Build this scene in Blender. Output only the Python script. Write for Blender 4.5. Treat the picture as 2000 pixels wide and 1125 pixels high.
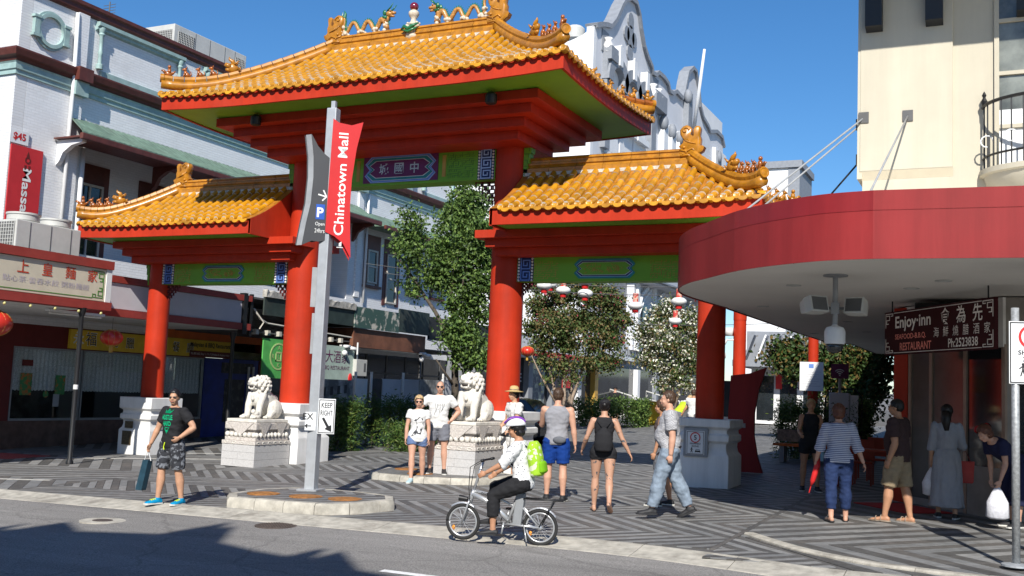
import bpy, bmesh, math, random
from math import sin, cos, pi, radians, sqrt, atan2
from mathutils import Vector, Matrix, Euler
random.seed(7)
scene = bpy.context.scene
for o in list(bpy.data.objects): bpy.data.objects.remove(o)
COL = scene.collection

# ------------------------------------------------------------------ camera
F_PX, PITCH, ROLL, YAW = 2016.76, 0.0972, 0.0424, 0.4503
CAM = Vector((12.335, -19.706, 1.836))
GXS, GYS = 0.0222, 0.0185                      # the street falls gently to the road and to the left
def G(x, y): return GXS * x + GYS * y
_fw = Vector((-sin(YAW) * cos(PITCH), cos(YAW) * cos(PITCH), sin(PITCH)))
_r = Vector((cos(YAW), sin(YAW), 0)); _u = _r.cross(_fw)
_r2 = cos(ROLL) * _r + sin(ROLL) * _u; _u2 = -sin(ROLL) * _r + cos(ROLL) * _u
cd = bpy.data.cameras.new('camera'); cam = bpy.data.objects.new('camera', cd); COL.objects.link(cam)
cd.sensor_width = 36.0; cd.lens = 36.0 * F_PX / 2000.0; cd.clip_start = 0.1; cd.clip_end = 2000
cam.matrix_world = Matrix(((_r2.x, _u2.x, -_fw.x, CAM.x), (_r2.y, _u2.y, -_fw.y, CAM.y), (_r2.z, _u2.z, -_fw.z, CAM.z), (0, 0, 0, 1)))
scene.camera = cam

# ------------------------------------------------------------------ sky, sun, exposure
SUN_AZ, SUN_EL = radians(19.5), radians(38.5)
to_sun = Vector((sin(SUN_AZ) * cos(SUN_EL), -cos(SUN_AZ) * cos(SUN_EL), sin(SUN_EL)))
w = bpy.data.worlds.new('World'); scene.world = w; w.use_nodes = True
nt = w.node_tree; nt.nodes.clear()
sky = nt.nodes.new('ShaderNodeTexSky'); sky.sky_type = 'NISHITA'; sky.sun_disc = False
sky.sun_elevation = SUN_EL; sky.sun_rotation = atan2(to_sun.x, to_sun.y)
sky.altitude = 0; sky.air_density = 1.0; sky.dust_density = 0.2; sky.ozone_density = 6.0
bg = nt.nodes.new('ShaderNodeBackground'); bg.inputs['Strength'].default_value = 0.09
wo = nt.nodes.new('ShaderNodeOutputWorld')
hs_ = nt.nodes.new('ShaderNodeHueSaturation'); hs_.inputs['Saturation'].default_value = 1.18; hs_.inputs['Value'].default_value = 0.96
nt.links.new(sky.outputs[0], hs_.inputs['Color']); nt.links.new(hs_.outputs[0], bg.inputs[0]); nt.links.new(bg.outputs[0], wo.inputs[0])
sd = bpy.data.lights.new('sun', 'SUN'); sd.energy = 4.3; sd.angle = radians(0.5); sd.color = (1.0, 0.955, 0.88)
sun = bpy.data.objects.new('sun', sd); COL.objects.link(sun)
sun.rotation_euler = (-to_sun).to_track_quat('-Z', 'Y').to_euler(); sun.location = (20, -60, 40)
scene.view_settings.view_transform = 'Standard'; scene.view_settings.look = 'None'
scene.view_settings.exposure = 0.64; scene.view_settings.gamma = 1.0; scene.view_settings.use_curve_mapping = False
scene.render.resolution_x, scene.render.resolution_y = 1024, 576

# ------------------------------------------------------------------ measuring helper: where a sight line meets a real plane
def at(u, v, ax, val):
    d = _fw * F_PX + _r2 * (u - 1000) - _u2 * (v - 562.5)
    i = 'XYZ'.index(ax); t = (val - CAM[i]) / d[i]
    return CAM + d * t
def on_ground(u, v):
    d = _fw * F_PX + _r2 * (u - 1000) - _u2 * (v - 562.5)
    n = Vector((-GXS, -GYS, 1)); t = -CAM.dot(n) / d.dot(n)
    return CAM + d * t

# ------------------------------------------------------------------ materials
def srgb(r, g, b):
    f = lambda c: (c / 255 / 12.92) if c / 255 <= 0.04045 else ((c / 255 + 0.055) / 1.055) ** 2.4
    return (f(r), f(g), f(b))
MATS = {}
def mat(name, col, rough=0.6, metal=0.0, var=0.12, scale=3.0, bump=0.0, bscale=60.0, spec=0.4, col2=None, coat=0.0, dirt=0.0, obj=False, emit=None, objvar=0.0, detail=6.0, thr=(0.35, 0.65)):
    if name in MATS: return MATS[name]
    m = bpy.data.materials.new(name); m.use_nodes = True; n = m.node_tree; N = n.nodes; L = n.links
    b = N['Principled BSDF']
    b.inputs['Roughness'].default_value = rough; b.inputs['Metallic'].default_value = metal
    b.inputs['Specular IOR Level'].default_value = spec
    if coat: b.inputs['Coat Weight'].default_value = coat; b.inputs['Coat Roughness'].default_value = 0.15
    if obj:
        tc = N.new('ShaderNodeTexCoord'); co = tc.outputs['Object']
    else:
        ge = N.new('ShaderNodeNewGeometry'); co = ge.outputs['Position']
    c1 = tuple(max(0, c * (1 - var)) for c in col[:3]) if col2 is None else col[:3]
    c2 = tuple(min(1, c * (1 + var)) for c in col[:3]) if col2 is None else col2
    nz = N.new('ShaderNodeTexNoise'); nz.inputs['Scale'].default_value = scale; nz.inputs['Detail'].default_value = detail; nz.inputs['Roughness'].default_value = 0.6
    L.new(co, nz.inputs['Vector'])
    rp = N.new('ShaderNodeValToRGB'); rp.color_ramp.elements[0].position = thr[0]; rp.color_ramp.elements[1].position = thr[1]
    rp.color_ramp.elements[0].color = (*c1, 1); rp.color_ramp.elements[1].color = (*c2, 1)
    L.new(nz.outputs['Fac'], rp.inputs['Fac']); out = rp.outputs['Color']
    if objvar:
        oi = N.new('ShaderNodeObjectInfo'); hs = N.new('ShaderNodeHueSaturation')
        mr = N.new('ShaderNodeMapRange'); mr.inputs['To Min'].default_value = 1 - objvar; mr.inputs['To Max'].default_value = 1 + objvar
        L.new(oi.outputs['Random'], mr.inputs['Value']); L.new(mr.outputs['Result'], hs.inputs['Value']); L.new(out, hs.inputs['Color']); out = hs.outputs['Color']
    if dirt:
        n2 = N.new('ShaderNodeTexNoise'); n2.inputs['Scale'].default_value = scale * 0.35; n2.inputs['Detail'].default_value = 10; n2.inputs['Roughness'].default_value = 0.7
        L.new(co, n2.inputs['Vector'])
        r2 = N.new('ShaderNodeValToRGB'); r2.color_ramp.elements[0].position = 0.5; r2.color_ramp.elements[1].position = 0.75
        r2.color_ramp.elements[0].color = (0, 0, 0, 1); r2.color_ramp.elements[1].color = (dirt, dirt, dirt, 1)
        L.new(n2.outputs['Fac'], r2.inputs['Fac'])
        mx = N.new('ShaderNodeMixRGB'); mx.inputs['Color2'].default_value = (0.09, 0.075, 0.06, 1)
        L.new(r2.outputs['Color'], mx.inputs['Fac']); L.new(out, mx.inputs['Color1']); out = mx.outputs['Color']
    L.new(out, b.inputs['Base Color'])
    if bump:
        n3 = N.new('ShaderNodeTexNoise'); n3.inputs['Scale'].default_value = bscale; n3.inputs['Detail'].default_value = 4
        L.new(co, n3.inputs['Vector'])
        bp = N.new('ShaderNodeBump'); bp.inputs['Strength'].default_value = bump; bp.inputs['Distance'].default_value = 0.01
        L.new(n3.outputs['Fac'], bp.inputs['Height']); L.new(bp.outputs['Normal'], b.inputs['Normal'])
    if emit:
        b.inputs['Emission Color'].default_value = (*emit[0], 1); b.inputs['Emission Strength'].default_value = emit[1]
    MATS[name] = m; return m

def streak(m, amt, sc=5.0):
    """rain streaks and faded patches: broad vertical wear over a paint"""
    n = m.node_tree; N = n.nodes; L = n.links; b = N['Principled BSDF']; src = b.inputs['Base Color'].links[0].from_socket
    ge = N.new('ShaderNodeNewGeometry'); mp = N.new('ShaderNodeMapping'); mp.inputs['Scale'].default_value = (sc, sc, sc * .07); L.new(ge.outputs['Position'], mp.inputs[0])
    nz = N.new('ShaderNodeTexNoise'); nz.inputs['Scale'].default_value = 1.0; nz.inputs['Detail'].default_value = 9; nz.inputs['Roughness'].default_value = .7; L.new(mp.outputs[0], nz.inputs['Vector'])
    mr = N.new('ShaderNodeMapRange'); mr.inputs['From Min'].default_value = .32; mr.inputs['From Max'].default_value = .68; mr.inputs['To Min'].default_value = 1 - amt; mr.inputs['To Max'].default_value = 1 + amt * .5; L.new(nz.outputs['Fac'], mr.inputs['Value'])
    mx = N.new('ShaderNodeMixRGB'); mx.blend_type = 'MULTIPLY'; mx.inputs['Fac'].default_value = 1; L.new(src, mx.inputs['Color1']); L.new(mr.outputs[0], mx.inputs['Color2']); L.new(mx.outputs[0], b.inputs['Base Color']); return m
def brick_mat(name, col, axis, bw=0.23, bh=0.076, mortar=0.008, strength=0.6, mcol=None, rough=0.55, dirt=0.25):
    """painted masonry: relief of the courses, paint of one colour"""
    m = bpy.data.materials.new(name); m.use_nodes = True; n = m.node_tree; N = n.nodes; L = n.links; b = N['Principled BSDF']
    b.inputs['Roughness'].default_value = rough; b.inputs['Specular IOR Level'].default_value = 0.35
    ge = N.new('ShaderNodeNewGeometry'); sp = N.new('ShaderNodeSeparateXYZ'); cb = N.new('ShaderNodeCombineXYZ')
    L.new(ge.outputs['Position'], sp.inputs[0]); L.new(sp.outputs[axis], cb.inputs[0]); L.new(sp.outputs['Z'], cb.inputs[1])
    bt = N.new('ShaderNodeTexBrick'); bt.inputs['Scale'].default_value = 1.0; bt.inputs['Mortar Size'].default_value = mortar; bt.inputs['Mortar Smooth'].default_value = 0.4
    bt.inputs['Brick Width'].default_value = bw; bt.inputs['Row Height'].default_value = bh
    mc = mcol or tuple(c * 0.86 for c in col)
    bt.inputs['Color1'].default_value = (*col, 1); bt.inputs['Color2'].default_value = (*[c * 0.94 for c in col], 1); bt.inputs['Mortar'].default_value = (*mc, 1)
    L.new(cb.outputs[0], bt.inputs['Vector'])
    nz = N.new('ShaderNodeTexNoise'); nz.inputs['Scale'].default_value = 0.9; nz.inputs['Detail'].default_value = 10; nz.inputs['Roughness'].default_value = 0.7
    L.new(ge.outputs['Position'], nz.inputs['Vector'])
    rp = N.new('ShaderNodeValToRGB'); rp.color_ramp.elements[0].position = 0.5; rp.color_ramp.elements[1].position = 0.8
    rp.color_ramp.elements[0].color = (0, 0, 0, 1); rp.color_ramp.elements[1].color = (dirt, dirt, dirt, 1); L.new(nz.outputs['Fac'], rp.inputs['Fac'])
    mx = N.new('ShaderNodeMixRGB'); mx.inputs['Color2'].default_value = (0.3, 0.28, 0.25, 1); L.new(rp.outputs[0], mx.inputs['Fac']); L.new(bt.outputs['Color'], mx.inputs['Color1'])
    L.new(mx.outputs[0], b.inputs['Base Color'])
    bp = N.new('ShaderNodeBump'); bp.inputs['Strength'].default_value = strength; bp.inputs['Distance'].default_value = 0.012; bp.invert = True
    L.new(bt.outputs['Fac'], bp.inputs['Height']); L.new(bp.outputs['Normal'], b.inputs['Normal'])
    MATS[name] = m; return m

def glass_mat(name, tint=(0.75, 0.8, 0.8), refl=0.12):
    if name in MATS: return MATS[name]
    m = bpy.data.materials.new(name); m.use_nodes = True; n = m.node_tree; N = n.nodes; L = n.links
    for x in list(N): N.remove(x)
    o = N.new('ShaderNodeOutputMaterial'); mx = N.new('ShaderNodeMixShader'); t = N.new('ShaderNodeBsdfTransparent'); g = N.new('ShaderNodeBsdfGlossy')
    t.inputs[0].default_value = (*tint, 1); g.inputs['Roughness'].default_value = 0.03
    mx.inputs[0].default_value = refl; L.new(t.outputs[0], mx.inputs[1]); L.new(g.outputs[0], mx.inputs[2]); L.new(mx.outputs[0], o.inputs[0])
    MATS[name] = m; return m

# ------------------------------------------------------------------ mesh builder
class MB:
    def __init__(s): s.v = []; s.f = []; s.mi = []; s.cur = 0
    def m(s, i): s.cur = i; return s
    def add(s, vs, fs):
        o = len(s.v); s.v.extend([Vector(x) for x in vs])
        for f in fs: s.f.append([o + i for i in f]); s.mi.append(s.cur)
        return s
    def box(s, x0, x1, y0, y1, z0, z1):
        v = [(x0,y0,z0),(x1,y0,z0),(x1,y1,z0),(x0,y1,z0),(x0,y0,z1),(x1,y0,z1),(x1,y1,z1),(x0,y1,z1)]
        return s.add(v, [(0,3,2,1),(4,5,6,7),(0,1,5,4),(1,2,6,5),(2,3,7,6),(3,0,4,7)])
    def obox(s, c, size, rot=None):
        """box centred at c, size, rotated by a Matrix / z angle"""
        R = Matrix.Rotation(rot, 3, 'Z') if isinstance(rot, (int, float)) else (rot if rot is not None else Matrix.Identity(3))
        hx, hy, hz = size[0] / 2, size[1] / 2, size[2] / 2; c = Vector(c)
        v = [c + R @ Vector((a * hx, b * hy, d * hz)) for d in (-1, 1) for a, b in ((-1,-1),(1,-1),(1,1),(-1,1))]
        return s.add(v, [(0,3,2,1),(4,5,6,7),(0,1,5,4),(1,2,6,5),(2,3,7,6),(3,0,4,7)])
    def bar(s, a, b, wd, ht=None, up=Vector((0,0,1))):
        a = Vector(a); b = Vector(b); d = (b - a); l = d.length
        if l < 1e-6: return s
        d.normalize(); side = d.cross(up)
        if side.length < 1e-4: side = d.cross(Vector((1,0,0)))
        side.normalize(); u2 = side.cross(d); R = Matrix((side, d, u2)).transposed()
        return s.obox((a + b) / 2, (wd, l, ht or wd), R)
    def prism(s, poly, fn, d0, d1):
        """poly: 2D points; fn(a, b, d) -> 3D; extruded from d0 to d1"""
        n = len(poly); v = [fn(a, b, d0) for a, b in poly] + [fn(a, b, d1) for a, b in poly]
        return s.add(v, [tuple(range(n))[::-1], tuple(range(n, 2 * n))] + [(i, (i + 1) % n, n + (i + 1) % n, n + i) for i in range(n)])
    def tube(s, path, r, n=8, cap=True, flat=1.0):
        path = [Vector(p) for p in path]; k = len(path)
        rs = r if isinstance(r, (list, tuple)) else [r] * k
        prev = None; rings = []
        for i, p in enumerate(path):
            d = (path[min(i + 1, k - 1)] - path[max(i - 1, 0)]).normalized()
            if prev is None:
                a = d.cross(Vector((0, 0, 1)))
                if a.length < 0.05: a = d.cross(Vector((1, 0, 0)))
            else: a = prev - d * prev.dot(d)
            a.normalize(); prev = a; b = d.cross(a)
            rings.append([p + (a * cos(2 * pi * j / n) + b * sin(2 * pi * j / n) * flat) * rs[i] for j in range(n)])
        v = [x for rg in rings for x in rg]; f = []
        for i in range(k - 1):
            for j in range(n): f.append((i * n + j, i * n + (j + 1) % n, (i + 1) * n + (j + 1) % n, (i + 1) * n + j))
        if cap: f.append(tuple(range(n))[::-1]); f.append(tuple((k - 1) * n + j for j in range(n)))
        return s.add(v, f)
    def rings(s, rings, cap=True, close=True):
        n = len(rings[0]); v = [x for r in rings for x in r]; f = []
        for i in range(len(rings) - 1):
            for j in range(n if close else n - 1): f.append((i * n + j, i * n + (j + 1) % n, (i + 1) * n + (j + 1) % n, (i + 1) * n + j))
        if cap: f.append(tuple(range(n))[::-1]); f.append(tuple((len(rings) - 1) * n + j for j in range(n)))
        return s.add(v, f)
    def lathe(s, prof, c=(0, 0, 0), n=24, sx=1, sy=1):
        c = Vector(c)
        return s.rings([[c + Vector((r * cos(2 * pi * j / n) * sx, r * sin(2 * pi * j / n) * sy, z)) for j in range(n)] for r, z in prof])
    def ball(s, c, r, n=12, k=8, rot=None):
        c = Vector(c); rx, ry, rz = r if isinstance(r, (tuple, list)) else (r, r, r); R = rot or Matrix.Identity(3); rg = []
        for i in range(k + 1):
            t = -pi / 2 + pi * i / k; t = max(-pi / 2 + 0.08, min(pi / 2 - 0.08, t))
            rg.append([c + R @ Vector((rx * cos(t) * cos(2 * pi * j / n), ry * cos(t) * sin(2 * pi * j / n), rz * sin(t))) for j in range(n)])
        return s.rings(rg)
    def quad(s, a, b, c, d): return s.add([a, b, c, d], [(0, 1, 2, 3)])
    def mesh(s, name, mats, smooth=False, off=Vector((0, 0, 0))):
        me = bpy.data.meshes.new(name); me.from_pydata([v - off for v in s.v], [], s.f)
        for m_ in (mats if isinstance(mats, (list, tuple)) else [mats]): me.materials.append(m_)
        me.polygons.foreach_set('material_index', s.mi)
        if smooth: me.polygons.foreach_set('use_smooth', [True] * len(me.polygons))
        me.update(); return me
    def build(s, name, mats, parent=None, smooth=False, local=False, bevel=0.0, auto=None, org=None):
        """world coordinates unless local; the origin is the parent's (or the base centre of a top-level mesh)"""
        if local: off = Vector((0, 0, 0))
        elif parent is not None: off = wloc(parent)
        elif org is not None: off = Vector(org)
        else:
            xs = [v.x for v in s.v]; ys = [v.y for v in s.v]; zs = [v.z for v in s.v]
            off = Vector(((min(xs) + max(xs)) / 2, (min(ys) + max(ys)) / 2, min(zs)))
        me = s.mesh(name, mats, smooth or auto is not None, off)
        o = bpy.data.objects.new(name, me); COL.objects.link(o)
        if parent is not None: o.parent = parent; o['_off'] = list(wloc(parent))
        else:
            o.location = off if not local else (0, 0, 0)
        if getattr(s, 'txt', False): o['kind'] = 'stuff'
        WL[o.name] = off.copy() if not local else Vector((0, 0, 0))
        if auto is not None:
            me.polygons.foreach_set('use_smooth', [True] * len(me.polygons))
            bm = bmesh.new(); bm.from_mesh(me); bmesh.ops.remove_doubles(bm, verts=bm.verts, dist=1e-5)
            for e in bm.edges:
                if len(e.link_faces) == 2 and e.calc_face_angle(0) > radians(auto): e.smooth = False
            bm.to_mesh(me); bm.free()
        if bevel:
            md = o.modifiers.new('bevel', 'BEVEL'); md.width = bevel; md.segments = 2; md.limit_method = 'ANGLE'; md.angle_limit = radians(40)
        return o
WL = {}
def wloc(o): return WL.get(o.name, Vector((0, 0, 0)))
def tag(o, label=None, cat=None, group=None, kind=None):
    if label: o['label'] = label
    if cat: o['category'] = cat
    if group: o['group'] = group
    if kind: o['kind'] = kind
    return o
def thing(name, loc, label, cat, group=None, rz=0.0):
    o = bpy.data.objects.new(name, None); o.empty_display_size = 0.2; COL.objects.link(o); o.location = loc; o.rotation_euler = (0, 0, rz)
    WL[o.name] = Vector(loc); return tag(o, label, cat, group)
def part(name, loc, parent):
    o = bpy.data.objects.new(name, None); o.empty_display_size = 0.1; COL.objects.link(o); o.parent = parent; o.location = Vector(loc) - wloc(parent)
    WL[o.name] = Vector(loc); return o
def inst(name, me, M, parent=None):
    """a single object sharing mesh data, world matrix M"""
    o = bpy.data.objects.new(name, me); COL.objects.link(o)
    if parent is not None:
        o.parent = parent; o.matrix_local = Matrix.Translation(-wloc(parent)) @ M
    else: o.matrix_world = M
    return o
def copy_tree(o, loc=None, rz=None, parent=None):
    c = o.copy(); COL.objects.link(c); c.parent = parent
    if loc is not None: c.location = loc
    if rz is not None: c.rotation_euler = (0, 0, rz)
    for ch in list(o.children): copy_tree(ch, parent=c)
    return c
def struct(o): o['kind'] = 'structure'; return o
CJK = None
def text_mb(mb, txt, height, fn, depth=0.004, align='CENTER', bold=0.0, width=None, shear=0.0, spacing=1.0):
    """flat lettering turned into mesh; fn(a, b, d) -> 3D, a to the right, b up (0..height baseline up)"""
    cu = bpy.data.curves.new('lettering', 'FONT'); cu.body = txt; cu.size = 1.0; cu.align_x = align; cu.offset = bold; cu.resolution_u = 3; cu.shear = shear; cu.space_character = spacing
    ob = bpy.data.objects.new('lettering', cu); COL.objects.link(ob)
    dg = bpy.context.evaluated_depsgraph_get(); me = ob.evaluated_get(dg).to_mesh()
    vs = [v.co.copy() for v in me.vertices]; fs = [tuple(p.vertices) for p in me.polygons]
    ob.evaluated_get(dg).to_mesh_clear(); bpy.data.objects.remove(ob); bpy.data.curves.remove(cu)
    mb.txt = True
    if not vs: return mb
    x0 = min(v.x for v in vs); x1 = max(v.x for v in vs); y0 = min(v.y for v in vs); y1 = max(v.y for v in vs)
    sc = height / (y1 - y0); sx = sc if width is None else width / (x1 - x0); xm = (x0 + x1) / 2 if align == 'CENTER' else (x0 if align == 'LEFT' else x1)
    mb.add([fn((v.x - xm) * sx, (v.y - y0) * sc, depth) for v in vs], fs); return mb
def stroke(mb, pts, wd, fn, d0, d1):
    """square-cornered 2D line work (fretwork)"""
    for (a0, b0), (a1, b1) in zip(pts, pts[1:]):
        h = wd / 2
        if abs(a1 - a0) >= abs(b1 - b0) and abs(b1 - b0) < 1e-6: p = [(min(a0,a1)-h, b0-h), (max(a0,a1)+h, b0-h), (max(a0,a1)+h, b0+h), (min(a0,a1)-h, b0+h)]
        elif abs(a1 - a0) < 1e-6: p = [(a0-h, min(b0,b1)-h), (a0+h, min(b0,b1)-h), (a0+h, max(b0,b1)+h), (a0-h, max(b0,b1)+h)]
        else:
            dx, dy = a1 - a0, b1 - b0; l = sqrt(dx*dx+dy*dy); nx, ny = -dy/l*h, dx/l*h
            p = [(a0-nx, b0-ny), (a1-nx, b1-ny), (a1+nx, b1+ny), (a0+nx, b0+ny)]
        mb.prism(p, fn, d0, d1)
    return mb
# ================================================================== ground, road, kerbs, paving
def gsheet(name, poly, dz, m, nx=1):
    mb = MB(); mb.add([(x, y, G(x, y) + dz) for x, y in poly], [tuple(range(len(poly)))])
    return struct(mb.build(name, m))
m_ground = mat('ground_dust', (0.16, 0.15, 0.14), 0.9)
m_asph = mat('asphalt', (0.10, 0.095, 0.090), 0.92, var=0.0, col2=(0.33, 0.315, 0.295), scale=60, detail=3, bump=0.6, bscale=160, thr=(0.3, 0.72))
# broad worn lanes over the asphalt grain
def _asph_wear(m):
    n = m.node_tree; N = n.nodes; L = n.links; b = N['Principled BSDF']; src = b.inputs['Base Color'].links[0].from_socket
    ge = N.new('ShaderNodeNewGeometry'); mp = N.new('ShaderNodeMapping'); mp.inputs['Scale'].default_value = (0.12, 0.9, 1); L.new(ge.outputs['Position'], mp.inputs[0])
    nz = N.new('ShaderNodeTexNoise'); nz.inputs['Scale'].default_value = 1.0; nz.inputs['Detail'].default_value = 8; nz.inputs['Roughness'].default_value = 0.65; L.new(mp.outputs[0], nz.inputs['Vector'])
    mr = N.new('ShaderNodeMapRange'); mr.inputs['From Min'].default_value = 0.3; mr.inputs['From Max'].default_value = 0.7; mr.inputs['To Min'].default_value = 0.72; mr.inputs['To Max'].default_value = 1.35; L.new(nz.outputs['Fac'], mr.inputs['Value'])
    mx = N.new('ShaderNodeMixRGB'); mx.blend_type = 'MULTIPLY'; mx.inputs['Fac'].default_value = 1; L.new(src, mx.inputs['Color1']); L.new(mr.outputs[0], mx.inputs['Color2']); vo = N.new('ShaderNodeTexVoronoi'); vo.feature = 'DISTANCE_TO_EDGE'; vo.inputs['Scale'].default_value = 0.42
    n2 = N.new('ShaderNodeTexNoise'); n2.inputs['Scale'].default_value = 1.6; n2.inputs['Detail'].default_value = 6; L.new(ge.outputs['Position'], n2.inputs['Vector']); va = N.new('ShaderNodeVectorMath'); va.operation = 'MULTIPLY_ADD'; va.inputs[1].default_value = (.5, .5, 0); L.new(n2.outputs['Color'], va.inputs[0]); L.new(ge.outputs['Position'], va.inputs[2]); L.new(va.outputs[0], vo.inputs['Vector'])
    r3 = N.new('ShaderNodeMapRange'); r3.inputs['From Max'].default_value = 0.012; r3.inputs['To Min'].default_value = 0.75; L.new(vo.outputs['Distance'], r3.inputs['Value']); m3 = N.new('ShaderNodeMixRGB'); m3.blend_type = 'MULTIPLY'; m3.inputs['Fac'].default_value = 1; L.new(mx.outputs[0], m3.inputs['Color1']); L.new(r3.outputs[0], m3.inputs['Color2']); L.new(m3.outputs[0], b.inputs['Base Color'])
_asph_wear(m_asph)
m_conc = mat('kerb_concrete', (0.40, 0.375, 0.32), 0.85, var=0.22, scale=6, bump=0.4, bscale=70, dirt=0.7)
m_joint = mat('joint_sand', (0.105, 0.10, 0.095), 0.95)
DARK = [mat('dark_stone_%d' % i, c, 0.62, var=0.22, scale=9, bump=0.2, bscale=90, dirt=0.3) for i, c in enumerate([(0.090, 0.087, 0.083), (0.108, 0.101, 0.094), (0.077, 0.075, 0.073)])]
LIGHT = [mat('pale_stone_%d' % i, c, 0.65, var=0.16, scale=9, bump=0.2, bscale=90, dirt=0.5) for i, c in enumerate([(0.20, 0.20, 0.198), (0.23, 0.228, 0.222), (0.168, 0.170, 0.170)])]
gsheet('ground', [(-300, -300), (300, -300), (300, 300), (-300, 300)], -0.16, m_ground)
gsheet('road', [(-70, -18.6), (70, -18.6), (70, -8.0), (-70, -7.8)], -0.055, m_asph)
def kerb_y(x):                                    # the line where paving meets the kerb strip
    if x < 7: return -7.52
    return -7.52 - 0.055 * (x - 7) ** 2 if x < 10.5 else -8.19 - 0.03 * (x - 10.5)
plaza = gsheet('plaza_paving', [(-40, -7.53)] + [(7 + .25 * i, kerb_y(7 + .25 * i) - .01) for i in range(15)] + [(40, -9.09), (40, 70), (-40, 70)], -0.012, m_joint)
near = MB(); near.box(-60, 60, -24, -18.6, -1.0, 0); 
for v in near.v: v.z = (G(v.x, v.y) + 0.08) if v.z > -0.5 else G(v.x, v.y) - 0.4
struct(near.build('near_footpath', m_conc))

def clip(poly, planes):
    for a, b, c in planes:                       # keep a*x + b*y <= c
        out = []
        for i in range(len(poly)):
            p, q = poly[i], poly[(i + 1) % len(poly)]; dp, dq = a*p[0]+b*p[1]-c, a*q[0]+b*q[1]-c
            if dp <= 0: out.append(p)
            if (dp < 0 < dq) or (dq < 0 < dp):
                t = dp / (dp - dq); out.append((p[0]+(q[0]-p[0])*t, p[1]+(q[1]-p[1])*t))
        poly = out
        if len(poly) < 3: return None
    return poly
REG_B = [(-1, 0, 2.7), (1, 0, 9.15), (0, -1, 7.50)]
REG_L = [(1, 0, -2.78), (-1, 0, 11.0), (0, -1, 7.50)]
REG_R = [(-1, 0, -9.23), (1, 0, 15), (0, -1, 8.1), (-0.75, -0.66, -2.80)]
REG_S = [(-1, 0, -9.23), (0, -1, 8.1), (0.75, 0.66, 2.70), (0, 1, -6.4), (1, 0, 13)]
pav = []
def pavers(xa, xb, folds, sgn, stripe, length, region, x_off=0.0):
    for k in range(len(folds) - 1):
        ya, yb = folds[k], folds[k + 1]; h = yb - ya; s_ = sgn if k % 2 == 0 else -sgn
        n = int((xb - xa + 2 * abs(h)) / stripe) + 2; i0 = -int(abs(h) / stripe) - 1
        nl = max(1, round(abs(h) * 1.414 / length))
        for i in range(i0, n):
            xs = xa + x_off + i * stripe + (0 if s_ > 0 else h)
            if xs > xb + abs(h) or xs + abs(h) < xa - abs(h): continue
            sh = random.random()
            cuts = [0] + [min(0.95, max(0.05, (j + 1 + (sh - 0.5) * 0.8) / nl)) for j in range(nl - 1)] + [1]
            for j in range(len(cuts) - 1):
                t0, t1 = cuts[j] + (0.004 / abs(h)), cuts[j + 1] - (0.004 / abs(h)); g = 0.0055
                q = [(xs + g + s_ * h * t0, ya + h * t0), (xs + stripe - g + s_ * h * t0, ya + h * t0), (xs + stripe - g + s_ * h * t1, ya + h * t1), (xs + g + s_ * h * t1, ya + h * t1)]
                q = clip(q, region)
                if q: pav.append((q, (i + (1 if False else 0)) % 2))
fB = [-7.50, -6.52, -5.25, -3.98]
while fB[-1] < 34: fB.append(fB[-1] + 1.27)
fB[1:1] = []
pavers(-2.75, 9.2, fB, 1, 0.1825, 0.95, REG_B)
fL = [-8.0, -5.9, -3.8]
while fL[-1] < 30: fL.append(fL[-1] + 2.1)
pavers(-11, -2.78, fL, -1, 0.30, 0.9, REG_L)
fR = [-8.75, -6.44, -4.13]
while fR[-1] < 26: fR.append(fR[-1] + 2.31)
pavers(9.2, 14.5, fR, -1, 0.285, 0.9, REG_R)
pavers(9.2, 13.5, [-8.4, -7.4, -6.1], 1, 0.1825, 0.95, REG_S)
# straight pale threshold stones between the three fields
for x in (-2.74, 9.19):
    for k in range(30):
        pav.append(([(x - 0.035, -7.48 + k * 0.9), (x + 0.035, -7.48 + k * 0.9), (x + 0.035, -6.59 + k * 0.9), (x - 0.035, -6.59 + k * 0.9)], 0))
def pav_cam(q):
    cx = sum(p[0] for p in q) / len(q); cy = sum(p[1] for p in q) / len(q)
    d = Vector((cx, cy, 0)) - CAM; z = d.dot(_fw); u = d.dot(_r2) / max(z, .1) * F_PX
    return z + (0 if abs(u) < 990 else 1000)
pav = [p for p in pav if not (-7.75 < sum(a[0] for a in p[0]) / len(p[0]) < -6.55 and abs(sum(a[1] for a in p[0]) / len(p[0])) < 0.5 and False)]
pav.sort(key=lambda p: pav_cam(p[0]))
def pav_add(mb, q, tone, mi):
    n = len(q); dz = random.uniform(-0.002, 0.002)
    top = [(x, y, G(x, y) + dz) for x, y in q]; bot = [(x, y, G(x, y) - 0.012) for x, y in q]
    mb.m(mi); mb.add(bot + top, [tuple(range(n, 2 * n))] + [(i, (i + 1) % n, n + (i + 1) % n, n + i) for i in range(n)])
cnt = 0; rest = MB()
for q, tone in pav:
    ar = abs(sum(q[i][0] * q[(i + 1) % len(q)][1] - q[(i + 1) % len(q)][0] * q[i][1] for i in range(len(q)))) / 2
    pal = LIGHT if tone else DARK
    if cnt < 300 and ar > 0.03:
        mb = MB(); pav_add(mb, q, tone, 0); mb.build('paving_stone', random.choice(pal), plaza); cnt += 1
    else: pav_add(rest, q, tone, (3 if tone else 0) + random.choice((0, 1, 2, 0)))
tag(rest.build('paving_stones', DARK + LIGHT, plaza), kind='stuff')

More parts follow.
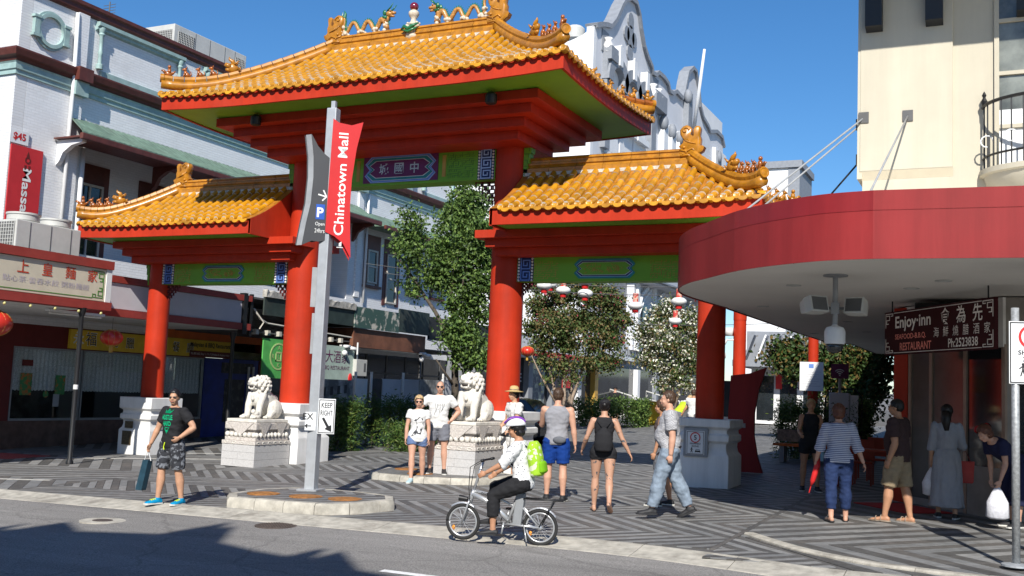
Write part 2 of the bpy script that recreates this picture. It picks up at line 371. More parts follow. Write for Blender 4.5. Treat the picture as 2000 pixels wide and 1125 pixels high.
# kerb strip beside the road, in cast lengths
kerb = MB(); xs = [-60 + 1.2 * i for i in range(101)]
def strip_pts(x): return [(kerb_y(x), 0.006), (kerb_y(x) - 0.06, 0.004), (kerb_y(x) - 0.34, -0.03), (kerb_y(x) - 0.56, -0.049), (kerb_y(x) - 0.57, -0.07)]
kroot = None
pieces = []
for i in range(100):
    a, b = xs[i] + 0.005, xs[i + 1] - 0.005; mb = MB(); cols = []
    for j in range(4):
        x = a + (b - a) * j / 3; cols.append([(x, y, G(x, y) + dz) for y, dz in strip_pts(x)] + [(x, strip_pts(x)[-1][0], G(x, 0) - 0.4), (x, strip_pts(x)[0][0], G(x, 0) - 0.4)])
    mb.rings(cols)
    if -5 < (a + b) / 2 < 14:
        if kroot is None:
            kb_ = MB(); kb_.box(-60, 60, -8.02, -7.53, -2, -1); kroot = struct(mb.build('kerb', m_conc)); continue
        mb.build('kerb_stone', m_conc, kroot)
    else: pieces.append(mb)
far_k = MB()
for p in pieces: far_k.add(p.v, p.f)
tag(far_k.build('kerb_stones', m_conc, kroot), kind='stuff')

# curved kerb of the right-hand footpath corner
def curve_kerb(name, pts, wd, z0, z1, m, parent=None, seg=0.7):
    """sweep a rounded kerb section along plan points, in lengths"""
    ob = parent; P = [Vector((x, y, 0)) for x, y in pts]; d = [0]
    for a, b in zip(P, P[1:]): d.append(d[-1] + (b - a).length)
    def pos(t):
        for i in range(len(P) - 1):
            if t <= d[i + 1] or i == len(P) - 2: 
                f = (t - d[i]) / (d[i + 1] - d[i]); return P[i].lerp(P[i + 1], f)
    n = max(1, round(d[-1] / seg)); L_ = d[-1] / n
    for k in range(n):
        mb = MB(); cols = []
        for j in range(4):
            t = k * L_ + 0.004 + (L_ - 0.008) * j / 3; p = pos(t); q = pos(min(t + 0.05, d[-1])); q0 = pos(max(0, t - 0.05)); tg = (q - q0).normalized(); nm = Vector((-tg.y, tg.x, 0))
            pr = [(0, z0), (0, z1 - 0.02), (0.02, z1), (wd - 0.0, z1), (wd, z0)]
            cols.append([(p.x + nm.x * a, p.y + nm.y * a, G(p.x, p.y) + b) for a, b in pr])
        mb.rings(cols)
        o = mb.build('kerb_stone', m, ob)
        if ob is None: ob = struct(o); o.name = name; WL[o.name] = wloc(o) if o.name in WL else Vector(o.location)
    return ob
crv = [(9.25, -6.16), (9.6, -6.6), (10.0, -7.06), (10.45, -7.45), (11.0, -7.76), (11.8, -8.0), (13.0, -8.1), (20, -8.2)]
curve_kerb('footpath_kerb', crv, 0.13, -0.1, 0.035, m_conc)

# traffic islands: kerb all round, paving on top
def island(name, pts, h, label):
    n = len(pts); sm = []
    for i in range(n):                             # one pass of corner cutting
        a, b = Vector(pts[i]), Vector(pts[(i + 1) % n]); sm += [a.lerp(b, .25), a.lerp(b, .75)]
    top = MB(); c = sum((Vector(p) for p in sm), Vector((0, 0))) / len(sm)
    ins = [p + (c - p).normalized() * 0.16 for p in sm]
    top.add([(p.x, p.y, G(p.x, p.y) + h - 0.004) for p in ins], [tuple(range(len(ins)))])
    root = struct(top.build(name, m_joint))
    # tops paved with the same stones
    st = MB(); bb = [min(p.x for p in ins), max(p.x for p in ins), min(p.y for p in ins), max(p.y for p in ins)]
    pl_ = []
    for i in range(len(ins)):
        a, b = ins[i], ins[(i + 1) % len(ins)]; nx, ny = (b.y - a.y), -(b.x - a.x); pl_.append((nx, ny, nx * a.x + ny * a.y))
    global pav; keep = pav; pav = []
    pavers(bb[0], bb[1], [bb[2] - 0.1 + 1.27 * k for k in range(4)], 1, 0.1825, 0.95, pl_)
    for q, tone in pav:
        mb = MB(); nn = len(q); mb.add([(x, y, G(x, y) + h - 0.003) for x, y in q] + [(x, y, G(x, y) + h + 0.004) for x, y in q], [tuple(range(nn, 2 * nn))] + [(i, (i + 1) % nn, nn + (i + 1) % nn, nn + i) for i in range(nn)])
        mb.build('paving_stone', random.choice(LIGHT if tone else DARK), root)
    pav = keep
    d = [0.0]; loop = sm + [sm[0]]
    for a, b in zip(loop, loop[1:]): d.append(d[-1] + (b - a).length)
    def pos(t):
        t %= d[-1]
        for i in range(len(loop) - 1):
            if t <= d[i + 1]: return loop[i].lerp(loop[i + 1], (t - d[i]) / max(1e-6, d[i + 1] - d[i]))
        return loop[-1]
    m_ = max(8, round(d[-1] / 0.55)); L_ = d[-1] / m_
    for k in range(m_):
        mb = MB(); cols = []; jz = random.uniform(-0.004, 0.004)
        for j in range(5):
            t = k * L_ + 0.005 + (L_ - 0.01) * j / 4; p = pos(t); tg = (pos(t + 0.04) - pos(t - 0.04)).normalized(); nm = Vector((-tg.y, tg.x))
            cols.append([(p.x + nm.x * a, p.y + nm.y * a, G(p.x, p.y) + b + jz) for a, b in [(0, -0.1), (0.006, h - 0.045), (0.035, h), (0.15, h + 0.002), (0.165, -0.1)]])
        mb.rings(cols); mb.build('kerb_stone', m_conc, root, auto=50)
    return root
isl1 = island('traffic_island', [(1.5, -7.42), (2.9, -7.5), (3.85, -7.42), (4.25, -6.1), (2.7, -5.6), (1.5, -5.9)], 0.155, '')
isl2 = island('lion_island', [(0.85, -2.2), (1.3, -2.68), (2.9, -2.75), (3.7, -2.35), (3.75, -0.95), (0.6, -0.5)], 0.12, '')
m_rust = mat('rusty_lid', (0.30, 0.13, 0.035), 0.75, var=0.35, scale=14, bump=0.3)
m_iron = mat('cast_iron', (0.075, 0.058, 0.05), 0.7, var=0.3, scale=20)
def lid(name, x, y, dz, r, m, label, cat, group, grid=False, mr=None, pf=.88):
    z = G(x, y) + dz; t = thing(name, (x, y, z), label, cat, group)
    mb = MB(); mb.lathe([(r, -0.01), (r, 0.008), (r * 0.9, 0.010), (.01, .0101)], (x, y, z), 28); mb.build('rim', mr or m, t, auto=30)
    mb = MB(); mb.lathe([(r * pf, 0.008), (r * pf, 0.0125), (0.01, 0.0135)], (x, y, z), 28); pl = mb.build('plate', m, t, auto=40)
    if grid:
        mb = MB(); k = 9
        for i in range(-k, k + 1):
            for j in range(-k, k + 1):
                a, b = i * r * 0.8 / k, j * r * 0.8 / k
                if a * a + b * b < (r * 0.8) ** 2 and (i + j) % 2 == 0: mb.box(x + a - r * .028, x + a + r * .028, y + b - r * .028, y + b + r * .028, z + 0.010, z + 0.019)
        tag(mb.build('studs', m, pl), kind='stuff')
    return t
for k, (x, y) in enumerate([(2.05, -6.85), (2.82, -6.82), (3.5, -6.78)]):
    lid('round_lid', x, y, 0.161, 0.25, m_rust, ['leftmost', 'middle', 'rightmost'][k] + ' of three round rusty lids on the traffic island at the road', 'lid', 'rusty lids on the front island')
for k, (x, y) in enumerate([(1.35, -1.5), (2.1, -2.25)]):
    lid('round_lid', x, y, 0.126, 0.25, m_rust, ['round rusty lid on the lion island left of the couple', 'round rusty lid on the lion island by the man with grey shorts'][k], 'lid', 'rusty lids on the lion island')
lid('manhole_cover', 1.17, -9.14, -0.054, 0.30, m_iron, 'round manhole cover in a pale concrete collar on the road', 'manhole', None, mr=m_conc, pf=.45)
lid('drain_grate', 3.45, -8.3, -0.054, 0.28, m_iron, 'round brown iron drain grate in the road by the kerb', 'grate', None, grid=True)
m_line = mat('road_paint', (0.72, 0.72, 0.70), 0.7, var=0.15, scale=20, dirt=0.3)
mb = MB(); mb.add([(x, y, G(x, y) - 0.050) for x, y in [(6.45, -10.42), (6.45, -10.30), (8.9, -10.45), (8.9, -10.57)]], [(3, 2, 1, 0)]); struct(mb.build('lane_marking', m_line))
# pale stone edging lines, red tactile paving by the shop
def strip(name, a, b, wd, m, dz=0.006, n=6):
    A, B = Vector(a), Vector(b); d = (B - A).normalized(); nn = Vector((-d.y, d.x)) * wd / 2; root = None
    for i in range(n):
        p, q = A.lerp(B, i / n) + d * 0.004, A.lerp(B, (i + 1) / n) - d * 0.004; mb = MB()
        pts = [p - nn, q - nn, q + nn, p + nn]
        mb.add([(v.x, v.y, G(v.x, v.y) - 0.01) for v in pts] + [(v.x, v.y, G(v.x, v.y) + dz) for v in pts], [(4, 5, 6, 7), (0, 1, 5, 4), (1, 2, 6, 5), (2, 3, 7, 6), (3, 0, 4, 7)])
        o = mb.build(name if root is None else 'edging_stone', m, root)
        if root is None: root = struct(o)
m_pale = mat('pale_edging', (0.42, 0.41, 0.38), 0.7, var=0.15, scale=8)
strip('edging_line', (-7.9, -2.4), (-3.3, 0.2), 0.11, m_pale); strip('edging_line', (-7.5, -8 + .6), (-3.5, -6.0), 0.12, m_pale)
strip('edging_line', (-1.2, 3.0), (0.9, 4.4), 0.11, m_pale); strip('edging_line', (-6.4, 0.6), (-3.2, 2.2), 0.10, m_pale)
m_tact = mat('red_tactile', (0.33, 0.055, 0.05), 0.75, var=0.2, scale=15)
tp = MB()
def tpad(mb, x0, x1, y0, y1, dz): mb.add([(x, y, G(x, y) + d) for d in (-0.01, dz) for x, y in ((x0, y0), (x1, y0), (x1, y1), (x0, y1))], [(4, 5, 6, 7), (0, 1, 5, 4), (1, 2, 6, 5), (2, 3, 7, 6), (3, 0, 4, 7)])
tpad(tp, -9.9, -8.2, -3.2, -2.0, 0.007); tr = struct(tp.build('tactile_paving', m_tact)); tp = MB()
for i in range(24):
    for j in range(17): x, y = -9.85 + i * .07, -3.15 + j * .07; tp.lathe([(0.018, G(x, y) + 0.004), (0.013, G(x, y) + 0.012)], (x, y, 0), 6)
tag(tp.build('tactile_studs', m_tact, tr), kind='stuff')
# ================================================================== the gate (paifang)
m_red = mat('gate_red', (0.44, 0.033, 0.011), 0.5, var=0.12, scale=1.3, spec=0.18, bump=0.05, bscale=30, dirt=0.22)
streak(m_red, .13)
m_green = mat('gate_green', (0.16, 0.37, 0.022), 0.5, var=0.08, scale=2, dirt=0.08)
m_green_d = mat('gate_green_dark', (0.075, 0.21, 0.03), 0.5, var=0.1, scale=4)
m_navy = mat('gate_navy', (0.012, 0.025, 0.10), 0.5)
m_blue = mat('gate_blue', (0.13, 0.24, 0.58), 0.5)
m_pblue = mat('gate_pale_blue', (0.36, 0.50, 0.72), 0.5)
m_teal = mat('gate_teal', (0.02, 0.22, 0.24), 0.5)
m_purple = mat('gate_purple', (0.14, 0.02, 0.09), 0.5)
m_white = mat('gate_white', (0.72, 0.70, 0.66), 0.55, var=0.06)
m_silver = mat('gate_silver', (0.55, 0.53, 0.48), 0.35, metal=0.4)
m_gold = mat('gate_gold', (0.45, 0.27, 0.05), 0.5)
m_maroon = mat('gate_maroon', (0.13, 0.015, 0.012), 0.55)
m_tile = mat('glazed_tile', (0.48, 0.215, 0.008), 0.34, var=0.22, scale=5, spec=0.5, coat=0.12, objvar=0.24, dirt=0.3)
m_tile2 = mat('glazed_ridge', (0.40, 0.165, 0.010), 0.36, var=0.25, scale=6, spec=0.5, coat=0.12, dirt=0.25)
m_tile3 = mat('glazed_amber_brown', (0.30, 0.088, 0.010), 0.28, var=0.3, scale=8, spec=0.6, coat=0.3)
m_pan = mat('pan_tiles', (0.36, 0.14, 0.015), 0.35, var=0.3, scale=8, spec=0.5, dirt=0.25)
m_mort = mat('roof_mortar', (0.55, 0.50, 0.42), 0.9, var=0.2, scale=12)
m_plinth = mat('plinth_paint', (0.72, 0.715, 0.70), 0.6, var=0.05, scale=2, dirt=0.16, bump=0.05, bscale=50)
streak(m_plinth, .13)
m_bronze = mat('bronze_plaque', (0.10, 0.075, 0.045), 0.45, metal=0.5, var=0.3, scale=30)

CA, CB = 2.69, 7.14                                # column lines either side of the centre
GATE = thing('chinatown_gate', (0, 0, 0), 'red Chinese archway with three orange tiled roofs and four round columns', 'gateway')

def hip_roof_z(x, y, R, L, D, zr, ze, lift, sx):
    """concave hip roof: t = 0 at the eave, 1 at the ridge"""
    tf = 1 - abs(y) / D
    ts = (L - x * sx) / (L - R) if x * sx > R else 1e9
    t = max(0.0, min(1.0, min(tf, ts)))
    z = ze + (zr - ze) * (0.62 * t + 0.38 * t * t)
    cx = max(0.0, (x * sx - R) / (L - R)); cy = abs(y) / D
    return z + lift * (cx ** 2) * (cy ** 2) * (1 - t) ** 0.5
def prof(t, zr, ze): return ze + (zr - ze) * (0.62 * t + 0.38 * t * t)

# shared tile meshes (barrel along +Y up-slope, lower end at origin)
def barrel_mesh(name, ln, r0, r1, m, n=7):
    mb = MB(); rg = []
    for y, r, dz in ((0, r0, 0.0), (ln, r1, -0.012)):
        rg.append([Vector((r * cos(pi * j / n), y, r * sin(pi * j / n) + dz)) for j in range(n + 1)])
    v = [p for q in rg for p in q]; f = [(j, j + 1, n + 2 + j, n + 1 + j) for j in range(n)]
    mb.add(v, f); mb.m(1).add(v[:n + 1], [tuple(range(n + 1))[::-1]])
    return mb.mesh(name, [m, m_mort], smooth=False)
def smooth_sides(me):
    for p in me.polygons: p.use_smooth = len(p.vertices) == 4
    return me
TILE = smooth_sides(barrel_mesh('roof_tile', 1.0, 0.074, 0.064, m_tile))
def disc_mesh():
    mb = MB(); n = 14
    prof_ = [(0.0, 0.002), (0.022, -0.012), (0.040, -0.004), (0.050, -0.014), (0.066, -0.014), (0.072, 0.0), (0.072, 0.10)]
    rg = [[Vector((max(r, 0.001) * cos(2 * pi * j / n), y, max(r, 0.001) * sin(2 * pi * j / n))) for j in range(n)] for r, y in prof_]
    mb.rings(rg, cap=False)
    return mb.mesh('eave_tile', m_tile, smooth=True)
DISC = disc_mesh()
def drip_mesh():
    mb = MB(); pts = []
    for j in range(9):
        a = pi * j / 8; pts.append((-0.088 * cos(a), -0.035 - 0.062 * sin(a)))
    poly = pts + [(0.088, 0.0), (0.0, -0.022), (-0.088, 0.0)]
    mb.prism([(a, b) for a, b in poly][::-1], lambda a, b, d: (a, d, b), -0.012, 0.012)
    return mb.mesh('drip_tile', m_tile)
DRIP = drip_mesh()

tile_jobs = []                                     # (matrix, roof) nearest 300 become objects
def slope_tiles(roof, origin_fn, width0, width1, nrows, sp):
    pass

def build_roof(name, label_parent, xi, R, L, D, zr, ze, lift, sx, nrow, ridge_h, both):
    """xi: inner end (or -L for a symmetrical roof); roof built for +x side when sx=1, mirrored when -1"""
    roof = part(name, (0 if both else sx * (xi + L) / 2, 0, ze), GATE)
    zf = (lambda x, y: hip_roof_z(abs(x), y, R, L, D, zr, ze, lift, 1)) if both else (lambda x, y: hip_roof_z(x, y, R, L, D, zr, ze, lift, sx))
    # deck of pan tiles
    x0, x1 = (-L, L) if both else ((xi, L) if sx > 0 else (-L, -xi))
    nx, ny = 60, 28; mb = MB(); V = []
    for i in range(nx + 1):
        for j in range(ny + 1):
            x = x0 + (x1 - x0) * i / nx; y = -D + 2 * D * j / ny; V.append((x, y, zf(x, y) - 0.012))
    Fq = [(i * (ny + 1) + j, (i + 1) * (ny + 1) + j, (i + 1) * (ny + 1) + j + 1, i * (ny + 1) + j + 1) for i in range(nx) for j in range(ny)]
    mb.add(V, Fq); mb.build('deck', m_pan, roof, smooth=True)
    sp = 0.235
    # rows of barrel tiles on front and back slopes
    n = int((x1 - x0) / sp); off = ((x1 - x0) - n * sp) / 2
    for sy in (-1, 1):
        for i in range(n + 1):
            x = x0 + off + i * sp
            if x < x0 + 0.04 or x > x1 - 0.04: continue
            ax = abs(x) if both else x * sx
            tmax = 1.0 if ax <= R else (L - ax) / (L - R)
            if tmax < 0.08: tmax = 0.08
            ln = D / nrow; k = 0
            while True:
                t0 = k / nrow
                if t0 >= tmax - 0.02: break
                t1 = min((k + 1) / nrow, tmax); ya, yb = sy * D * (1 - t0), sy * D * (1 - t1)
                p, q = Vector((x, ya, zf(x, ya))), Vector((x, yb, zf(x, yb))); d = q - p
                if d.length > 0.05:
                    up = Vector((1, 0, 0)).cross(d).normalized()
                    if up.z < 0: up = -up
                    dn = d.normalized(); xr = dn.cross(up)
                    M = Matrix(((xr.x, d.x * 1.06, up.x, p.x), (xr.y, d.y * 1.06, up.y, p.y), (xr.z, d.z * 1.06, up.z, p.z), (0, 0, 0, 1)))
                    tile_jobs.append((M, roof, sy < 0 , p))
                k += 1
            p = Vector((x, sy * (D + 0.015), zf(x, sy * D) + 0.01))
            M = Matrix.Translation(p) @ Matrix.Rotation(0 if sy < 0 else pi, 4, 'Z') @ Matrix.Rotation(radians(-14), 4, 'X')
            if sy < 0: inst('eave_tile', DISC, M, roof)
            else: tile_jobs.append((M, roof, 'disc', p))
            if i < n:
                xm = x + sp / 2
                p = Vector((xm, sy * (D + 0.02), zf(xm, sy * D) - 0.005))
                M = Matrix.Translation(p) @ Matrix.Rotation(0 if sy < 0 else pi, 4, 'Z') @ Matrix.Rotation(radians(-16), 4, 'X')
                if sy < 0: inst('drip_tile', DRIP, M, roof)
                else: tile_jobs.append((M, roof, 'drip', p))
    # hip ends
    for s_ in ((1, -1) if both else (sx,)):
        m_ = int(2 * D / sp); o2 = (2 * D - m_ * sp) / 2
        for i in range(m_ + 1):
            y = -D + o2 + i * sp; tmax = 1 - abs(y) / D; k = 0; nr = max(4, round((L - R) / (D / nrow)))
            while True:
                t0 = k / nr
                if t0 >= tmax - 0.02 and k > 0: break
                t1 = max(t0 + 0.05, min((k + 1) / nr, tmax)); xa, xb = s_ * (L - (L - R) * t0), s_ * (L - (L - R) * t1)
                p, q = Vector((xa, y, zf(xa, y))), Vector((xb, y, zf(xb, y))); d = q - p
                up = Vector((0, 1, 0)).cross(d).normalized()
                if up.z < 0: up = -up
                dn = d.normalized(); xr = dn.cross(up)
                M = Matrix(((xr.x, d.x * 1.06, up.x, p.x), (xr.y, d.y * 1.06, up.y, p.y), (xr.z, d.z * 1.06, up.z, p.z), (0, 0, 0, 1)))
                tile_jobs.append((M, roof, 'side', p)); k += 1
            p = Vector((s_ * (L + 0.015), y, zf(s_ * L, y) + 0.01))
            M = Matrix.Translation(p) @ Matrix.Rotation(s_ * pi / 2, 4, 'Z') @ Matrix.Rotation(radians(-14), 4, 'X')
            (inst('eave_tile', DISC, M, roof) if s_ > 0 else tile_jobs.append((M, roof, 'disc', p)))
            if i < m_:
                p = Vector((s_ * (L + 0.02), y + sp / 2, zf(s_ * L, y + sp / 2) - 0.005))
                M = Matrix.Translation(p) @ Matrix.Rotation(s_ * pi / 2, 4, 'Z') @ Matrix.Rotation(radians(-16), 4, 'X')
                (inst('drip_tile', DRIP, M, roof) if s_ > 0 else tile_jobs.append((M, roof, 'drip', p)))
    # main ridge: moulded courses in lengths
    ra, rb = (-R, R) if both else ((xi, R) if sx > 0 else (-R, -xi))
    secs = [(0.15, -0.10), (0.15, 0.02), (0.10, 0.05), (0.085, 0.09), (0.115, 0.12), (0.115, 0.155), (0.085, 0.18), (0.085, 0.225), (0.11, 0.245), (0.095, 0.29), (0.05, 0.315)]
    secs = [(a, b * ridge_h / 0.315) for a, b in secs]
    nl = round((rb - ra) / 0.56); l_ = (rb - ra) / nl
    for i in range(nl):
        xa, xb = ra + i * l_ + 0.004, ra + (i + 1) * l_ - 0.004; mb = MB()
        rg = [[(x, -a, zr + b) for a, b in secs] + [(x, a, zr + b) for a, b in secs[::-1]] for x in (xa, xb)]
        mb.rings(rg); mb.build('ridge_tile', m_tile2, roof, auto=35)
    # mortar scallops under the ridge
    mb = MB(); mb.box(ra + 0.02, rb - 0.02, -0.155, 0.155, zr - 0.14, zr - 0.07); mb.build('ridge_bed', m_mort, roof)
    # hips: two stacked rolls sweeping down to the corner
    for s_ in ((1, -1) if both else (sx,)):
        for sy in (-1, 1):
            path = []; N_ = 16
            for i in range(N_ + 1):
                u = i / N_; x = s_ * (R + (L - 0.02 - R) * u); y = sy * (D - 0.02) * u
                z = zf(x, y); path.append(Vector((x, y, z + 0.02 + 0.16 * max(0, (u - 0.62) / 0.38) ** 2)))
            mb = MB(); mb.tube([p + Vector((0, 0, 0.05)) for p in path], 0.105, 8); hp = mb.build('hip_base', m_tile2, roof, smooth=True)
            mb = MB(); k0 = 0
            for i in range(0, N_, 1):
                a, b = path[i], path[i + 1]; mb.tube([a + Vector((0, 0, 0.19)), a.lerp(b, .93) + Vector((0, 0, 0.19))], [0.088, 0.080], 8)
            mb.build('hip_roll', m_tile2 if sy < 0 else m_tile3, roof, auto=40)
            e = path[-1]; dr = (path[-1] - path[-2]).normalized(); mb = MB()
            ax = dr.cross(Vector((0, 0, 1))).normalized(); u2 = ax.cross(dr)
            for (rr, dd) in ((0.105, 0.02),):
                c = e + Vector((0, 0, 0.19)); rg = []
                for r, q in ((0.10, -0.05), (0.10, 0.03), (0.075, 0.03), (0.065, 0.02), (0.035, 0.025), (0.004, 0.035)):
                    rg.append([c + dr * q + (ax * cos(2 * pi * j / 14) + u2 * sin(2 * pi * j / 14)) * r for j in range(14)])
                mb.rings(rg)
            mb.build('hip_end_cap', m_tile2, roof, auto=40)
            # seated figures towards the corner, beast head behind them
            for q, (uu, kind) in enumerate([(0.60, 'beast'), (0.715, 'fig'), (0.79, 'fig'), (0.865, 'fig'), (0.965, 'rider')]):
                i = uu * N_; a = path[int(i)].lerp(path[min(N_, int(i) + 1)], i - int(i)) + Vector((0, 0, 0.255))
                mb = MB(); figure(mb, a, dr, kind); mb.build('roof_beast' if kind == 'beast' else 'roof_figure', m_tile3 if (sy < 0 and kind != 'beast') else m_tile2, roof, smooth=True)
    # fascia board and soffit
    zb = ze - 0.35; mb = MB(); N_ = 24; th = 0.06
    def edge(pa, pb, ends):
        rg = []
        for i in range(N_ + 1):
            u = i / N_; x = pa[0] + (pb[0] - pa[0]) * u; y = pa[1] + (pb[1] - pa[1]) * u
            zt = zf(max(x0, min(x1, x)), max(-D, min(D, y))) - 0.03
            up = (zt - (ze - 0.03)) * 0.85; nx_, ny_ = ((0, 1 if pa[1] < 0 else -1) if abs(pa[1] - pb[1]) < 1e-6 else ((-1 if pa[0] > (x0 + x1) / 2 else 1), 0))
            rg.append([(x, y, zt), (x, y, zb + up), (x + nx_ * th, y + ny_ * th, zb + up), (x + nx_ * th, y + ny_ * th, zt)])
        return rg
    e_ = 0.05; fa, fb = x0 + (e_ if both or sx < 0 else 0), x1 - (e_ if both or sx > 0 else 0)
    mb.rings(edge((fa, -D + e_), (fb, -D + e_), 0)); mb.rings(edge((fb, D - e_), (fa, D - e_), 0))
    if both or sx > 0: mb.rings(edge((fb - .001, -D + e_ + .061), (fb - .001, D - e_ - .061), 0))
    if both or sx < 0: mb.rings(edge((fa + .001, D - e_ - .061), (fa + .001, -D + e_ + .061), 0))
    mb.build('fascia', m_red, roof)
    mb = MB(); V = []; nx2, ny2 = 24, 12
    for i in range(nx2 + 1):
        for j in range(ny2 + 1):
            x = fa + 0.055 + (fb - fa - 0.11) * i / nx2; y = -D + e_ + 0.055 + (2 * D - 2 * e_ - 0.11) * j / ny2
            ed = max(abs(y) / D, (abs(x) if both else x * sx) / L); up = 0
            if ed > 0.6:
                xe = x; ye = y; up = (hip_roof_z((L if ((abs(x) if both else x * sx) > R) else R) * (abs(x) if both else x * sx) / max(L, .01), (D if y > 0 else -D) * abs(y) / D, R, L, D, zr, ze, lift, 1) * 0)
            cx = max(0.0, ((abs(x) if both else x * sx) - R) / (L - R)); cy = abs(y) / D
            V.append((x, y, zb + 0.04 + 0.85 * lift * (cx ** 2) * (cy ** 2)))
    mb.add(V, [(i * (ny2 + 1) + j, i * (ny2 + 1) + j + 1, (i + 1) * (ny2 + 1) + j + 1, (i + 1) * (ny2 + 1) + j) for i in range(nx2) for j in range(ny2)])
    mb.build('soffit', m_green, roof, smooth=True)
    if not both:                                    # solid red end against the taller column
        xe = x0 if sx > 0 else x1; pts = []
        for j in range(21):
            y = -D + e_ + (2 * D - 2 * e_) * j / 20; pts.append((y, zf(xe - 0.001 * sx * -1, y) - 0.02))
        mb = MB(); mb.prism([(-D + e_, zb + 0.002)] + pts + [(D - e_, zb + 0.002)], lambda a, b, d: (xe - sx * d, a, b), -0.05, 0.012)
        mb.build('end_wall', m_red, roof)
    return roof

def figure(mb, p, dr, kind):
    """small glazed ridge figure seated at p, facing dr"""
    dr = Vector((dr.x, dr.y, 0)).normalized(); sd_ = Vector((-dr.y, dr.x, 0)); Z = Vector((0, 0, 1))
    R = Matrix((dr, sd_, Z)).transposed()
    P = lambda a, b, c: p + dr * a + sd_ * b + Z * c
    if kind == 'fig':
        mb.ball(P(-0.02, 0, 0.06), (0.065, 0.045, 0.065), 8, 6, R); mb.tube([P(0.01, 0, 0.06), P(0.02, 0, 0.15)], [0.045, 0.032], 8)
        mb.ball(P(0.035, 0, 0.185), (0.046, 0.036, 0.036), 8, 6, R); mb.tube([P(0.06, 0, 0.18), P(0.095, 0, 0.172)], [0.024, 0.016], 6)
        for b in (-0.03, 0.03): mb.tube([P(0.035, b, 0.10), P(0.06, b, -0.02)], [0.018, 0.014], 6); mb.tube([P(0.01, b * .8, 0.21), P(-0.005, b, 0.25)], [0.016, 0.006], 5)
        mb.tube([P(-0.07, 0, 0.03), P(-0.11, 0, 0.09), P(-0.09, 0, 0.16)], [0.022, 0.018, 0.008], 6)
    elif kind == 'rider':
        mb.ball(P(0, 0, 0.05), (0.10, 0.05, 0.06), 8, 6, R); mb.tube([P(0.05, 0, 0.06), P(0.12, 0, 0.12), P(0.16, 0, 0.11)], [0.04, 0.03, 0.012], 6)
        mb.tube([P(-0.02, 0, 0.07), P(-0.02, 0, 0.17)], [0.05, 0.04], 8); mb.ball(P(-0.015, 0, 0.215), 0.042, 8, 6); mb.tube([P(-0.08, 0, 0.06), P(-0.15, 0, 0.13)], [0.035, 0.012], 6)
    else:                                           # snarling beast head with crest
        mb.ball(P(0, 0, 0.10), (0.13, 0.085, 0.12), 10, 8, R); mb.tube([P(0.05, 0, 0.12), P(0.19, 0, 0.18)], [0.08, 0.045], 8); mb.tube([P(0.06, 0, 0.05), P(0.17, 0, 0.055)], [0.055, 0.03], 8)
        mb.tube([P(-0.02, 0, 0.18), P(0.03, 0, 0.27), P(0.10, 0, 0.31), P(0.10, 0, 0.36)], [0.06, 0.05, 0.03, 0.008], 7)
        for b in (-0.07, 0.07): mb.tube([P(-0.02, b, 0.18), P(-0.12, b * 1.3, 0.27)], [0.03, 0.008], 6); mb.ball(P(0.08, b * .8, 0.17), 0.025, 6, 5)
        for k in range(5): mb.tube([P(-0.08 - k * .012, (k - 2) * .04, 0.04 + 0.05 * (k % 2)), P(-0.17, (k - 2) * .06, 0.10 + 0.04 * (k % 2))], [0.03, 0.008], 5)

main_roof = build_roof('main_roof', None, 0, 2.15, 4.98, 2.66, 9.72, 8.03, 0.11, 1, 10, 0.30, True)
right_roof = build_roof('side_roof', None, 3.02, 6.62, 8.46, 1.64, 6.48, 5.40, 0.06, 1, 6, 0.27, False)
left_roof = build_roof('side_roof', None, 3.02, 6.62, 8.46, 1.64, 6.48, 5.40, 0.06, -1, 6, 0.27, False)
# tiles: the ones that show largest as objects, the rest joined per roof
def tkey(j):
    M, roof, kind, p = j; d = (p - CAM).dot(_fw)
    return d + (0 if kind is True else (1.5 if kind == 'side' and p.x > 0 else 60))
tile_jobs.sort(key=tkey); cnt = 0; restm = {}
for M, roof, kind, p in tile_jobs:
    src = DISC if kind == 'disc' else (DRIP if kind == 'drip' else TILE)
    if src is TILE and cnt < 300 and (kind is True or (kind == 'side' and p.x > 0)):
        inst('roof_tile', TILE, M, roof); cnt += 1
    else:
        mb = restm.setdefault(roof.name, (MB(), roof))[0]
        
        for pi_ in (0, 1):
            fs_ = [tuple(f.vertices) for f in src.polygons if f.material_index == pi_]
            if fs_: mb.m(pi_).add([M @ v.co for v in src.vertices], fs_)
for mb, roof in restm.values(): tag(mb.build('roof_tiles', [m_tile, m_mort], roof, auto=35), kind='stuff')

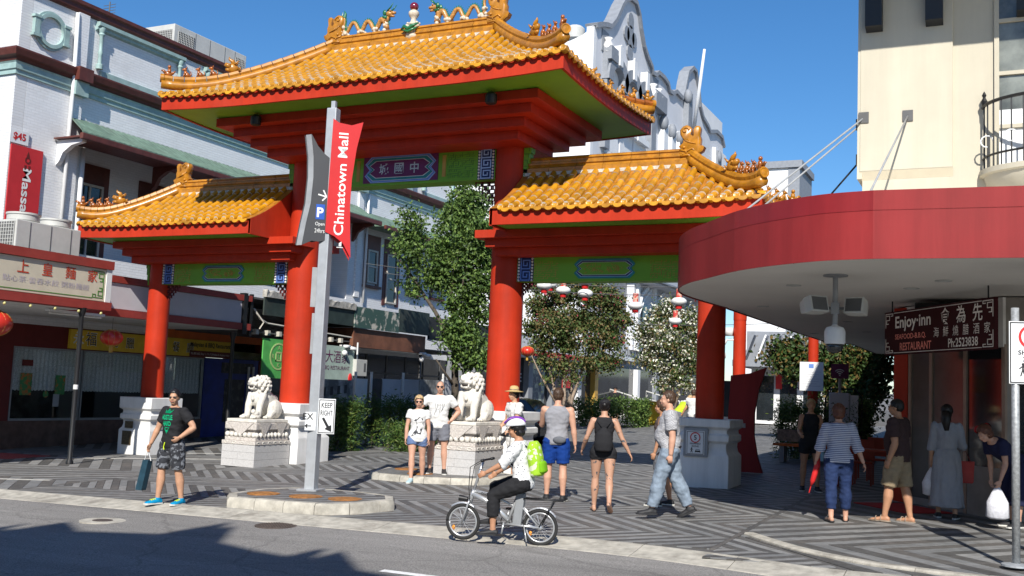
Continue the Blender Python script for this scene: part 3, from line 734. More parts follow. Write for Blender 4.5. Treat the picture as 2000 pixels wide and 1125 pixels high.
# ridge-end dragon ornaments (chiwen): scroll tail, sword hilt, jaws biting the ridge
def chiwen(x, z, s_, sc, roof):
    def P(a, b): return (x + s_ * a * sc, b * sc + z)
    out = [(-0.20, -0.12), (-0.24, 0.02), (-0.17, 0.10), (-0.23, 0.16), (-0.15, 0.22), (-0.14, 0.32), (-0.20, 0.42), (-0.21, 0.52), (-0.15, 0.60), (-0.06, 0.63), (0.02, 0.59), (0.06, 0.50), (0.03, 0.42), (0.10, 0.36), (0.12, 0.42), (0.11, 0.56), (0.15, 0.60), (0.22, 0.59), (0.24, 0.54), (0.22, 0.40), (0.25, 0.32), (0.24, 0.18), (0.30, 0.12), (0.34, 0.13), (0.30, 0.04), (0.20, -0.02), (0.18, -0.12)]
    mb = MB(); n = len(out)
    cx = sum(P(*p)[0] for p in out) / n; cz = sum(P(*p)[1] for p in out) / n
    rg = []
    for yy, k in ((-0.085, 0.86), (-0.06, 1.0), (0.06, 1.0), (0.085, 0.86)):
        rg.append([(cx + (P(*p)[0] - cx) * k, yy * sc * 1.3, cz + (P(*p)[1] - cz) * k) for p in out])
    mb.rings(rg); o = mb.build('ridge_dragon', m_tile2, roof, auto=50)
    mb = MB()
    for sy in (-1, 1):                               # raised scrollwork and jaws
        yy = sy * 0.115 * sc; sp_ = []
        for i in range(16):
            a = i / 15 * 3.6 * pi / 2; r = 0.085 * (1 - i / 19); px, pz = P(-0.08 + r * cos(a), 0.50 + r * sin(a)); sp_.append((px, yy, pz))
        mb.tube(sp_, 0.018 * sc, 6)
        for q in range(3): 
            px = [P(-0.14 + 0.05 * q, 0.36 - 0.02 * q), P(-0.06 + 0.05 * q, 0.27 - 0.02 * q), P(0.06 + 0.05 * q, 0.22 - .01 * q)]; mb.tube([(a, yy, b) for a, b in px], 0.014 * sc, 5)
        ey = P(-0.10, 0.13); mb.ball((ey[0], yy, ey[1]), 0.035 * sc, 8, 6)
        mb.tube([(P(a, b)[0], yy, P(a, b)[1]) for a, b in ((-0.20, 0.08), (-0.05, 0.04), (0.08, 0.10), (0.16, 0.02))], 0.022 * sc, 6)
        mb.tube([(P(a, b)[0], yy, P(a, b)[1]) for a, b in ((-0.18, -0.06), (-0.02, -0.04), (0.10, -0.08))], 0.026 * sc, 6)
        for q in range(5): 
            c = P(-0.12 + q * 0.07, -0.01 + 0.03 * (q % 2)); mb.ball((c[0], yy, c[1]), 0.022 * sc, 6, 5)
    mb.build('scrollwork', m_tile2, roof, smooth=True)
chiwen(2.16, 9.92, 1, 0.98, main_roof); chiwen(-2.12, 9.92, -1, 0.98, main_roof)
chiwen(6.62, 6.64, 1, 0.92, right_roof); chiwen(-6.58, 6.64, -1, 0.92, left_roof)
# ridge dragons in polychrome and the pearl finial
m_drag = mat('dragon_gold', (0.42, 0.20, 0.05), 0.4, var=0.4, scale=25, coat=0.2)
m_dgrn = mat('dragon_green', (0.02, 0.14, 0.05), 0.35, var=0.2, coat=0.3)
m_cloud = mat('dragon_cloud', (0.55, 0.47, 0.36), 0.5, var=0.25, scale=20)
m_pearl = mat('pearl_red', (0.16, 0.008, 0.02), 0.12, var=0.02, coat=1.0, spec=0.7)
def dragon(s_, x0, z0):
    P = lambda a, z: (x0 + s_ * a, 0, z0 + z)
    path = [(0.0, 0.04), (0.03, 0.20), (0.10, 0.30), (0.18, 0.28), (0.24, 0.14), (0.30, 0.05), (0.38, 0.08), (0.44, 0.22), (0.52, 0.31), (0.60, 0.28), (0.65, 0.14), (0.71, 0.05), (0.79, 0.09), (0.85, 0.24), (0.93, 0.33), (1.01, 0.29), (1.07, 0.14), (1.13, 0.05), (1.21, 0.10), (1.23, 0.24), (1.20, 0.34), (1.22, 0.46)]
    pts = []
    for (a, b), (c, d) in zip(path, path[1:]):
        for q in range(3): pts.append((a + (c - a) * q / 3, b + (d - b) * q / 3))
    pts.append(path[-1]); sm = pts
    for _ in range(3): sm = [sm[0]] + [((sm[i-1][0] + sm[i][0] + sm[i+1][0]) / 3, (sm[i-1][1] + sm[i][1] + sm[i+1][1]) / 3) for i in range(1, len(sm) - 1)] + [sm[-1]]
    n = len(sm); r = [0.07 if i < n * 0.15 else 0.062 - 0.03 * (i / n) for i in range(n)]
    body = MB(); body.tube([P(a, b) for a, b in sm], r, 9)
    d = body.build('dragon_body', m_drag, main_roof, smooth=True)
    mb = MB()
    for i in range(2, n - 1):
        a, b = Vector(P(*sm[i - 1])), Vector(P(*sm[i + 1])); t = (b - a).normalized(); nn = Vector((-t.z * s_, 0, t.x * s_)); 
        if nn.z < 0 and abs(t.x) > 0.3: nn = -nn
        p = Vector(P(*sm[i])); mb.add([p + nn * (r[i] * .8) - t * 0.022 + Vector((0, .008, 0)), p + nn * (r[i] * .8) + t * 0.022 + Vector((0, .008, 0)), p + nn * (r[i] + 0.055) + t * 0.0, p + nn * (r[i] * .8) - t * 0.022 - Vector((0, .008, 0)), p + nn * (r[i] * .8) + t * 0.022 - Vector((0, .008, 0))], [(0, 1, 2), (4, 3, 2), (3, 0, 2), (1, 4, 2)])
    mb.tube([P(1.22, 0.46), P(1.19, 0.56), P(1.23, 0.64)], [0.05, 0.03, 0.006], 6); mb.tube([P(1.22, 0.44), P(1.28, 0.52), P(1.27, 0.60)], [0.03, 0.02, 0.005], 6)
    mb.build('crest', m_dgrn, d)
    mb = MB(); mb.ball(P(-0.05, 0.40), (0.10, 0.075, 0.075), 10, 7); mb.tube([P(-0.09, 0.42), P(-0.22, 0.41)], [0.055, 0.03], 8); mb.tube([P(-0.08, 0.36), P(-0.19, 0.33)], [0.045, 0.02], 8); mb.tube([P(0.02, 0.34), P(0.04, 0.2)], [0.075, 0.07], 8)
    for yy in (-0.06, 0.06): mb.ball((P(-0.10, 0)[0], yy, z0 + 0.46), 0.022, 6, 5)
    mb.build('dragon_head', m_drag, d, smooth=True)
    mb = MB()
    for yy in (-0.05, 0.05): mb.tube([(P(-0.02, 0)[0], yy, z0 + 0.46), (P(-0.12, 0)[0], yy * 1.3, z0 + 0.54), (P(-0.19, 0)[0], yy * 1.6, z0 + 0.63)], [0.022, 0.016, 0.006], 6); mb.tube([(P(-0.02, 0)[0], yy, z0 + 0.30), (P(0.10, 0)[0], yy * 1.5, z0 + 0.33)], [0.05, 0.01], 6); mb.ball((P(0.04, 0)[0], yy * 1.4, z0 + 0.42), (0.05, 0.03, 0.07), 7, 5)
    mb.build('horns', m_dgrn, d, smooth=True)
    mb = MB(); rd = random.Random(3)
    for a, h in ((0.02, 0.16), (0.27, 0.07), (0.33, 0.07), (0.68, 0.07), (0.74, 0.07), (1.10, 0.07), (1.16, 0.09), (1.24, 0.26)):
        for q in range(6): mb.ball((P(a + rd.uniform(-.05, .05), 0)[0], rd.uniform(-.06, .06), z0 + rd.uniform(0, h)), rd.uniform(0.035, 0.055), 7, 5)
    tag(mb.build('clouds', m_cloud, d, smooth=True), kind='stuff')
dragon(-1, -0.72, 10.02); dragon(1, 0.62, 10.02)
fin = MB(); fin.lathe([(0.15, 9.70), (0.17, 9.80), (0.14, 9.92), (0.17, 9.98), (0.12, 10.06), (0.07, 10.16), (0.06, 10.22), (0.10, 10.27), (0.125, 10.33), (0.12, 10.38), (0.07, 10.42), (0.05, 10.44)], (0, 0, 0), 18)
rd = random.Random(5)
for k in range(26): a = rd.uniform(0, 2 * pi); fin.ball((0.14 * cos(a), 0.14 * sin(a), rd.uniform(9.78, 10.12)), rd.uniform(0.03, 0.06), 7, 5)
fb_ = fin.build('finial', m_cloud, main_roof, smooth=True)
mb = MB(); mb.ball((0, 0, 10.51), 0.105, 18, 12); mb.build('pearl', m_pearl, fb_, smooth=True)
mb = MB()
for sy in (-1, 1): mb.tube([(-0.22, sy * .17, 9.93), (-0.12, sy * .20, 9.99), (0.0, sy * .21, 9.92), (0.10, sy * .20, 9.99), (0.24, sy * .16, 10.05)], [0.02, 0.045, 0.05, 0.045, 0.015], 7); mb.tube([(-0.2, sy * .17, 9.93), (0, sy * .21, 9.86), (0.2, sy * .17, 9.95)], [0.02, 0.04, 0.02], 7)
tag(mb.build('ribbon', m_dgrn, fb_, smooth=True), kind='stuff')

# columns and plinths
def column(x, r, ztop):
    mb = MB(); zb = G(x, 0) + 1.25; mb.lathe([(r * 1.015, zb), (r * 1.01, zb + 1.5), (r, ztop)], (x, 0, 0), 40); return mb.build('column', m_red, GATE, auto=40)
def plinth(x, hw, zt, d0=0.02):
    zb = G(x, 0) - 0.15; mb = MB()
    pr = [(1.0, zb), (1.0, zb + 0.72), (0.99, zb + 0.74), (0.90, zb + 0.80), (0.865, zb + 0.89), (0.875, zb + 0.97), (0.985, zb + 1.01), (0.985, zb + 1.12), (0.90, zb + 1.15), (0.90, zb + 1.22), (1.03, zb + 1.27), (1.03, zt)]
    mb.rings([[(x + a * hw * k, b * hw * k, z) for a, b in ((-1, -1), (1, -1), (1, 1), (-1, 1))] for k, z in pr])
    return mb.build('plinth', m_plinth, GATE, auto=30, bevel=0.012)
COLS = [(-CB, 0.268, 5.2, 0.515), (-CA, 0.355, 7.6, 0.60), (CA, 0.355, 7.6, 0.60), (CB, 0.268, 5.2, 0.515)]
for x, r, zt, hw in COLS:
    column(x, r, zt); plinth(x, hw, 1.33 + G(x, 0) * 0.6)
p1 = [o for o in GATE.children if o.name.startswith('plinth')]
def panel_on(parent, x0, x1, y, z0, z1, m, name, th=0.012):
    mb = MB(); mb.box(x0, x1, y - th, y, z0, z1); return mb.build(name, m, parent)
g1 = G(-CB, 0)
panel_on(p1[0], -7.44, -7.18, -0.517, g1 + 0.66 - .03, g1 + 0.83 - .03, m_bronze, 'plaque'); 
for k in range(4):
    pass
panel_on(p1[0], -7.50, -7.21, -0.518, g1 + 0.22, g1 + 0.56, m_bronze, 'plaque', 0.02)
mb = MB(); mb.box(-CB + 0.515, -CB + 0.53, -0.30, 0.05, g1 + 0.62, g1 + 0.80); mb.build('plaque', mat('grey_plate', (0.35, 0.36, 0.36), 0.5), p1[0])

# corbelled beams under the roofs
def corbels(x0, x1, d0, zt, n, dx, dd, dz, closed_in=None):
    for i in range(n):
        xa, xb = x0, x1
        if closed_in != 'l': xa = x0 + dx * i
        if closed_in != 'r': xb = x1 - dx * i
        mb = MB(); mb.box(xa, xb, -d0 + dd * i, d0 - dd * i, zt - dz * (i + 1), zt - dz * i - 0.001 * (i > 0)); mb.build('corbel', m_red, GATE, bevel=0.006)
corbels(-4.05, 4.05, 1.78, 7.72, 4, 0.27, 0.29, 0.19)
corbels(2.34, 7.92, 0.92, 5.085, 3, 0.16, 0.17, 0.165)
corbels(-7.92, -2.34, 0.92, 5.085, 3, 0.16, 0.17, 0.165)

# painted beams
FR = lambda y0: (lambda a, b, d: (a, y0 - d, b))
def greek(mb, xa, xb, z0, z1, y0):
    """key-pattern strip, running up"""
    w_ = xb - xa; n = max(2, round((z1 - z0) / (w_ * 0.95))); h = (z1 - z0) / n; f = FR(y0); s_ = w_ * 0.09
    for k in range(n):
        zb = z0 + k * h; u = lambda a, b: (xa + w_ * a, zb + h * b)
        stroke(mb, [u(.08, .06), u(.92, .06), u(.92, .80), u(.30, .80), u(.30, .34), u(.66, .34), u(.66, .56)], s_, f, 0.0, 0.012 + 0.0003 * k)
        stroke(mb, [u(.08, .10), u(.08, .96)], s_, f, 0.0, 0.0115)
_st = stroke
def stroke(mb, pts, wd, fn, d0, d1):
    for i in range(len(pts) - 1): _st(mb, pts[i:i + 2], wd, fn, d0, d1 + 0.0004 * (i % 3))
    return mb
def chev_panel(par, xc, zc, hw, hh, y0, cols, inner, inner_name):
    """elongated panel with arrow-notched ends, nested borders"""
    def outline(k):
        w_, h = hw - k, hh - k * 0.75; nt = hh * 0.55
        return [(xc - w_ + nt, zc - h), (xc + w_ - nt, zc - h), (xc + w_, zc - h * 0.45), (xc + w_ - nt * .75, zc), (xc + w_, zc + h * 0.45), (xc + w_ - nt, zc + h), (xc - w_ + nt, zc + h), (xc - w_, zc + h * 0.45), (xc - w_ + nt * .75, zc), (xc - w_, zc - h * 0.45)]
    for i, (k, m) in enumerate(cols):
        mb = MB(); mb.prism(outline(k), FR(y0), 0, 0.012 + i * 0.004); mb.build(inner_name if i == len(cols) - 1 else 'panel_border', m, par)
def beam(x0, x1, z0, z1, th, big):
    mb = MB(); mb.box(x0, x1, -th, th, z0, z1); b = mb.build('beam', m_green, GATE, bevel=0.008)
    y0 = -th; kw = 0.24 if not big else 0.27
    for sgn, xa in ((1, x0 + 0.02), (-1, x1 - 0.02 - kw - 0.13)):
        mb = MB(); mb.box(xa, xa + kw + 0.13, y0 - 0.006, y0 + 0.01, z0 + 0.005, z1 - 0.005); s_ = mb.build('key_strip', m_navy, b)
        mb = MB(); greek(mb, xa + 0.065, xa + 0.065 + kw, z0 + 0.02, z1 - 0.02, y0 - 0.006); mb.build('key_pattern', m_blue if not big else m_pblue, b)
        mb = MB(); n = int((z1 - z0) / 0.062)
        for k in range(n):
            for xx in (xa + 0.032, xa + kw + 0.098): mb.ball((xx, y0 - 0.008, z0 + (k + .5) * (z1 - z0) / n), 0.026, 8, 6)
        tag(mb.build('bead_rows', m_white, b, smooth=True), kind='stuff')
    xc, zc = (x0 + x1) / 2, (z0 + z1) / 2
    # incised maze work either side
    for sgn in (-1, 1):
        mb = MB(); rd = random.Random(11 + sgn); cx = xc + sgn * ((x1 - x0) * (0.335 if not big else 0.33)); hw_, hh_ = (x1 - x0) * (0.085 if not big else 0.075), (z1 - z0) * 0.38
        g = 0.045; nx_, nz_ = int(2 * hw_ / g), int(2 * hh_ / g)
        for i in range(nx_):
            for j in range(nz_):
                a, b_ = cx - hw_ + i * g, zc - hh_ + j * g
                if rd.random() < 0.5: stroke(mb, [(a, b_), (a + g, b_)], 0.010, FR(y0), 0, 0.006)
                elif rd.random() < 0.7: stroke(mb, [(a, b_), (a, b_ + g)], 0.010, FR(y0), 0, 0.007)
        tag(mb.build('maze_carving', m_green_d if big else m_gold, b), kind='stuff')
    if big:
        mb = MB(); mb.prism([(xc - 0.98, z0 + 0.06), (xc + 0.98, z0 + 0.06), (xc + 0.98, z1 - 0.06), (xc - 0.98, z1 - 0.06)], FR(y0), 0, 0.02); mb.build('name_panel', m_purple, b)
        chev_panel(b, xc, zc, 0.93, 0.30, y0 - 0.020, [(0, m_pblue), (0.014, m_blue), (0.055, m_white), (0.065, m_teal), (0.135, m_white), (0.15, m_purple)], None, 'panel_field')
        mb = MB()
        for k, ch in enumerate('城國中'):
            c = xc + (k - 1) * 0.40; text_mb(mb, ch, 0.25, lambda a, b2, d, c=c: (c + a, y0 - 0.058 - d, zc - 0.125 + b2), 0.006, bold=0.012)
        mb.build('name_characters', m_silver, b)
        for sgn in (-1, 1):
            mb = MB(); c = xc + sgn * 1.13; mb.prism([(c - .045, zc - .24), (c + .045, zc - .24), (c + .045, zc + .24), (c - .045, zc + .24)], FR(y0), 0, 0.01); mb.build('side_tablet', m_gold, b)
    else:
        chev_panel(b, xc, zc, 0.66, 0.20, y0, [(0, m_teal), (0.045, m_pblue), (0.058, m_navy), (0.088, m_white), (0.098, m_green)], None, 'panel_field')
        mb = MB(); rd = random.Random(4)
        for k in range(60):
            a, c = xc + rd.uniform(-.42, .42), zc + rd.uniform(-.07, .07); stroke(mb, [(a, c), (a + rd.choice((-.04, .04, 0)), c + rd.choice((-.03, .03)))], 0.011, FR(y0 - 0.028), 0, 0.006 + 0.0001 * k)
        tag(mb.build('scroll_carving', m_gold, b), kind='stuff')
    return b
beam(-CA + 0.30, CA - 0.30, 6.30, 7.02, 0.22, True)
beam(CA + 0.30, CB - 0.22, 4.08, 4.60, 0.18, False)
beam(-CB + 0.22, -CA - 0.30, 4.08, 4.60, 0.18, False)
# stepped green brackets on the outer sides, red fretwork brackets under the beams
def bracket(x, s_, ztop, sc):
    mb = MB(); o = [(0, 0), (0.22, 0), (0.22, -0.22), (0.17, -0.22), (0.17, -0.52), (0.12, -0.52), (0.12, -0.80), (0.06, -0.80), (0.06, -1.0), (0, -1.0)]
    mb.prism([(x + s_ * a * sc, ztop + b * sc) for a, b in o], FR(-0.05), -0.10, 0.10); b = mb.build('bracket', m_green, GATE)
    mb = MB()
    for k in range(5): stroke(mb, [(x + s_ * .04 * sc, ztop - (.08 + .17 * k) * sc), (x + s_ * (.17 - .03 * k) * sc, ztop - (.08 + .17 * k) * sc), (x + s_ * (.17 - .03 * k) * sc, ztop - (.17 + .17 * k) * sc)], 0.014, FR(-0.15), 0, 0.006)
    mb.build('bracket_carving', m_green_d, b)
bracket(CA + 0.34, 1, 7.02, 0.78); bracket(-CA - 0.34, -1, 7.02, 0.78); bracket(-CB - 0.25, -1, 4.62, 0.55); bracket(CB + 0.25, 1, 4.62, 0.55)
def fretwork(x, s_, z, sc):
    mb = MB(); g = 0.085 * sc
    def L(pts): stroke(mb, [(x + s_ * a * g, z - b * g) for a, b in pts], 0.016, FR(0.03), 0, 0.05)
    for i in range(6):
        n = 6 - i
        for j in range(n):
            if (i + j) % 2: L([(j, i), (j + 1, i), (j + 1, i + 1)])
            else: L([(j, i + 1), (j, i), (j + 1, i)]); L([(j + .5, i), (j + .5, i + 1)])
    mb.build('fretwork', m_maroon, GATE)
fretwork(CA - 0.355, -1, 6.295, 1.0); fretwork(-CA + 0.355, 1, 6.295, 1.0); fretwork(CB - 0.27, -1, 4.075, 0.75); fretwork(CA + 0.355, 1, 4.075, 0.5); fretwork(-CA - 0.355, -1, 4.075, 0.8); fretwork(-CB + 0.27, 1, 4.075, 0.75)
# black spotlights on the corbels
m_black = mat('black_metal', (0.012, 0.012, 0.013), 0.45, spec=0.5)
for px in (-2.78, 3.1):
    mb = MB(); mb.lathe([(0.10, 7.44), (0.12, 7.47), (0.12, 7.62), (0.06, 7.68)], (px, -1.92, 0), 14); mb.box(px - .03, px + .03, -1.9, -1.76, 7.55, 7.65); mb.build('spotlight', m_black, GATE, auto=40)
# shared-zone notice on the right plinth
pr_ = [o for o in GATE.children if o.name.startswith('plinth')][3]; gz = G(CB, 0)
m_signw = mat('sign_white', (0.72, 0.73, 0.73), 0.45, var=0.03, dirt=0.08); m_signk = mat('sign_black', (0.015, 0.015, 0.016), 0.5); m_signr = mat('sign_red', (0.55, 0.02, 0.02), 0.45); m_grey = mat('grey_paint', (0.30, 0.31, 0.32), 0.5)
def shared_zone(parent, fn, w_, h):
    """5 in a red ring, SHARED ZONE, walker and car; fn(a, b, d)"""
    mb = MB(); n = 28; R0, R1 = w_ * 0.30, w_ * 0.24; cy = h * 0.27
    v = []; 
    for r in (R0, R1):
        for j in range(n): v.append(fn(r * cos(2 * pi * j / n), cy + r * sin(2 * pi * j / n), 0.004))
    mb.add(v, [(j, (j + 1) % n, n + (j + 1) % n, n + j) for j in range(n)]); mb.build('red_ring', m_signr, parent)
    mb = MB(); text_mb(mb, '5', w_ * 0.27, lambda a, b, d: fn(a, cy - w_ * 0.135 + b, d), 0.004, bold=0.01)
    text_mb(mb, 'SHARED', h * 0.075, lambda a, b, d: fn(a, -h * 0.035 + b, d), 0.004, bold=0.012, width=w_ * 0.62); text_mb(mb, 'ZONE', h * 0.075, lambda a, b, d: fn(a, -h * 0.15 + b, d), 0.004, bold=0.012, width=w_ * 0.42)
    o = lambda a, b: (a * w_, b * h)
    walker = [(-.27, -.40), (-.24, -.40), (-.21, -.32), (-.17, -.40), (-.14, -.40), (-.18, -.29), (-.19, -.25), (-.12, -.28), (-.11, -.265), (-.18, -.225), (-.22, -.225), (-.29, -.265), (-.28, -.285), (-.225, -.25), (-.225, -.29)]
    mb.prism([o(*p) for p in walker], fn, 0.001, 0.004); mb.add([fn(o(-.2, 0)[0] + .035 * w_ * cos(j), o(0, -.20)[1] + .035 * w_ * sin(j), 0.004) for j in [2 * pi * i / 12 for i in range(12)]], [tuple(range(12))])
    car = [(.0, -.39), (.03, -.39), (.03, -.365), (.27, -.365), (.27, -.39), (.30, -.39), (.30, -.315), (.27, -.30), (.25, -.245), (.05, -.245), (.03, -.30), (.0, -.315)]
    mb.prism([o(*p) for p in car], fn, 0.001, 0.004); tag(mb.build('sign_print', m_signk, parent), kind='stuff')
    mb = MB(); scr = [(.06, -.262), (.24, -.262), (.25, -.30), (.05, -.30)]; mb.prism([o(*p) for p in scr], fn, 0.0042, 0.0055); mb.build('car_window', m_signw, parent)
y_ = -0.515 * 1.03
def pfn(a, b, d): return (7.03 + a, y_ - 0.03 - d, gz + 0.80 + b)
mb = MB(); mb.box(6.80, 7.26, y_ - 0.018, y_ + 0.06, gz + 0.56, gz + 1.09); nb = mb.build('notice_frame', m_grey, pr_)
mb = MB(); mb.box(6.855, 7.205, y_ - 0.03, y_ - 0.017, gz + 0.60, gz + 1.04); mb.build('notice_board', m_signw, pr_)
shared_zone(pr_, pfn, 0.33, 0.42)
mb = MB(); stroke(mb, [(-.155, -.19), (.155, -.19), (.155, .22), (-.155, .22), (-.155, -.19)], 0.008, pfn, 0.0, 0.003); mb.build('notice_border', m_signk, pr_)
# ================================================================== white painted brick building on the left, shops and awnings
WX = -11.0
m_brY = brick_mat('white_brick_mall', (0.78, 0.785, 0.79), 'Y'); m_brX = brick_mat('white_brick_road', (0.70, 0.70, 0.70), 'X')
m_brown = mat('brown_trim', (0.105, 0.028, 0.020), 0.5, var=0.2, scale=5, dirt=0.3)
m_duck = mat('duck_green_trim', (0.30, 0.42, 0.40), 0.55, var=0.12, scale=4, dirt=0.35)
m_pipe = mat('white_pipe', (0.72, 0.72, 0.71), 0.4, var=0.05, dirt=0.15)
m_vgreen = mat('green_roof_iron', (0.13, 0.20, 0.15), 0.55, var=0.25, scale=3, dirt=0.3)
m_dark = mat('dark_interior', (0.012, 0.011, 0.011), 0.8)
m_glassd = mat('dark_window_glass', (0.018, 0.022, 0.025), 0.06, var=0.3, scale=1.5, spec=0.8)
m_cream = mat('cream_joinery', (0.50, 0.47, 0.41), 0.55, var=0.08)
m_soff = mat('awning_lining', (0.72, 0.70, 0.66), 0.7, var=0.1)
LB = thing('brick_pub_building', (WX, 8, 0), 'long two-storey white painted brick building with brown cornice and pale green trim on the left', 'building')
Y0, Y1 = -1.72, 22.0; ZT = 11.75
mb = MB(); mb.box(WX - 14, WX, Y0, Y1, 4.0, ZT)
wall = MB()
# mall-side wall with the recessed verandah (Y 0.75..13.6, z 5.0..8.2) left open
def wx(y0, y1, z0, z1, x1=WX, x0=WX - 0.35): wall.box(x0, x1, y0, y1, z0, z1)
wx(Y0 + .35, 0.72, 3.0, ZT); wx(0.72, 13.7, 8.6, ZT); wx(0.72, 13.7, 3.0, 5.05); wx(13.7, Y1, 3.0, ZT); wall.box(WX - 1.7, WX - 1.5, 0.4, 14, 4.8, 8.7)
wall.box(WX - 1.7, WX - 0.35, 0.5, 0.72, 4.8, 8.7); wall.box(WX - 1.7, WX - 0.35, 13.7, 13.9, 4.8, 8.7)
wall.build('wall', m_brY, LB)
mb = MB(); mb.box(WX - 16, WX, Y0, Y0 + .34, 3.0, ZT); mb.build('wall', m_brX, LB)
mb = MB(); mb.box(WX - 16, WX - 0.36, Y0 + .36, Y1, ZT - .9, ZT - .8); mb.box(WX - 1.5, WX - .36, .73, 13.69, 8.55, 8.59); mb.build('flat_roof', m_brown, LB)
mb = MB(); mb.box(WX - 16, WX - 15.6, Y0 + .36, Y1, 3.0, ZT); mb.box(WX - 15.6, WX - .36, Y1 - .3, Y1 - .001, 3.0, ZT); mb.build('wall', m_brY, LB)
mb = MB(); mb.box(WX - 1.49, WX - 0.01, 0.73, 13.69, 4.9, 5.04); mb.build('verandah_floor', m_soff, LB)
def mould(name, prof_, m, ya, yb, z, road=True, x=WX):
    """horizontal moulding: prof (out, dz) profile swept along the mall face and round the corner along the road face"""
    mb = MB()
    A = [[(x + o, ya - (o if road else 0), z + dz) for o, dz in prof_], [(x + o, yb, z + dz) for o, dz in prof_]]
    if road: A = [[(x - 16, ya - o, z + dz) for o, dz in prof_]] + A
    mb.rings(A); return mb.build(name, m, LB)
mould('cornice', [(-.02, 0), (.10, .02), (.13, .10), (.22, .14), (.26, .28), (.26, .33), (-.02, .36)], m_brown, Y0, Y1, 9.80)
mould('frieze', [(-.02, 0), (.05, .0), (.05, .10), (.09, .13), (.10, .28), (.13, .32), (-.02, .325)], m_duck, Y0, Y1, 9.475)
mould('coping', [(-.36, 0), (.06, .0), (.10, .06), (.10, .18), (.16, .22), (.16, .32), (-.36, .34)], m_brown, Y0, Y1, 11.76)
# piers that carry the cornices
for yy in (0.22, 14.3):
    mb = MB(); mb.box(WX, WX + 0.10, yy - 0.18, yy + 0.18, 10.16, 11.75); mb.box(WX, WX + .08, yy - .16, yy + .16, 5.2, 9.47); mb.build('pier', m_brY, LB)
    mb = MB(); mb.box(WX + .1, WX + 0.36, yy - 0.24, yy + 0.24, 9.80, 10.17); mb.build('cornice_break', m_brown, LB)
    mb = MB(); mb.box(WX + .05, WX + 0.24, yy - 0.22, yy + 0.22, 9.40, 9.796); mb.build('capital', m_duck, LB)
# oval louvre surround
def ring_yz(mb, yc, zc, ro, ri, x0, x1, n=36, sy=1, sz=1):
    o = [(yc + ro * cos(2*pi*j/n) * sy, zc + ro * sin(2*pi*j/n) * sz) for j in range(n)]; i_ = [(yc + ri * cos(2*pi*j/n) * sy, zc + ri * sin(2*pi*j/n) * sz) for j in range(n)]
    v = [(x0, *p) for p in o] + [(x1, *p) for p in o] + [(x1, *p) for p in i_] + [(x0, *p) for p in i_]
    mb.add(v, [(j, (j+1) % n, n + (j+1) % n, n + j) for j in range(n)] + [(n + j, n + (j+1) % n, 2*n + (j+1) % n, 2*n + j) for j in range(n)] + [(2*n + j, 2*n + (j+1) % n, 3*n + (j+1) % n, 3*n + j) for j in range(n)])
mb = MB(); ring_yz(mb, -0.80, 10.92, 0.47, 0.37, WX, WX + 0.10); ring_yz(mb, -0.80, 10.92, 0.53, 0.44, WX, WX + 0.06)
for zz in (10.92,): mb.box(WX, WX + 0.11, -1.36, -1.20, 10.70, 11.14); mb.box(WX, WX + 0.11, -0.40, -0.24, 10.70, 11.14); mb.box(WX, WX + 0.13, -1.40, -1.18, 11.14, 11.21); mb.box(WX, WX + 0.13, -0.42, -0.20, 11.14, 11.21); mb.box(WX, WX + 0.13, -1.40, -1.18, 10.63, 10.70); mb.box(WX, WX + 0.13, -0.42, -0.20, 10.63, 10.70)
ov = mb.build('oval_surround', m_duck, LB, auto=35)
mb = MB(); mb.prism([(-0.80 + .40 * cos(2*pi*j/30), 10.92 + .40 * sin(2*pi*j/30)) for j in range(30)], lambda a, b, d: (WX + d, a, b), 0.002, 0.012); mb.build('oval_panel', m_brY, ov)
# framed parapet panels with colonettes
for (ya, yb) in ((0.85, 3.95), (5.2, 8.4), (9.6, 12.8), (15.4, 18.2), (19.0, 21.6)):
    mb = MB(); zz = 10.36
    for y in (ya, yb):
        mb.lathe([(0.10, zz), (0.10, zz + .12), (0.06, zz + .16), (0.05, zz + .4), (0.075, zz + .48), (0.05, zz + .54), (0.055, zz + .95), (0.09, zz + 1.0), (0.07, zz + 1.05), (0.10, zz + 1.12), (0.10, zz + 1.2)], (WX + .10, y, 0), 12)
    mb.build('colonette', m_duck, LB, auto=40)['kind'] = 'stuff'
    mb = MB(); mb.rings([[(WX + o, y, 11.50 + dz) for o, dz in [(0, -.04), (.10, 0), (.10, .06), (.18, .10), (.18, .2), (0, .22)]] for y in (ya - .16, yb + .16)]); mb.build('panel_cornice', m_duck, LB)
    mb = MB(); mb.box(WX, WX + .09, ya + .1, yb - .1, 10.18, 10.34); mb.build('panel_base', m_duck, LB)
# verandah roof of green iron, gutter, brackets
mb = MB(); n = 150; ya, yb = -0.45, 14.2; rg = []
for i in range(n + 1):
    y = ya + (yb - ya) * i / n; dz = 0.016 * (i % 2); hip = max(0, 1 - (y - ya) / 0.55)
    rg.append([(WX + 1.16, y, 8.17 + dz), (WX + 0.55 + .6 * hip, y, 8.47 + dz - .28 * hip), (WX + 0.02 + 1.1 * hip, y, 8.80 + dz - .56 * hip), (WX + 0.02 + 1.1 * hip, y, 8.76 - .56 * hip), (WX + 1.16, y, 8.13)])
mb.rings(rg); vr = mb.build('verandah_roof', m_vgreen, LB)
mb = MB(); mb.box(WX + 1.05, WX + 1.17, ya, yb, 7.98, 8.15); mb.build('gutter', m_brown, LB, bevel=0.02)
mb = MB(); mb.box(WX + 0.02, WX + 1.04, ya + .05, yb - .05, 8.05, 8.09); mb.build('verandah_lining', m_brown, LB)
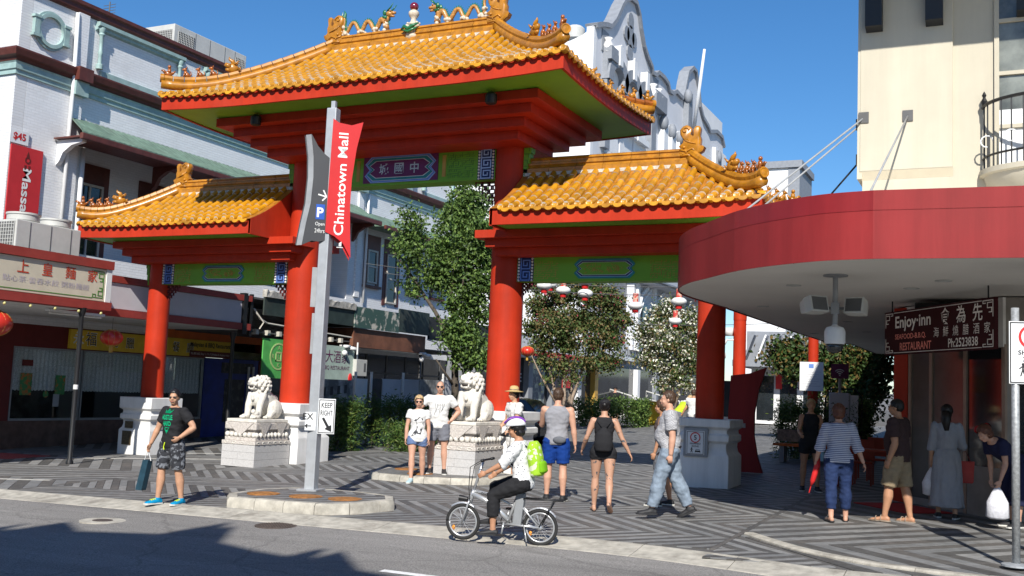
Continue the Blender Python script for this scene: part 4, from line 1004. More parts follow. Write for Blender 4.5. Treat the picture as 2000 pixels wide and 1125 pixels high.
for y in (-0.2, 3.3, 6.8, 10.3, 13.9):
    mb = MB(); mb.prism([(0, 8.04), (0.95, 8.04), (0.95, 7.95), (0.55, 7.88), (0.25, 7.7), (0.12, 7.45), (0, 7.35)], lambda a, b, d: (WX + 0.01 + a, y + d, b), -0.07, 0.07); mb.build('eave_bracket', m_brown if y > 0 else m_brY, LB)
mb = MB(); mb.tube([(WX + .12, .52, 8.0), (WX + .12, .52, 3.2)], .06, 10); mb.tube([(WX + .09, -.02, 11.7), (WX + .13, 0.0, 9.9), (WX + .09, .0, 3.2)], .055, 10); mb.build('downpipe', m_pipe, LB, smooth=True)['kind'] = 'stuff'
mb = MB(); mb.box(WX - .34, WX - .01, 5.2, 5.5, 5.05, 8.58); mb.box(WX - .34, WX - .01, 9.6, 9.9, 5.05, 8.58); mb.build('verandah_pier', m_brY, LB)['kind'] = 'stuff'
def window(y0, y1, z0, z1, x, frame=m_cream, surround=m_brown, door=False, par=LB):
    mb = MB(); mb.box(x, x + .03, y0, y1, z0, z1); w_ = mb.build('door' if door else 'window', m_glassd, par)
    mb = MB(); t = .07
    mb.box(x + .03, x + .08, y0, y0 + t, z0, z1); mb.box(x + .03, x + .08, y1 - t, y1, z0, z1); mb.box(x + .031, x + .079, y0 + t, y1 - t, z1 - t, z1); mb.box(x + .031, x + .079, y0 + t, y1 - t, z0, z0 + t)
    mb.box(x + .032, x + .075, (y0 + y1) / 2 - .03, (y0 + y1) / 2 + .03, z0 + t, z1 - t) if (y1 - y0) > 0.9 else mb.box(x + .032, x + .075, y0 + t, y1 - t, (z0 + z1) / 2 - .03, (z0 + z1) / 2 + .03)
    mb.build('frame', frame, w_)
    if surround:
        mb = MB(); s_ = 0.22; mb.box(x, x + .035, y0 - s_, y0 - .001, z0 - .1, z1 + .6); mb.box(x, x + .035, y1 + .001, y1 + s_, z0 - .1, z1 + .6); mb.box(x, x + .034, y0, y1, z1 + .001, z1 + .6); mb.build('surround', surround, w_)
    if not door:
        mb = MB(); mb.box(x, x + .16, y0 - .25, y1 + .25, z0 - .2, z0 - .1); mb.build('sill', m_brown, w_)
    return w_
window(1.75, 2.75, 5.2, 7.4, WX - 1.5, door=True); window(4.4, 5.2, 5.3, 7.3, WX - 1.5); window(6.3, 7.5, 5.1, 7.5, WX - 1.5, door=True); window(9.0, 9.9, 5.3, 7.3, WX - 1.5); window(11.2, 12.3, 5.1, 7.5, WX - 1.5, door=True)
window(15.0, 15.7, 5.85, 7.2, WX); window(16.45, 17.25, 5.15, 7.2, WX, door=True); window(18.3, 19.0, 5.85, 7.1, WX); window(20.3, 21.0, 5.85, 7.1, WX)
mb = MB(); mb.tube([(WX + .1, 14.75, 9.4), (WX + .1, 14.75, 5.0)], .05, 8); mb.build('downpipe', m_pipe, LB, smooth=True)
mb = MB(); mb.rings([[(WX + o, y, 8.05 + dz) for o, dz in [(.02, .62), (1.0, .04), (1.0, 0), (.02, .0)]] for y in (14.6, 22.0)]); mb.build('verandah_roof', m_vgreen, LB); mb = MB(); mb.box(WX + 1.0, WX + 1.1, 14.6, 22, 7.95, 8.09); mb.build('gutter', m_brown, LB)
# rooftop air handler, aerial
m_acg = mat('ac_grey', (0.50, 0.50, 0.47), 0.45, var=0.06, dirt=0.12); m_grill = mat('ac_grille', (0.10, 0.10, 0.10), 0.6)
def ac_unit(name, x0, x1, y0, y1, z0, z1, label, fans, grille_face, panels):
    t = thing(name, ((x0 + x1) / 2, (y0 + y1) / 2, z0), label, 'air conditioner'); mb = MB(); mb.box(x0, x1, y0, y1, z0, z1); mb.build('casing', m_acg, t, bevel=0.02)
    for (a, b, c, d, face) in grille_face:
        mb = MB(); k = 0.05
        if face == 'x':
            mb.m(0).box(x1, x1 + .008, a, b, c, d); mb.m(1); y = a
            while y <= b: mb.box(x1 + .008, x1 + .022, y - .006, y + .006, c, d); y += k * 1.6
            z = c
            while z <= d: mb.box(x1 + .0082, x1 + .0215, a, b, z - .006, z + .006); z += k * 1.6
        else:
            mb.m(0).box(a, b, y0 - .008, y0, c, d); mb.m(1); x = a
            while x <= b: mb.box(x - .006, x + .006, y0 - .022, y0 - .008, c, d); x += k * 1.6
            z = c
            while z <= d: mb.box(a, b, y0 - .0215, y0 - .0082, z - .006, z + .006); z += k * 1.6
        mb.build('grille', [m_grill, m_acg], t)
    for y in panels: mb = MB(); mb.box(x1, x1 + .01, y - .006, y + .006, z0 + .03, z1 - .03); mb.build('panel_seam', m_grill, t)
    for (fx, fy, r) in fans:
        mb = MB(); mb.lathe([(r * .92, z1), (r, z1 + .03), (r, z1 + .14), (r * 1.06, z1 + .15), (r * 1.06, z1 + .19), (r * .9, z1 + .19), (r * .88, z1 + .02)], (fx, fy, 0), 26); f = mb.build('fan_shroud', m_acg, t, auto=35)
        mb = MB(); mb.lathe([(r * .87, z1 + .03), (r * .87, z1 + .05), (.02, z1 + .06)], (fx, fy, 0), 20); mb.build('fan_grille', m_grill, f)
    return t
ac_unit('rooftop_air_conditioner', -16, -14, 6.7, 10.5, 10.86, 14.1, 'large grey rooftop air conditioner above the brown parapet', [], [(6.9, 7.7, 12.6, 13.9, 'x'), (9.9, 10.4, 12.6, 13.9, 'x'), (-15.9, -14.1, 12.5, 13.9, 'y')], [7.75, 8.5, 9.3, 9.85])
mb = MB(); mb.tube([(-12.2, 2.2, ZT - .82), (-12.2, 2.2, 13.0)], .02, 6)
for k in range(6): mb.bar((-12.2 - .25, 2.2 + .0, 12.9 - .09 * k), (-12.2 + .25, 2.2, 12.9 - .09 * k), .014)
mb.bar((-12.2, 2.2, 12.95), (-12.2, 2.2, 12.4), .018); mb.build('aerial', m_grill, LB)

# ground floor shops (walls at WX, dark interior behind the glass)
m_btile = mat('brown_wall_tile', (0.13, 0.075, 0.055), 0.4, var=0.3, scale=4, dirt=0.2)
m_lace = mat('lace_curtain', (0.85, 0.87, 0.87), 0.9, var=0.35, scale=28, detail=8)
m_frame = mat('aluminium_frame', (0.35, 0.36, 0.36), 0.4, metal=0.6)
m_gl = glass_mat('shop_glass', (0.90, 0.93, 0.93), 0.10)
g0 = -0.3
SH = thing('restaurant_shopfront', (WX, 2.5, g0), 'restaurant shopfront with lace curtains and brown tiled base under the left awning', 'shopfront')
mb = MB(); mb.box(WX - .25, WX, Y0, 6.1, g0 - .1, 0.46); mb.build('stall_riser', m_btile, SH)
mb = MB(); mb.box(WX - .25, WX, Y0, 6.1, 2.40, 3.0); mb.box(WX - .24, WX - .002, Y0, -1.05, .46, 2.4); mb.build('upper_panel', m_maroon, SH)
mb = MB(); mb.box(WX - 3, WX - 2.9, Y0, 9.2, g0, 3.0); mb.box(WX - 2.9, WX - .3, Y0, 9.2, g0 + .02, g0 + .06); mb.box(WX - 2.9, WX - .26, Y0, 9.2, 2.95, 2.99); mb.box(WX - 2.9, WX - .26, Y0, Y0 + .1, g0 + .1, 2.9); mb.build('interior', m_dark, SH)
for (ya, yb) in ((-1.03, 1.2), (1.24, 3.6), (3.64, 6.06)):
    mb = MB(); mb.box(WX - .06, WX - .05, ya + .04, yb - .04, 0.52, 2.36); mb.build('window_pane', m_gl, SH)
    mb = MB(); mb.box(WX - .09, WX - .01, ya, ya + .045, .46, 2.40); mb.box(WX - .09, WX - .01, yb - .045, yb, .46, 2.40); mb.box(WX - .088, WX - .012, ya + .045, yb - .045, .46, .52); mb.box(WX - .088, WX - .012, ya + .045, yb - .045, 2.35, 2.40); mb.build('window_frame', m_frame, SH)
    mb = MB(); n = 90; L1, L2 = [], []
    for i in range(n + 1):
        y = ya + .05 + (yb - ya - .1) * i / n; x = WX - .11 + .012 * sin(i * 1.1); L1.append((x, y, 2.38)); L2.append((x, y, 1.28 - .035 * abs(sin(i * .7))))
    mb.add(L1 + L2, [(i, i + 1, n + 2 + i, n + 1 + i) for i in range(n)]); mb.build('lace_curtain', m_lace, SH, smooth=True)
m_poster = mat('green_poster', (0.05, 0.22, 0.07), 0.5, col2=(0.45, 0.13, 0.03), scale=7, thr=(0.5, 0.62))
for (y, z, w_, h, m) in ((-.55, 1.42, .36, .58, m_poster), (.55, 1.42, .32, .52, m_poster), (-.55, 1.98, .34, .16, m_maroon), (.45, 1.0, .2, .34, m_grey)):
    mb = MB(); mb.box(WX - .049, WX - .044, y - w_ / 2, y + w_ / 2, z - h / 2, z + h / 2); mb.build('poster', m, SH)
mb = MB(); ring_yz(mb, 0.1, 1.16, .09, .0, WX - .049, WX - .044, 18); mb.build('round_sticker', m_poster, SH)
# blue poster doorway and orange fascia
m_bluep = mat('blue_poster', (0.012, 0.03, 0.24), 0.4, var=0.3, scale=2); m_dpic = mat('dark_print', (0.01, 0.012, 0.02), 0.4, col2=(0.16, 0.15, 0.13), scale=4, thr=(0.5, 0.75))
mb = MB(); mb.box(WX - .1, WX - .02, 6.12, 8.75, g0 + .1, 2.42); mb.build('blue_door', m_bluep, SH)
mb = MB(); mb.box(WX - .02, WX - .012, 7.1, 8.1, .35, 1.75); mb.box(WX - .02, WX - .012, 6.9, 8.5, 1.95, 2.3); mb.build('door_poster', m_dpic, SH)
mb = MB(); mb.box(WX - .02, WX + .04, 8.2, 8.26, g0 + .1, 2.2); mb.box(WX - .02, WX + .04, 8.45, 8.5, g0 + .1, 2.2); mb.build('door_pull', m_pipe, SH)['kind'] = 'stuff'
mb = MB(); mb.box(WX - .2, WX + .02, 6.1, 9.2, 2.43, 2.68); mb.build('transom', m_glassd, SH)
m_orange = mat('orange_fascia', (0.62, 0.13, 0.02), 0.5, var=0.1)
mb = MB(); mb.box(WX - .2, WX + .06, 3.6, 9.1, 2.97, 3.36); mb.build('orange_fascia', m_orange, SH)
mb = MB(); mb.box(WX - .25, WX - .01, 8.78, 9.3, g0, 3.0); mb.build('door_post', m_maroon, SH)
# yellow restaurant sign
m_yel = mat('sign_yellow', (0.75, 0.50, 0.04), 0.5, var=0.08); m_signwht = mat('print_white', (0.75, 0.75, 0.72), 0.5)
YS = thing('yellow_restaurant_sign', (WX + .06, 3.9, 2.42), 'long yellow restaurant sign with Chinese characters and Malaysian & BBQ Restaurant lettering', 'sign')
mb = MB(); mb.box(WX + .0, WX + .10, 0.65, 7.2, 2.43, 2.96); mb.build('board', m_yel, YS)
mb = MB(); mb.box(WX + .10, WX + .106, 5.25, 7.15, 2.43, 2.62); mb.build('maroon_band', m_maroon, YS)
sf = lambda yc, z0: (lambda a, b, d: (WX + .10 + d, yc + a, z0 + b))
mb = MB(); mw = MB()
for k, ch in enumerate('福燒臘·星餐廳'):
    yc = 1.55 + k * .62 if k else 1.35
    hh = .36 if k == 0 else (.3 if ch != '·' else .07)
    text_mb(mw, ch, hh * 1.1, sf(yc, 2.545 - .015 + (.12 if ch == '·' else 0)), .004, bold=.012); text_mb(mb, ch, hh, sf(yc, 2.545 + (.12 if ch == '·' else 0)), .008, bold=.0)
text_mb(mw, '永', .36, sf(.92, 2.545), .004, bold=.02)
text_mb(mb, 'Malaysian & BBQ Restaurant', .19, sf(6.2, 2.70), .008, bold=.02, width=1.85)
mw2 = MB(); text_mb(mw2, 'TEL:3852 6262, Shop 11, 171-172 Wickham St, Fortitude Valley', .085, sf(6.2, 2.475), .009, width=1.8)
mw.build('lettering_edge', m_signwht, YS); tag(mb.build('lettering', m_signk, YS), kind='stuff'); mw2.build('small_print', m_signwht, YS)

# first awning: Chinese sign box facing the mall at X = -6
AW = thing('left_awning', (-8.5, -2, 3.2), 'flat shop awning with white and dark red fascia behind the left gate column', 'awning')
m_rfas = mat('dull_red_fascia', (0.30, 0.045, 0.035), 0.5, var=0.1, dirt=0.2); m_mauve = mat('mauve_panel', (0.55, 0.53, 0.56), 0.6, var=0.04)
mb = MB(); mb.box(WX + .01, -6.05, -9.0, -2.65, 3.22, 3.28); mb.box(WX + .01, -7.95, -2.65, 4.4, 3.22, 3.28); mb.build('lining', m_soff, AW)
mb = MB(); mb.box(WX + .01, -6.25, -9.0, -2.7, 4.18, 4.24); mb.box(WX + .01, -7.95, -2.65, 4.4, 4.2, 4.26); mb.build('deck', m_grill, AW)
mb = MB(); mb.box(-7.92, -7.86, -2.4, 4.0, 3.42, 4.06); mb.build('panel', m_mauve, AW)
mb = MB(); mb.box(-7.93, -7.82, -2.4, 4.4, 3.22, 3.41); mb.box(-7.93, -7.82, -2.4, 4.4, 4.07, 4.24); mb.build('fascia_rails', m_rfas, AW)['kind'] = 'stuff'
mb = MB(); mb.box(-7.98, -7.80, 4.02, 4.18, 3.1, 4.3); mb.box(-7.95, -7.86, 4.4, 4.5, 3.05, 4.3); mb.build('bracket', m_black, AW)['kind'] = 'stuff'
SB = thing('chinese_sign_box', (-6.2, -5, 3.2), 'cream sign box with red Chinese characters above the left awning edge', 'sign')
mb = MB(); mb.box(-6.3, -6.02, -9.2, -2.68, 3.40, 4.12); mb.build('board', mat('cream_board', (0.62, 0.55, 0.42), 0.5, var=0.05), SB)
mb = MB(); mb.box(-6.34, -5.97, -9.2, -2.62, 3.20, 3.385); mb.build('lower_rail', m_rfas, SB); mb = MB(); mb.box(-6.34, -5.97, -9.2, -2.62, 4.13, 4.32); mb.build('upper_rail', m_rfas, SB)
mb = MB(); mb.box(-6.31, -6.0, -2.79, -2.64, 3.39, 4.125); mb.build('end_post', m_pipe, SB)
bf = lambda yc, z0: (lambda a, b, d: (-6.02 + d, yc + a, z0 + b))
mb = MB()
for k, ch in enumerate('上皇麵家'): text_mb(mb, ch, .27, bf(-4.98 + k * .60, 3.80), .008, bold=.006)
mb.build('red_characters', mat('char_red', (0.52, 0.055, 0.02), 0.5), SB)
mb = MB(); text_mb(mb, '點心茶·雲吞水餃 粥粉麵飯', .13, bf(-4.35, 3.60), .006, width=2.2); tag(mb.build('faded_characters', mat('char_faded', (0.48, 0.42, 0.46), 0.6), SB), kind='stuff')
mb = MB(); e = -2.86; gf = bf(0, 0)
stroke(mb, [(e, 3.46), (e, 4.05)], .018, gf, .0, .005); stroke(mb, [(-7, 3.455), (e - .30, 3.455)], .018, gf, 0, .006)
for zz, s_ in ((3.47, 1), (4.06, -1)):
    stroke(mb, [(e - .02, zz), (e - .28, zz), (e - .28, zz + s_ * .07), (e - .2, zz + s_ * .07), (e - .2, zz + s_ * .03)], .018, gf, 0, .006); stroke(mb, [(e - .03, zz + s_ * .05), (e - .13, zz + s_ * .05), (e - .13, zz + s_ * .15), (e - .03, zz + s_ * .15), (e - .03, zz + s_ * .22), (e - .1, zz + s_ * .22)], .018, gf, 0, .007)
mb.build('fret_border', m_green_d, SB)
mb = MB()
for k in range(7): y = -6.6 + k * .62; mb.ball((-6.0, y, 3.13), .035, 8, 6)
tag(mb.build('bulbs', mat('bulb', (0.55, 0.5, 0.2), 0.2), SB, smooth=True), kind='stuff')
def post(x, y, zt, r, label, band=True):
    t = thing('awning_post', (x, y, G(x, y)), label, 'post'); mb = MB(); g = G(x, y)
    mb.lathe([(r * 1.6, g - .02), (r * 1.6, g + .05), (r, g + .12), (r, zt - .2), (r * 1.5, zt - .12), (r * 2.0, zt)], (x, y, 0), 14); mb.build('shaft', m_black, t, auto=40)
    if band: mb = MB(); mb.lathe([(r * 1.04, g + 1.62), (r * 1.04, g + 1.72)], (x, y, 0), 14); mb.build('reflector', m_signwht, t)
post(-6.05, -3.36, 3.21, .05, 'black awning post under the cream Chinese sign box'); post(-7.6, 3.4, 3.1, .055, 'black awning post between the left gate column and the lion', False)
ac_unit('awning_air_conditioner', -7.75, -7.0, -4.45, -2.72, 4.24, 5.05, 'pale air conditioner with two round fans standing on the left awning', [(-7.37, -4.0, .34), (-7.37, -3.15, .34)], [(-7.7, -7.05, 4.3, 5.0, 'y')], [-4.1, -3.55, -3.0])
mb = MB(); mb.box(-7.0 + .001, -6.985, -3.75, -3.62, 4.85, 4.95); 
# massage banner and price board on the wall
MBN = thing('massage_banner', (WX + .03, -1.2, 5.5), 'tall red Massage banner on the white brick corner', 'banner')
mb = MB(); mb.box(WX + .02, WX + .06, -1.70, -0.72, 5.45, 7.62); mb.build('cloth', mat('banner_red', (0.50, 0.025, 0.03), 0.6, var=0.06), MBN)
mb = MB(); text_mb(mb, 'Massage', .34, lambda a, b, d: (WX + .06 + d, -1.38 + b + .0, 6.25 - a), .006, bold=.02, width=1.6); mb.build('lettering', m_signwht, MBN)
mb = MB(); ring_yz(mb, -1.18, 7.28, .09, .055, WX + .06, WX + .068, 16); mb.prism([(-1.23, 7.38), (-1.13, 7.38), (-1.18, 7.52)], lambda a, b, d: (WX + .06 + d, a, b), 0, .006); mb.box(WX + .06, WX + .067, -1.27, -1.21, 7.02, 7.14); mb.box(WX + .06, WX + .067, -1.15, -1.09, 7.02, 7.14); mb.build('flame_mark', m_maroon, MBN)['kind'] = 'stuff'
PB = thing('price_board', (WX + .03, -1.45, 7.66), 'white $45 price board above the red banner', 'sign')
mb = MB(); mb.box(WX + .02, WX + .05, -1.76, -1.2, 7.66, 8.02); mb.build('board', m_signw, PB); mb = MB(); text_mb(mb, '$45', .22, lambda a, b, d: (WX + .05 + d, -1.48 + a, 7.73 + b), .006, bold=.03); mb.build('lettering', m_signr, PB)
mb = MB(); mb.box(WX - 1.4, WX - .3, Y0 - .12, Y0 - .04, 6.2, 9.0); mb.build('blue_banner', m_bluep, MBN) if False else None

# second run of awnings: peeling green fascia over rusty fascia, dark shops, hoarding
m_peel = mat('peeling_green', (0.05, 0.10, 0.085), 0.6, col2=(0.52, 0.50, 0.44), scale=3.2, detail=9, thr=(0.52, 0.60)); m_dgf = mat('dark_green_fascia', (0.03, 0.045, 0.04), 0.55, var=0.25, scale=3, dirt=0.4)
m_rusty = mat('rusty_fascia', (0.17, 0.07, 0.04), 0.6, var=0.3, scale=2.2, dirt=0.35); m_stone = mat('rough_plaster', (0.44, 0.42, 0.38), 0.85, var=0.3, scale=7, bump=0.8, bscale=14)
A2 = thing('derelict_awning', (-9, 12, 3.0), 'derelict awning with peeling green fascia over a rusty brown one', 'awning')
mb = MB(); mb.box(-8.06, -8.0, 10.0, 12.9, 3.72, 4.45); mb.build('fascia', m_peel, A2); mb = MB(); mb.box(-8.06, -8.0, 12.91, 15.1, 3.75, 4.62); mb.build('fascia', m_dgf, A2)
mb = MB(); mb.box(WX + .02, -8.07, 10.0, 10.06, 3.72, 4.40); mb.box(-8.07, -8.02, 5.2, 9.98, 3.75, 4.3); mb.build('fascia', m_dgf, A2)
mb = MB(); mb.box(-8.2, -8.08, 10.1, 15.0, 3.05, 3.71); mb.box(WX + .02, -8.2, 10.1, 10.16, 3.1, 3.7); mb.build('rusty_fascia', m_rusty, A2)
mb = MB(); mb.box(WX + .02, -8.1, 4.6, 15.0, 4.2, 4.26); mb.box(WX + .02, -8.21, 4.6, 20.5, 3.2, 3.24); mb.build('deck', m_grill, A2)
mb = MB(); mb.box(-8.09, -8.0, 15.15, 21.0, 3.6, 4.5); mb.build('fascia', mat('charcoal_fascia', (0.03, 0.03, 0.03), 0.6, var=0.2), A2)
mb = MB(); nn = 30; rd = random.Random(2)
mb.rings([[(-8.12, 5.2 + 4.8 * i / nn, 4.3), (-7.96, 5.2 + 4.8 * i / nn, 4.3), (-7.95 + rd.uniform(-.02, .02), 5.2 + 4.8 * i / nn, 4.5 + rd.uniform(-.05, .04)), (-8.12, 5.2 + 4.8 * i / nn, 4.52)] for i in range(nn + 1)]); mb.build('broken_parapet', m_stone, A2)
mb = MB()
for k in range(9): y = 5.0 + k * .55; mb.box(-8.3, -8.1, y, y + .12, 3.15, 3.3)
mb.tube([(-8.0, 4.7, 3.9), (-7.9, 4.9, 3.6), (-7.95, 5.3, 3.5), (-7.9, 6.5, 3.45), (-7.95, 9.8, 3.35)], .03, 6); mb.tube([(-7.9, 4.75, 3.75), (-7.8, 4.95, 3.5), (-7.9, 4.9, 3.3)], .025, 6); mb.tube([(-8.0, 15.0, 3.6), (-7.8, 15.4, 3.5), (-7.7, 15.7, 3.1)], .025, 6)
tag(mb.build('cables_and_joists', m_cream, A2), kind='stuff')
for y in (9.6, 14.7):
    mb = MB(); mb.tube([(-8.1, y, G(-8, y)), (-8.1, y, 3.1)], .055, 10); mb.build('post', m_black, A2, smooth=True)
    mb = MB(); mb.box(-8.2, -7.9, y - .12, y + .12, 2.98, 3.08); mb.ball((-7.95, y - .15, 2.8), .1, 10, 8); mb.tube([(-8, y + .1, 3.0), (-7.8, y + .3, 2.95)], .07, 8); mb.build('camera_cluster', m_pipe, A2, smooth=True)['kind'] = 'stuff'
SH2 = thing('dark_shopfronts', (WX, 15, 0), 'dark empty shopfronts under the rusty awning', 'shopfront')
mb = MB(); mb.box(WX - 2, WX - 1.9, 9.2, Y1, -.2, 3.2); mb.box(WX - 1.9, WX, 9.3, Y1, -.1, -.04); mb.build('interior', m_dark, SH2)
for k in range(9): mb = MB(); y = 9.4 + k * 1.5; mb.box(WX - .08, WX - .02, y, y + .08, -.1, 3.2); mb.build('mullion', m_grill, SH2)
mb = MB(); mb.box(WX - .08, WX - .021, 9.3, Y1, 2.2, 2.28); mb.build('transom', m_grill, SH2)
mb = MB(); mb.box(WX - .06, WX - .05, 9.3, Y1, 0, 3.2); mb.build('pane', m_glassd, SH2)
# green hanging sign with a round emblem, pale restaurant board
GS = thing('green_emblem_sign', (-8, 5.8, 1.85), 'green sign with a pale round emblem beside the big column', 'sign')
m_gsign = mat('sign_green', (0.10, 0.42, 0.10), 0.5); m_gpale = mat('emblem_pale', (0.42, 0.55, 0.22), 0.5)
mb = MB(); mb.box(-8.04, -8.0, 5.25, 6.45, 1.85, 3.05); mb.build('board', m_gsign, GS)
mb = MB(); ring_yz(mb, 6.0, 2.52, .42, .37, -8.0, -7.99, 28); mb.build('emblem_ring', m_gpale, GS)
mb = MB(); stroke(mb, [(5.88, 2.4), (6.12, 2.4), (6.12, 2.64), (5.88, 2.64), (5.88, 2.4)], .05, lambda a, b, d: (-8.0 + d, a, b), 0, .01)
for ch, dy, dz in (('L', 0, 0), ('R', -.27, 0), ('A', 0, .27), ('K', 0, -.27)): text_mb(mb, ch, .13, lambda a, b, d: (-8.0 + d, 6.0 + dy + a, 2.46 + dz + b), .012, bold=.02)
mb.build('emblem_letters', m_gpale, GS)
RS = thing('pale_restaurant_board', (-8, 8.8, 1.6), 'pale green restaurant board with Chinese characters behind the grey street pole', 'sign')
mb = MB(); mb.box(-8.04, -8.0, 8.0, 10.1, 1.65, 3.02); mb.build('board', mat('pale_board', (0.42, 0.52, 0.45), 0.55, var=0.12, scale=3), RS)
mb = MB(); text_mb(mb, '大酒家', .42, lambda a, b, d: (-8.0 + d, 9.1 + a, 2.45 + b), .006); text_mb(mb, 'BBQ RESTAURANT', .15, lambda a, b, d: (-8.0 + d, 9.1 + a, 2.2 + b), .006, width=1.5); mb.build('lettering', m_purple, RS)
mb = MB(); mb.ball((-7.98, 9.9, 1.95), (.03, .12, .18), 10, 8); mb.build('red_figure', m_signr, RS, smooth=True)
EB = thing('electrical_box', (-7.9, 10.35, 2.0), 'small grey electrical box with conduit at the awning post', 'meter box'); mb = MB(); mb.box(-8.05, -7.85, 10.05, 10.7, 2.05, 2.62); mb.build('case', m_acg, EB, bevel=.01); mb = MB(); mb.box(-7.85, -7.845, 10.5, 10.62, 2.2, 2.5); mb.build('panel', m_grill, EB); mb = MB(); mb.tube([(-7.95, 10.2, 2.6), (-7.95, 10.2, 3.2)], .03, 6); mb.build('conduit', m_pipe, EB)
# hoarding panels along the building site
HO = thing('site_hoarding', (-5.0, 8, 0), 'white and grey printed site hoarding behind the bamboo hedge', 'hoarding')
m_h1 = mat('hoard_white', (0.50, 0.52, 0.56), 0.5, var=0.15, scale=0.6); m_h2 = mat('hoard_print', (0.10, 0.11, 0.12), 0.5, col2=(0.40, 0.41, 0.42), scale=1.6, thr=(0.42, 0.6)); m_h3 = mat('hoard_dark', (0.03, 0.033, 0.04), 0.5, var=0.4, scale=2)
for k, (ya, yb, m) in enumerate(((2.6, 5.75, m_h2), (5.8, 6.5, m_signw), (6.7, 7.3, m_h3), (7.33, 8.4, m_h1), (8.43, 9.5, m_h1), (9.53, 11.0, m_h2), (11.03, 13, m_h1))):
    g = G(-5, ya); mb = MB(); mb.box(-5.06, -5.0, ya, yb - .02, g + .05, g + 1.95); mb.build('panel', m, HO)
    if k in (0,):
        mb = MB()
        for r_ in range(3):
            for c in range(8): y = ya + .3 + c * .34; z = g + .55 + r_ * .4 + c * .03; mb.add([(-4.996, y, z), (-4.996, y + .14, z + .012), (-4.996, y + .14, z + .252), (-4.996, y, z + .24)], [(0, 1, 2, 3)])
        tag(mb.build('printed_windows', m_h3, HO), kind='stuff')
for y in (2.6, 5.76, 6.6, 8.42, 11.0): mb = MB(); mb.box(-5.0, -4.94, y, y + .06, G(-5, y), G(-5, y) + 2.15); mb.build('post', m_pipe, HO)
# red paper lanterns under the left awning
def lantern_thing(x, y, z, r, label, fringe=True):
    t = thing('red_lantern', (x, y, z - r), label, 'lantern', 'round red lanterns'); mb = MB(); n, k = 24, 12; rg = []
    for i in range(k + 1):
        a = -pi / 2 * .88 + pi * .88 * i / k; rg.append([Vector((x + r * 1.12 * cos(a) * (1 + .035 * cos(12 * 2 * pi * j / n)) * cos(2*pi*j/n), y + r * 1.12 * cos(a) * (1 + .035 * cos(12 * 2 * pi * j / n)) * sin(2*pi*j/n), z + r * .82 * sin(a))) for j in range(n)])
    mb.rings(rg); mb.build('shade', mat('lantern_red', (0.55, 0.03, 0.018), 0.35, var=0.12, spec=0.5, coat=0.2), t, smooth=True)
    mb = MB()
    for i in range(12): a = 2 * pi * i / 12; mb.tube([(x + r * 1.145 * cos(q) * cos(a), y + r * 1.145 * cos(q) * sin(a), z + r * .83 * sin(q)) for q in [-1.3 + 2.6 * j / 10 for j in range(11)]], .005, 4)
    tag(mb.build('ribs', m_gold, t), kind='stuff')
    mb = MB(); mb.lathe([(r * .42, z + r * .74), (r * .42, z + r * .84)], (x, y, 0), 16); mb.lathe([(r * .42, z - r * .84), (r * .42, z - r * .72)], (x, y, 0), 16); mb.build('rims', m_gold, t)['kind'] = 'stuff'
    mb = MB(); mb.lathe([(r * .2, z - r * 1.5), (r * .2, z - r * .84)], (x, y, 0), 10); mb.build('tassel', m_gold, t)
    mb = MB(); mb.tube([(x, y, z + r * .8), (x, y, z + r + .25)], .006, 5); mb.build('cord', m_black, t)
lantern_thing(-7.4, -1.2, 2.66, .24, 'round red lantern with gold ribs in front of the yellow sign'); lantern_thing(-6.3, -5.35, 2.72, .33, 'round red lantern cut off by the left edge of the photo')
FT = thing('strip_light', (-7.3, -2.9, 3.1), 'fluorescent strip light under the left awning', 'light'); mb = MB(); mb.box(-7.4, -7.25, -3.2, -1.6, 3.14, 3.2); mb.build('batten', m_pipe, FT); mb = MB(); mb.tube([(-7.32, -3.15, 3.11), (-7.32, -1.65, 3.11)], .02, 8); mb.build('tube', mat('tube_glass', (0.8, 0.8, 0.75), 0.3), FT)
# ================================================================== background: mission-style building, far shops, trees, hedges
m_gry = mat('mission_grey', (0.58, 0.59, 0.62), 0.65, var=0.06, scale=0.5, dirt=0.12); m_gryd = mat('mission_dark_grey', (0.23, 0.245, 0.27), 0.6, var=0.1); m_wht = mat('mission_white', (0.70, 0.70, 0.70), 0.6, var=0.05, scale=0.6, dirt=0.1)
MX = -10.5
GBT = thing('mission_building', (MX - 5, 54, 0), 'tall grey mission-style building with curved parapet gables behind the gate', 'building')
sil = [(1161, 50), (1170, 48), (1181, 49), (1190, 52), (1199, 41), (1206, 26), (1212, 12), (1219, 0), (1229, -3), (1240, 6), (1246, 30), (1249, 55), (1255, 90), (1262, 112), (1270, 131), (1272, 143), (1278, 147), (1283, 142), (1294, 152), (1302, 164), (1305, 178), (1311, 183), (1318, 179), (1330, 192), (1335, 178), (1338, 160), (1342, 142), (1351, 133), (1357, 140), (1362, 172), (1365, 208), (1371, 231), (1380, 246), (1384, 257), (1397, 257), (1408, 268), (1412, 288)]
pts = [at(u, v, 'X', MX) for u, v in sil]; yz = [(p.y, p.z) for p in pts]
yl, yr = yz[0][0], yz[-1][0]
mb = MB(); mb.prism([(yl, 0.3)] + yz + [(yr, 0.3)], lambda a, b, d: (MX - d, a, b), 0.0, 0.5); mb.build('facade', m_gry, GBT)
mb = MB(); rg = []
for i, (y, z) in enumerate(yz):
    a = Vector(yz[max(0, i - 1)]); b = Vector(yz[min(len(yz) - 1, i + 1)]); t = (b - a).normalized(); n = Vector((-t.y, t.x))
    rg.append([(MX + .22, y + n.x * .16, z + n.y * .16), (MX + .22, y - n.x * .14, z - n.y * .14), (MX - .6, y - n.x * .02, z - n.y * .02), (MX - .6, y + n.x * .16, z + n.y * .16)])
mb.rings(rg); mb.build('coping', m_gryd, GBT)
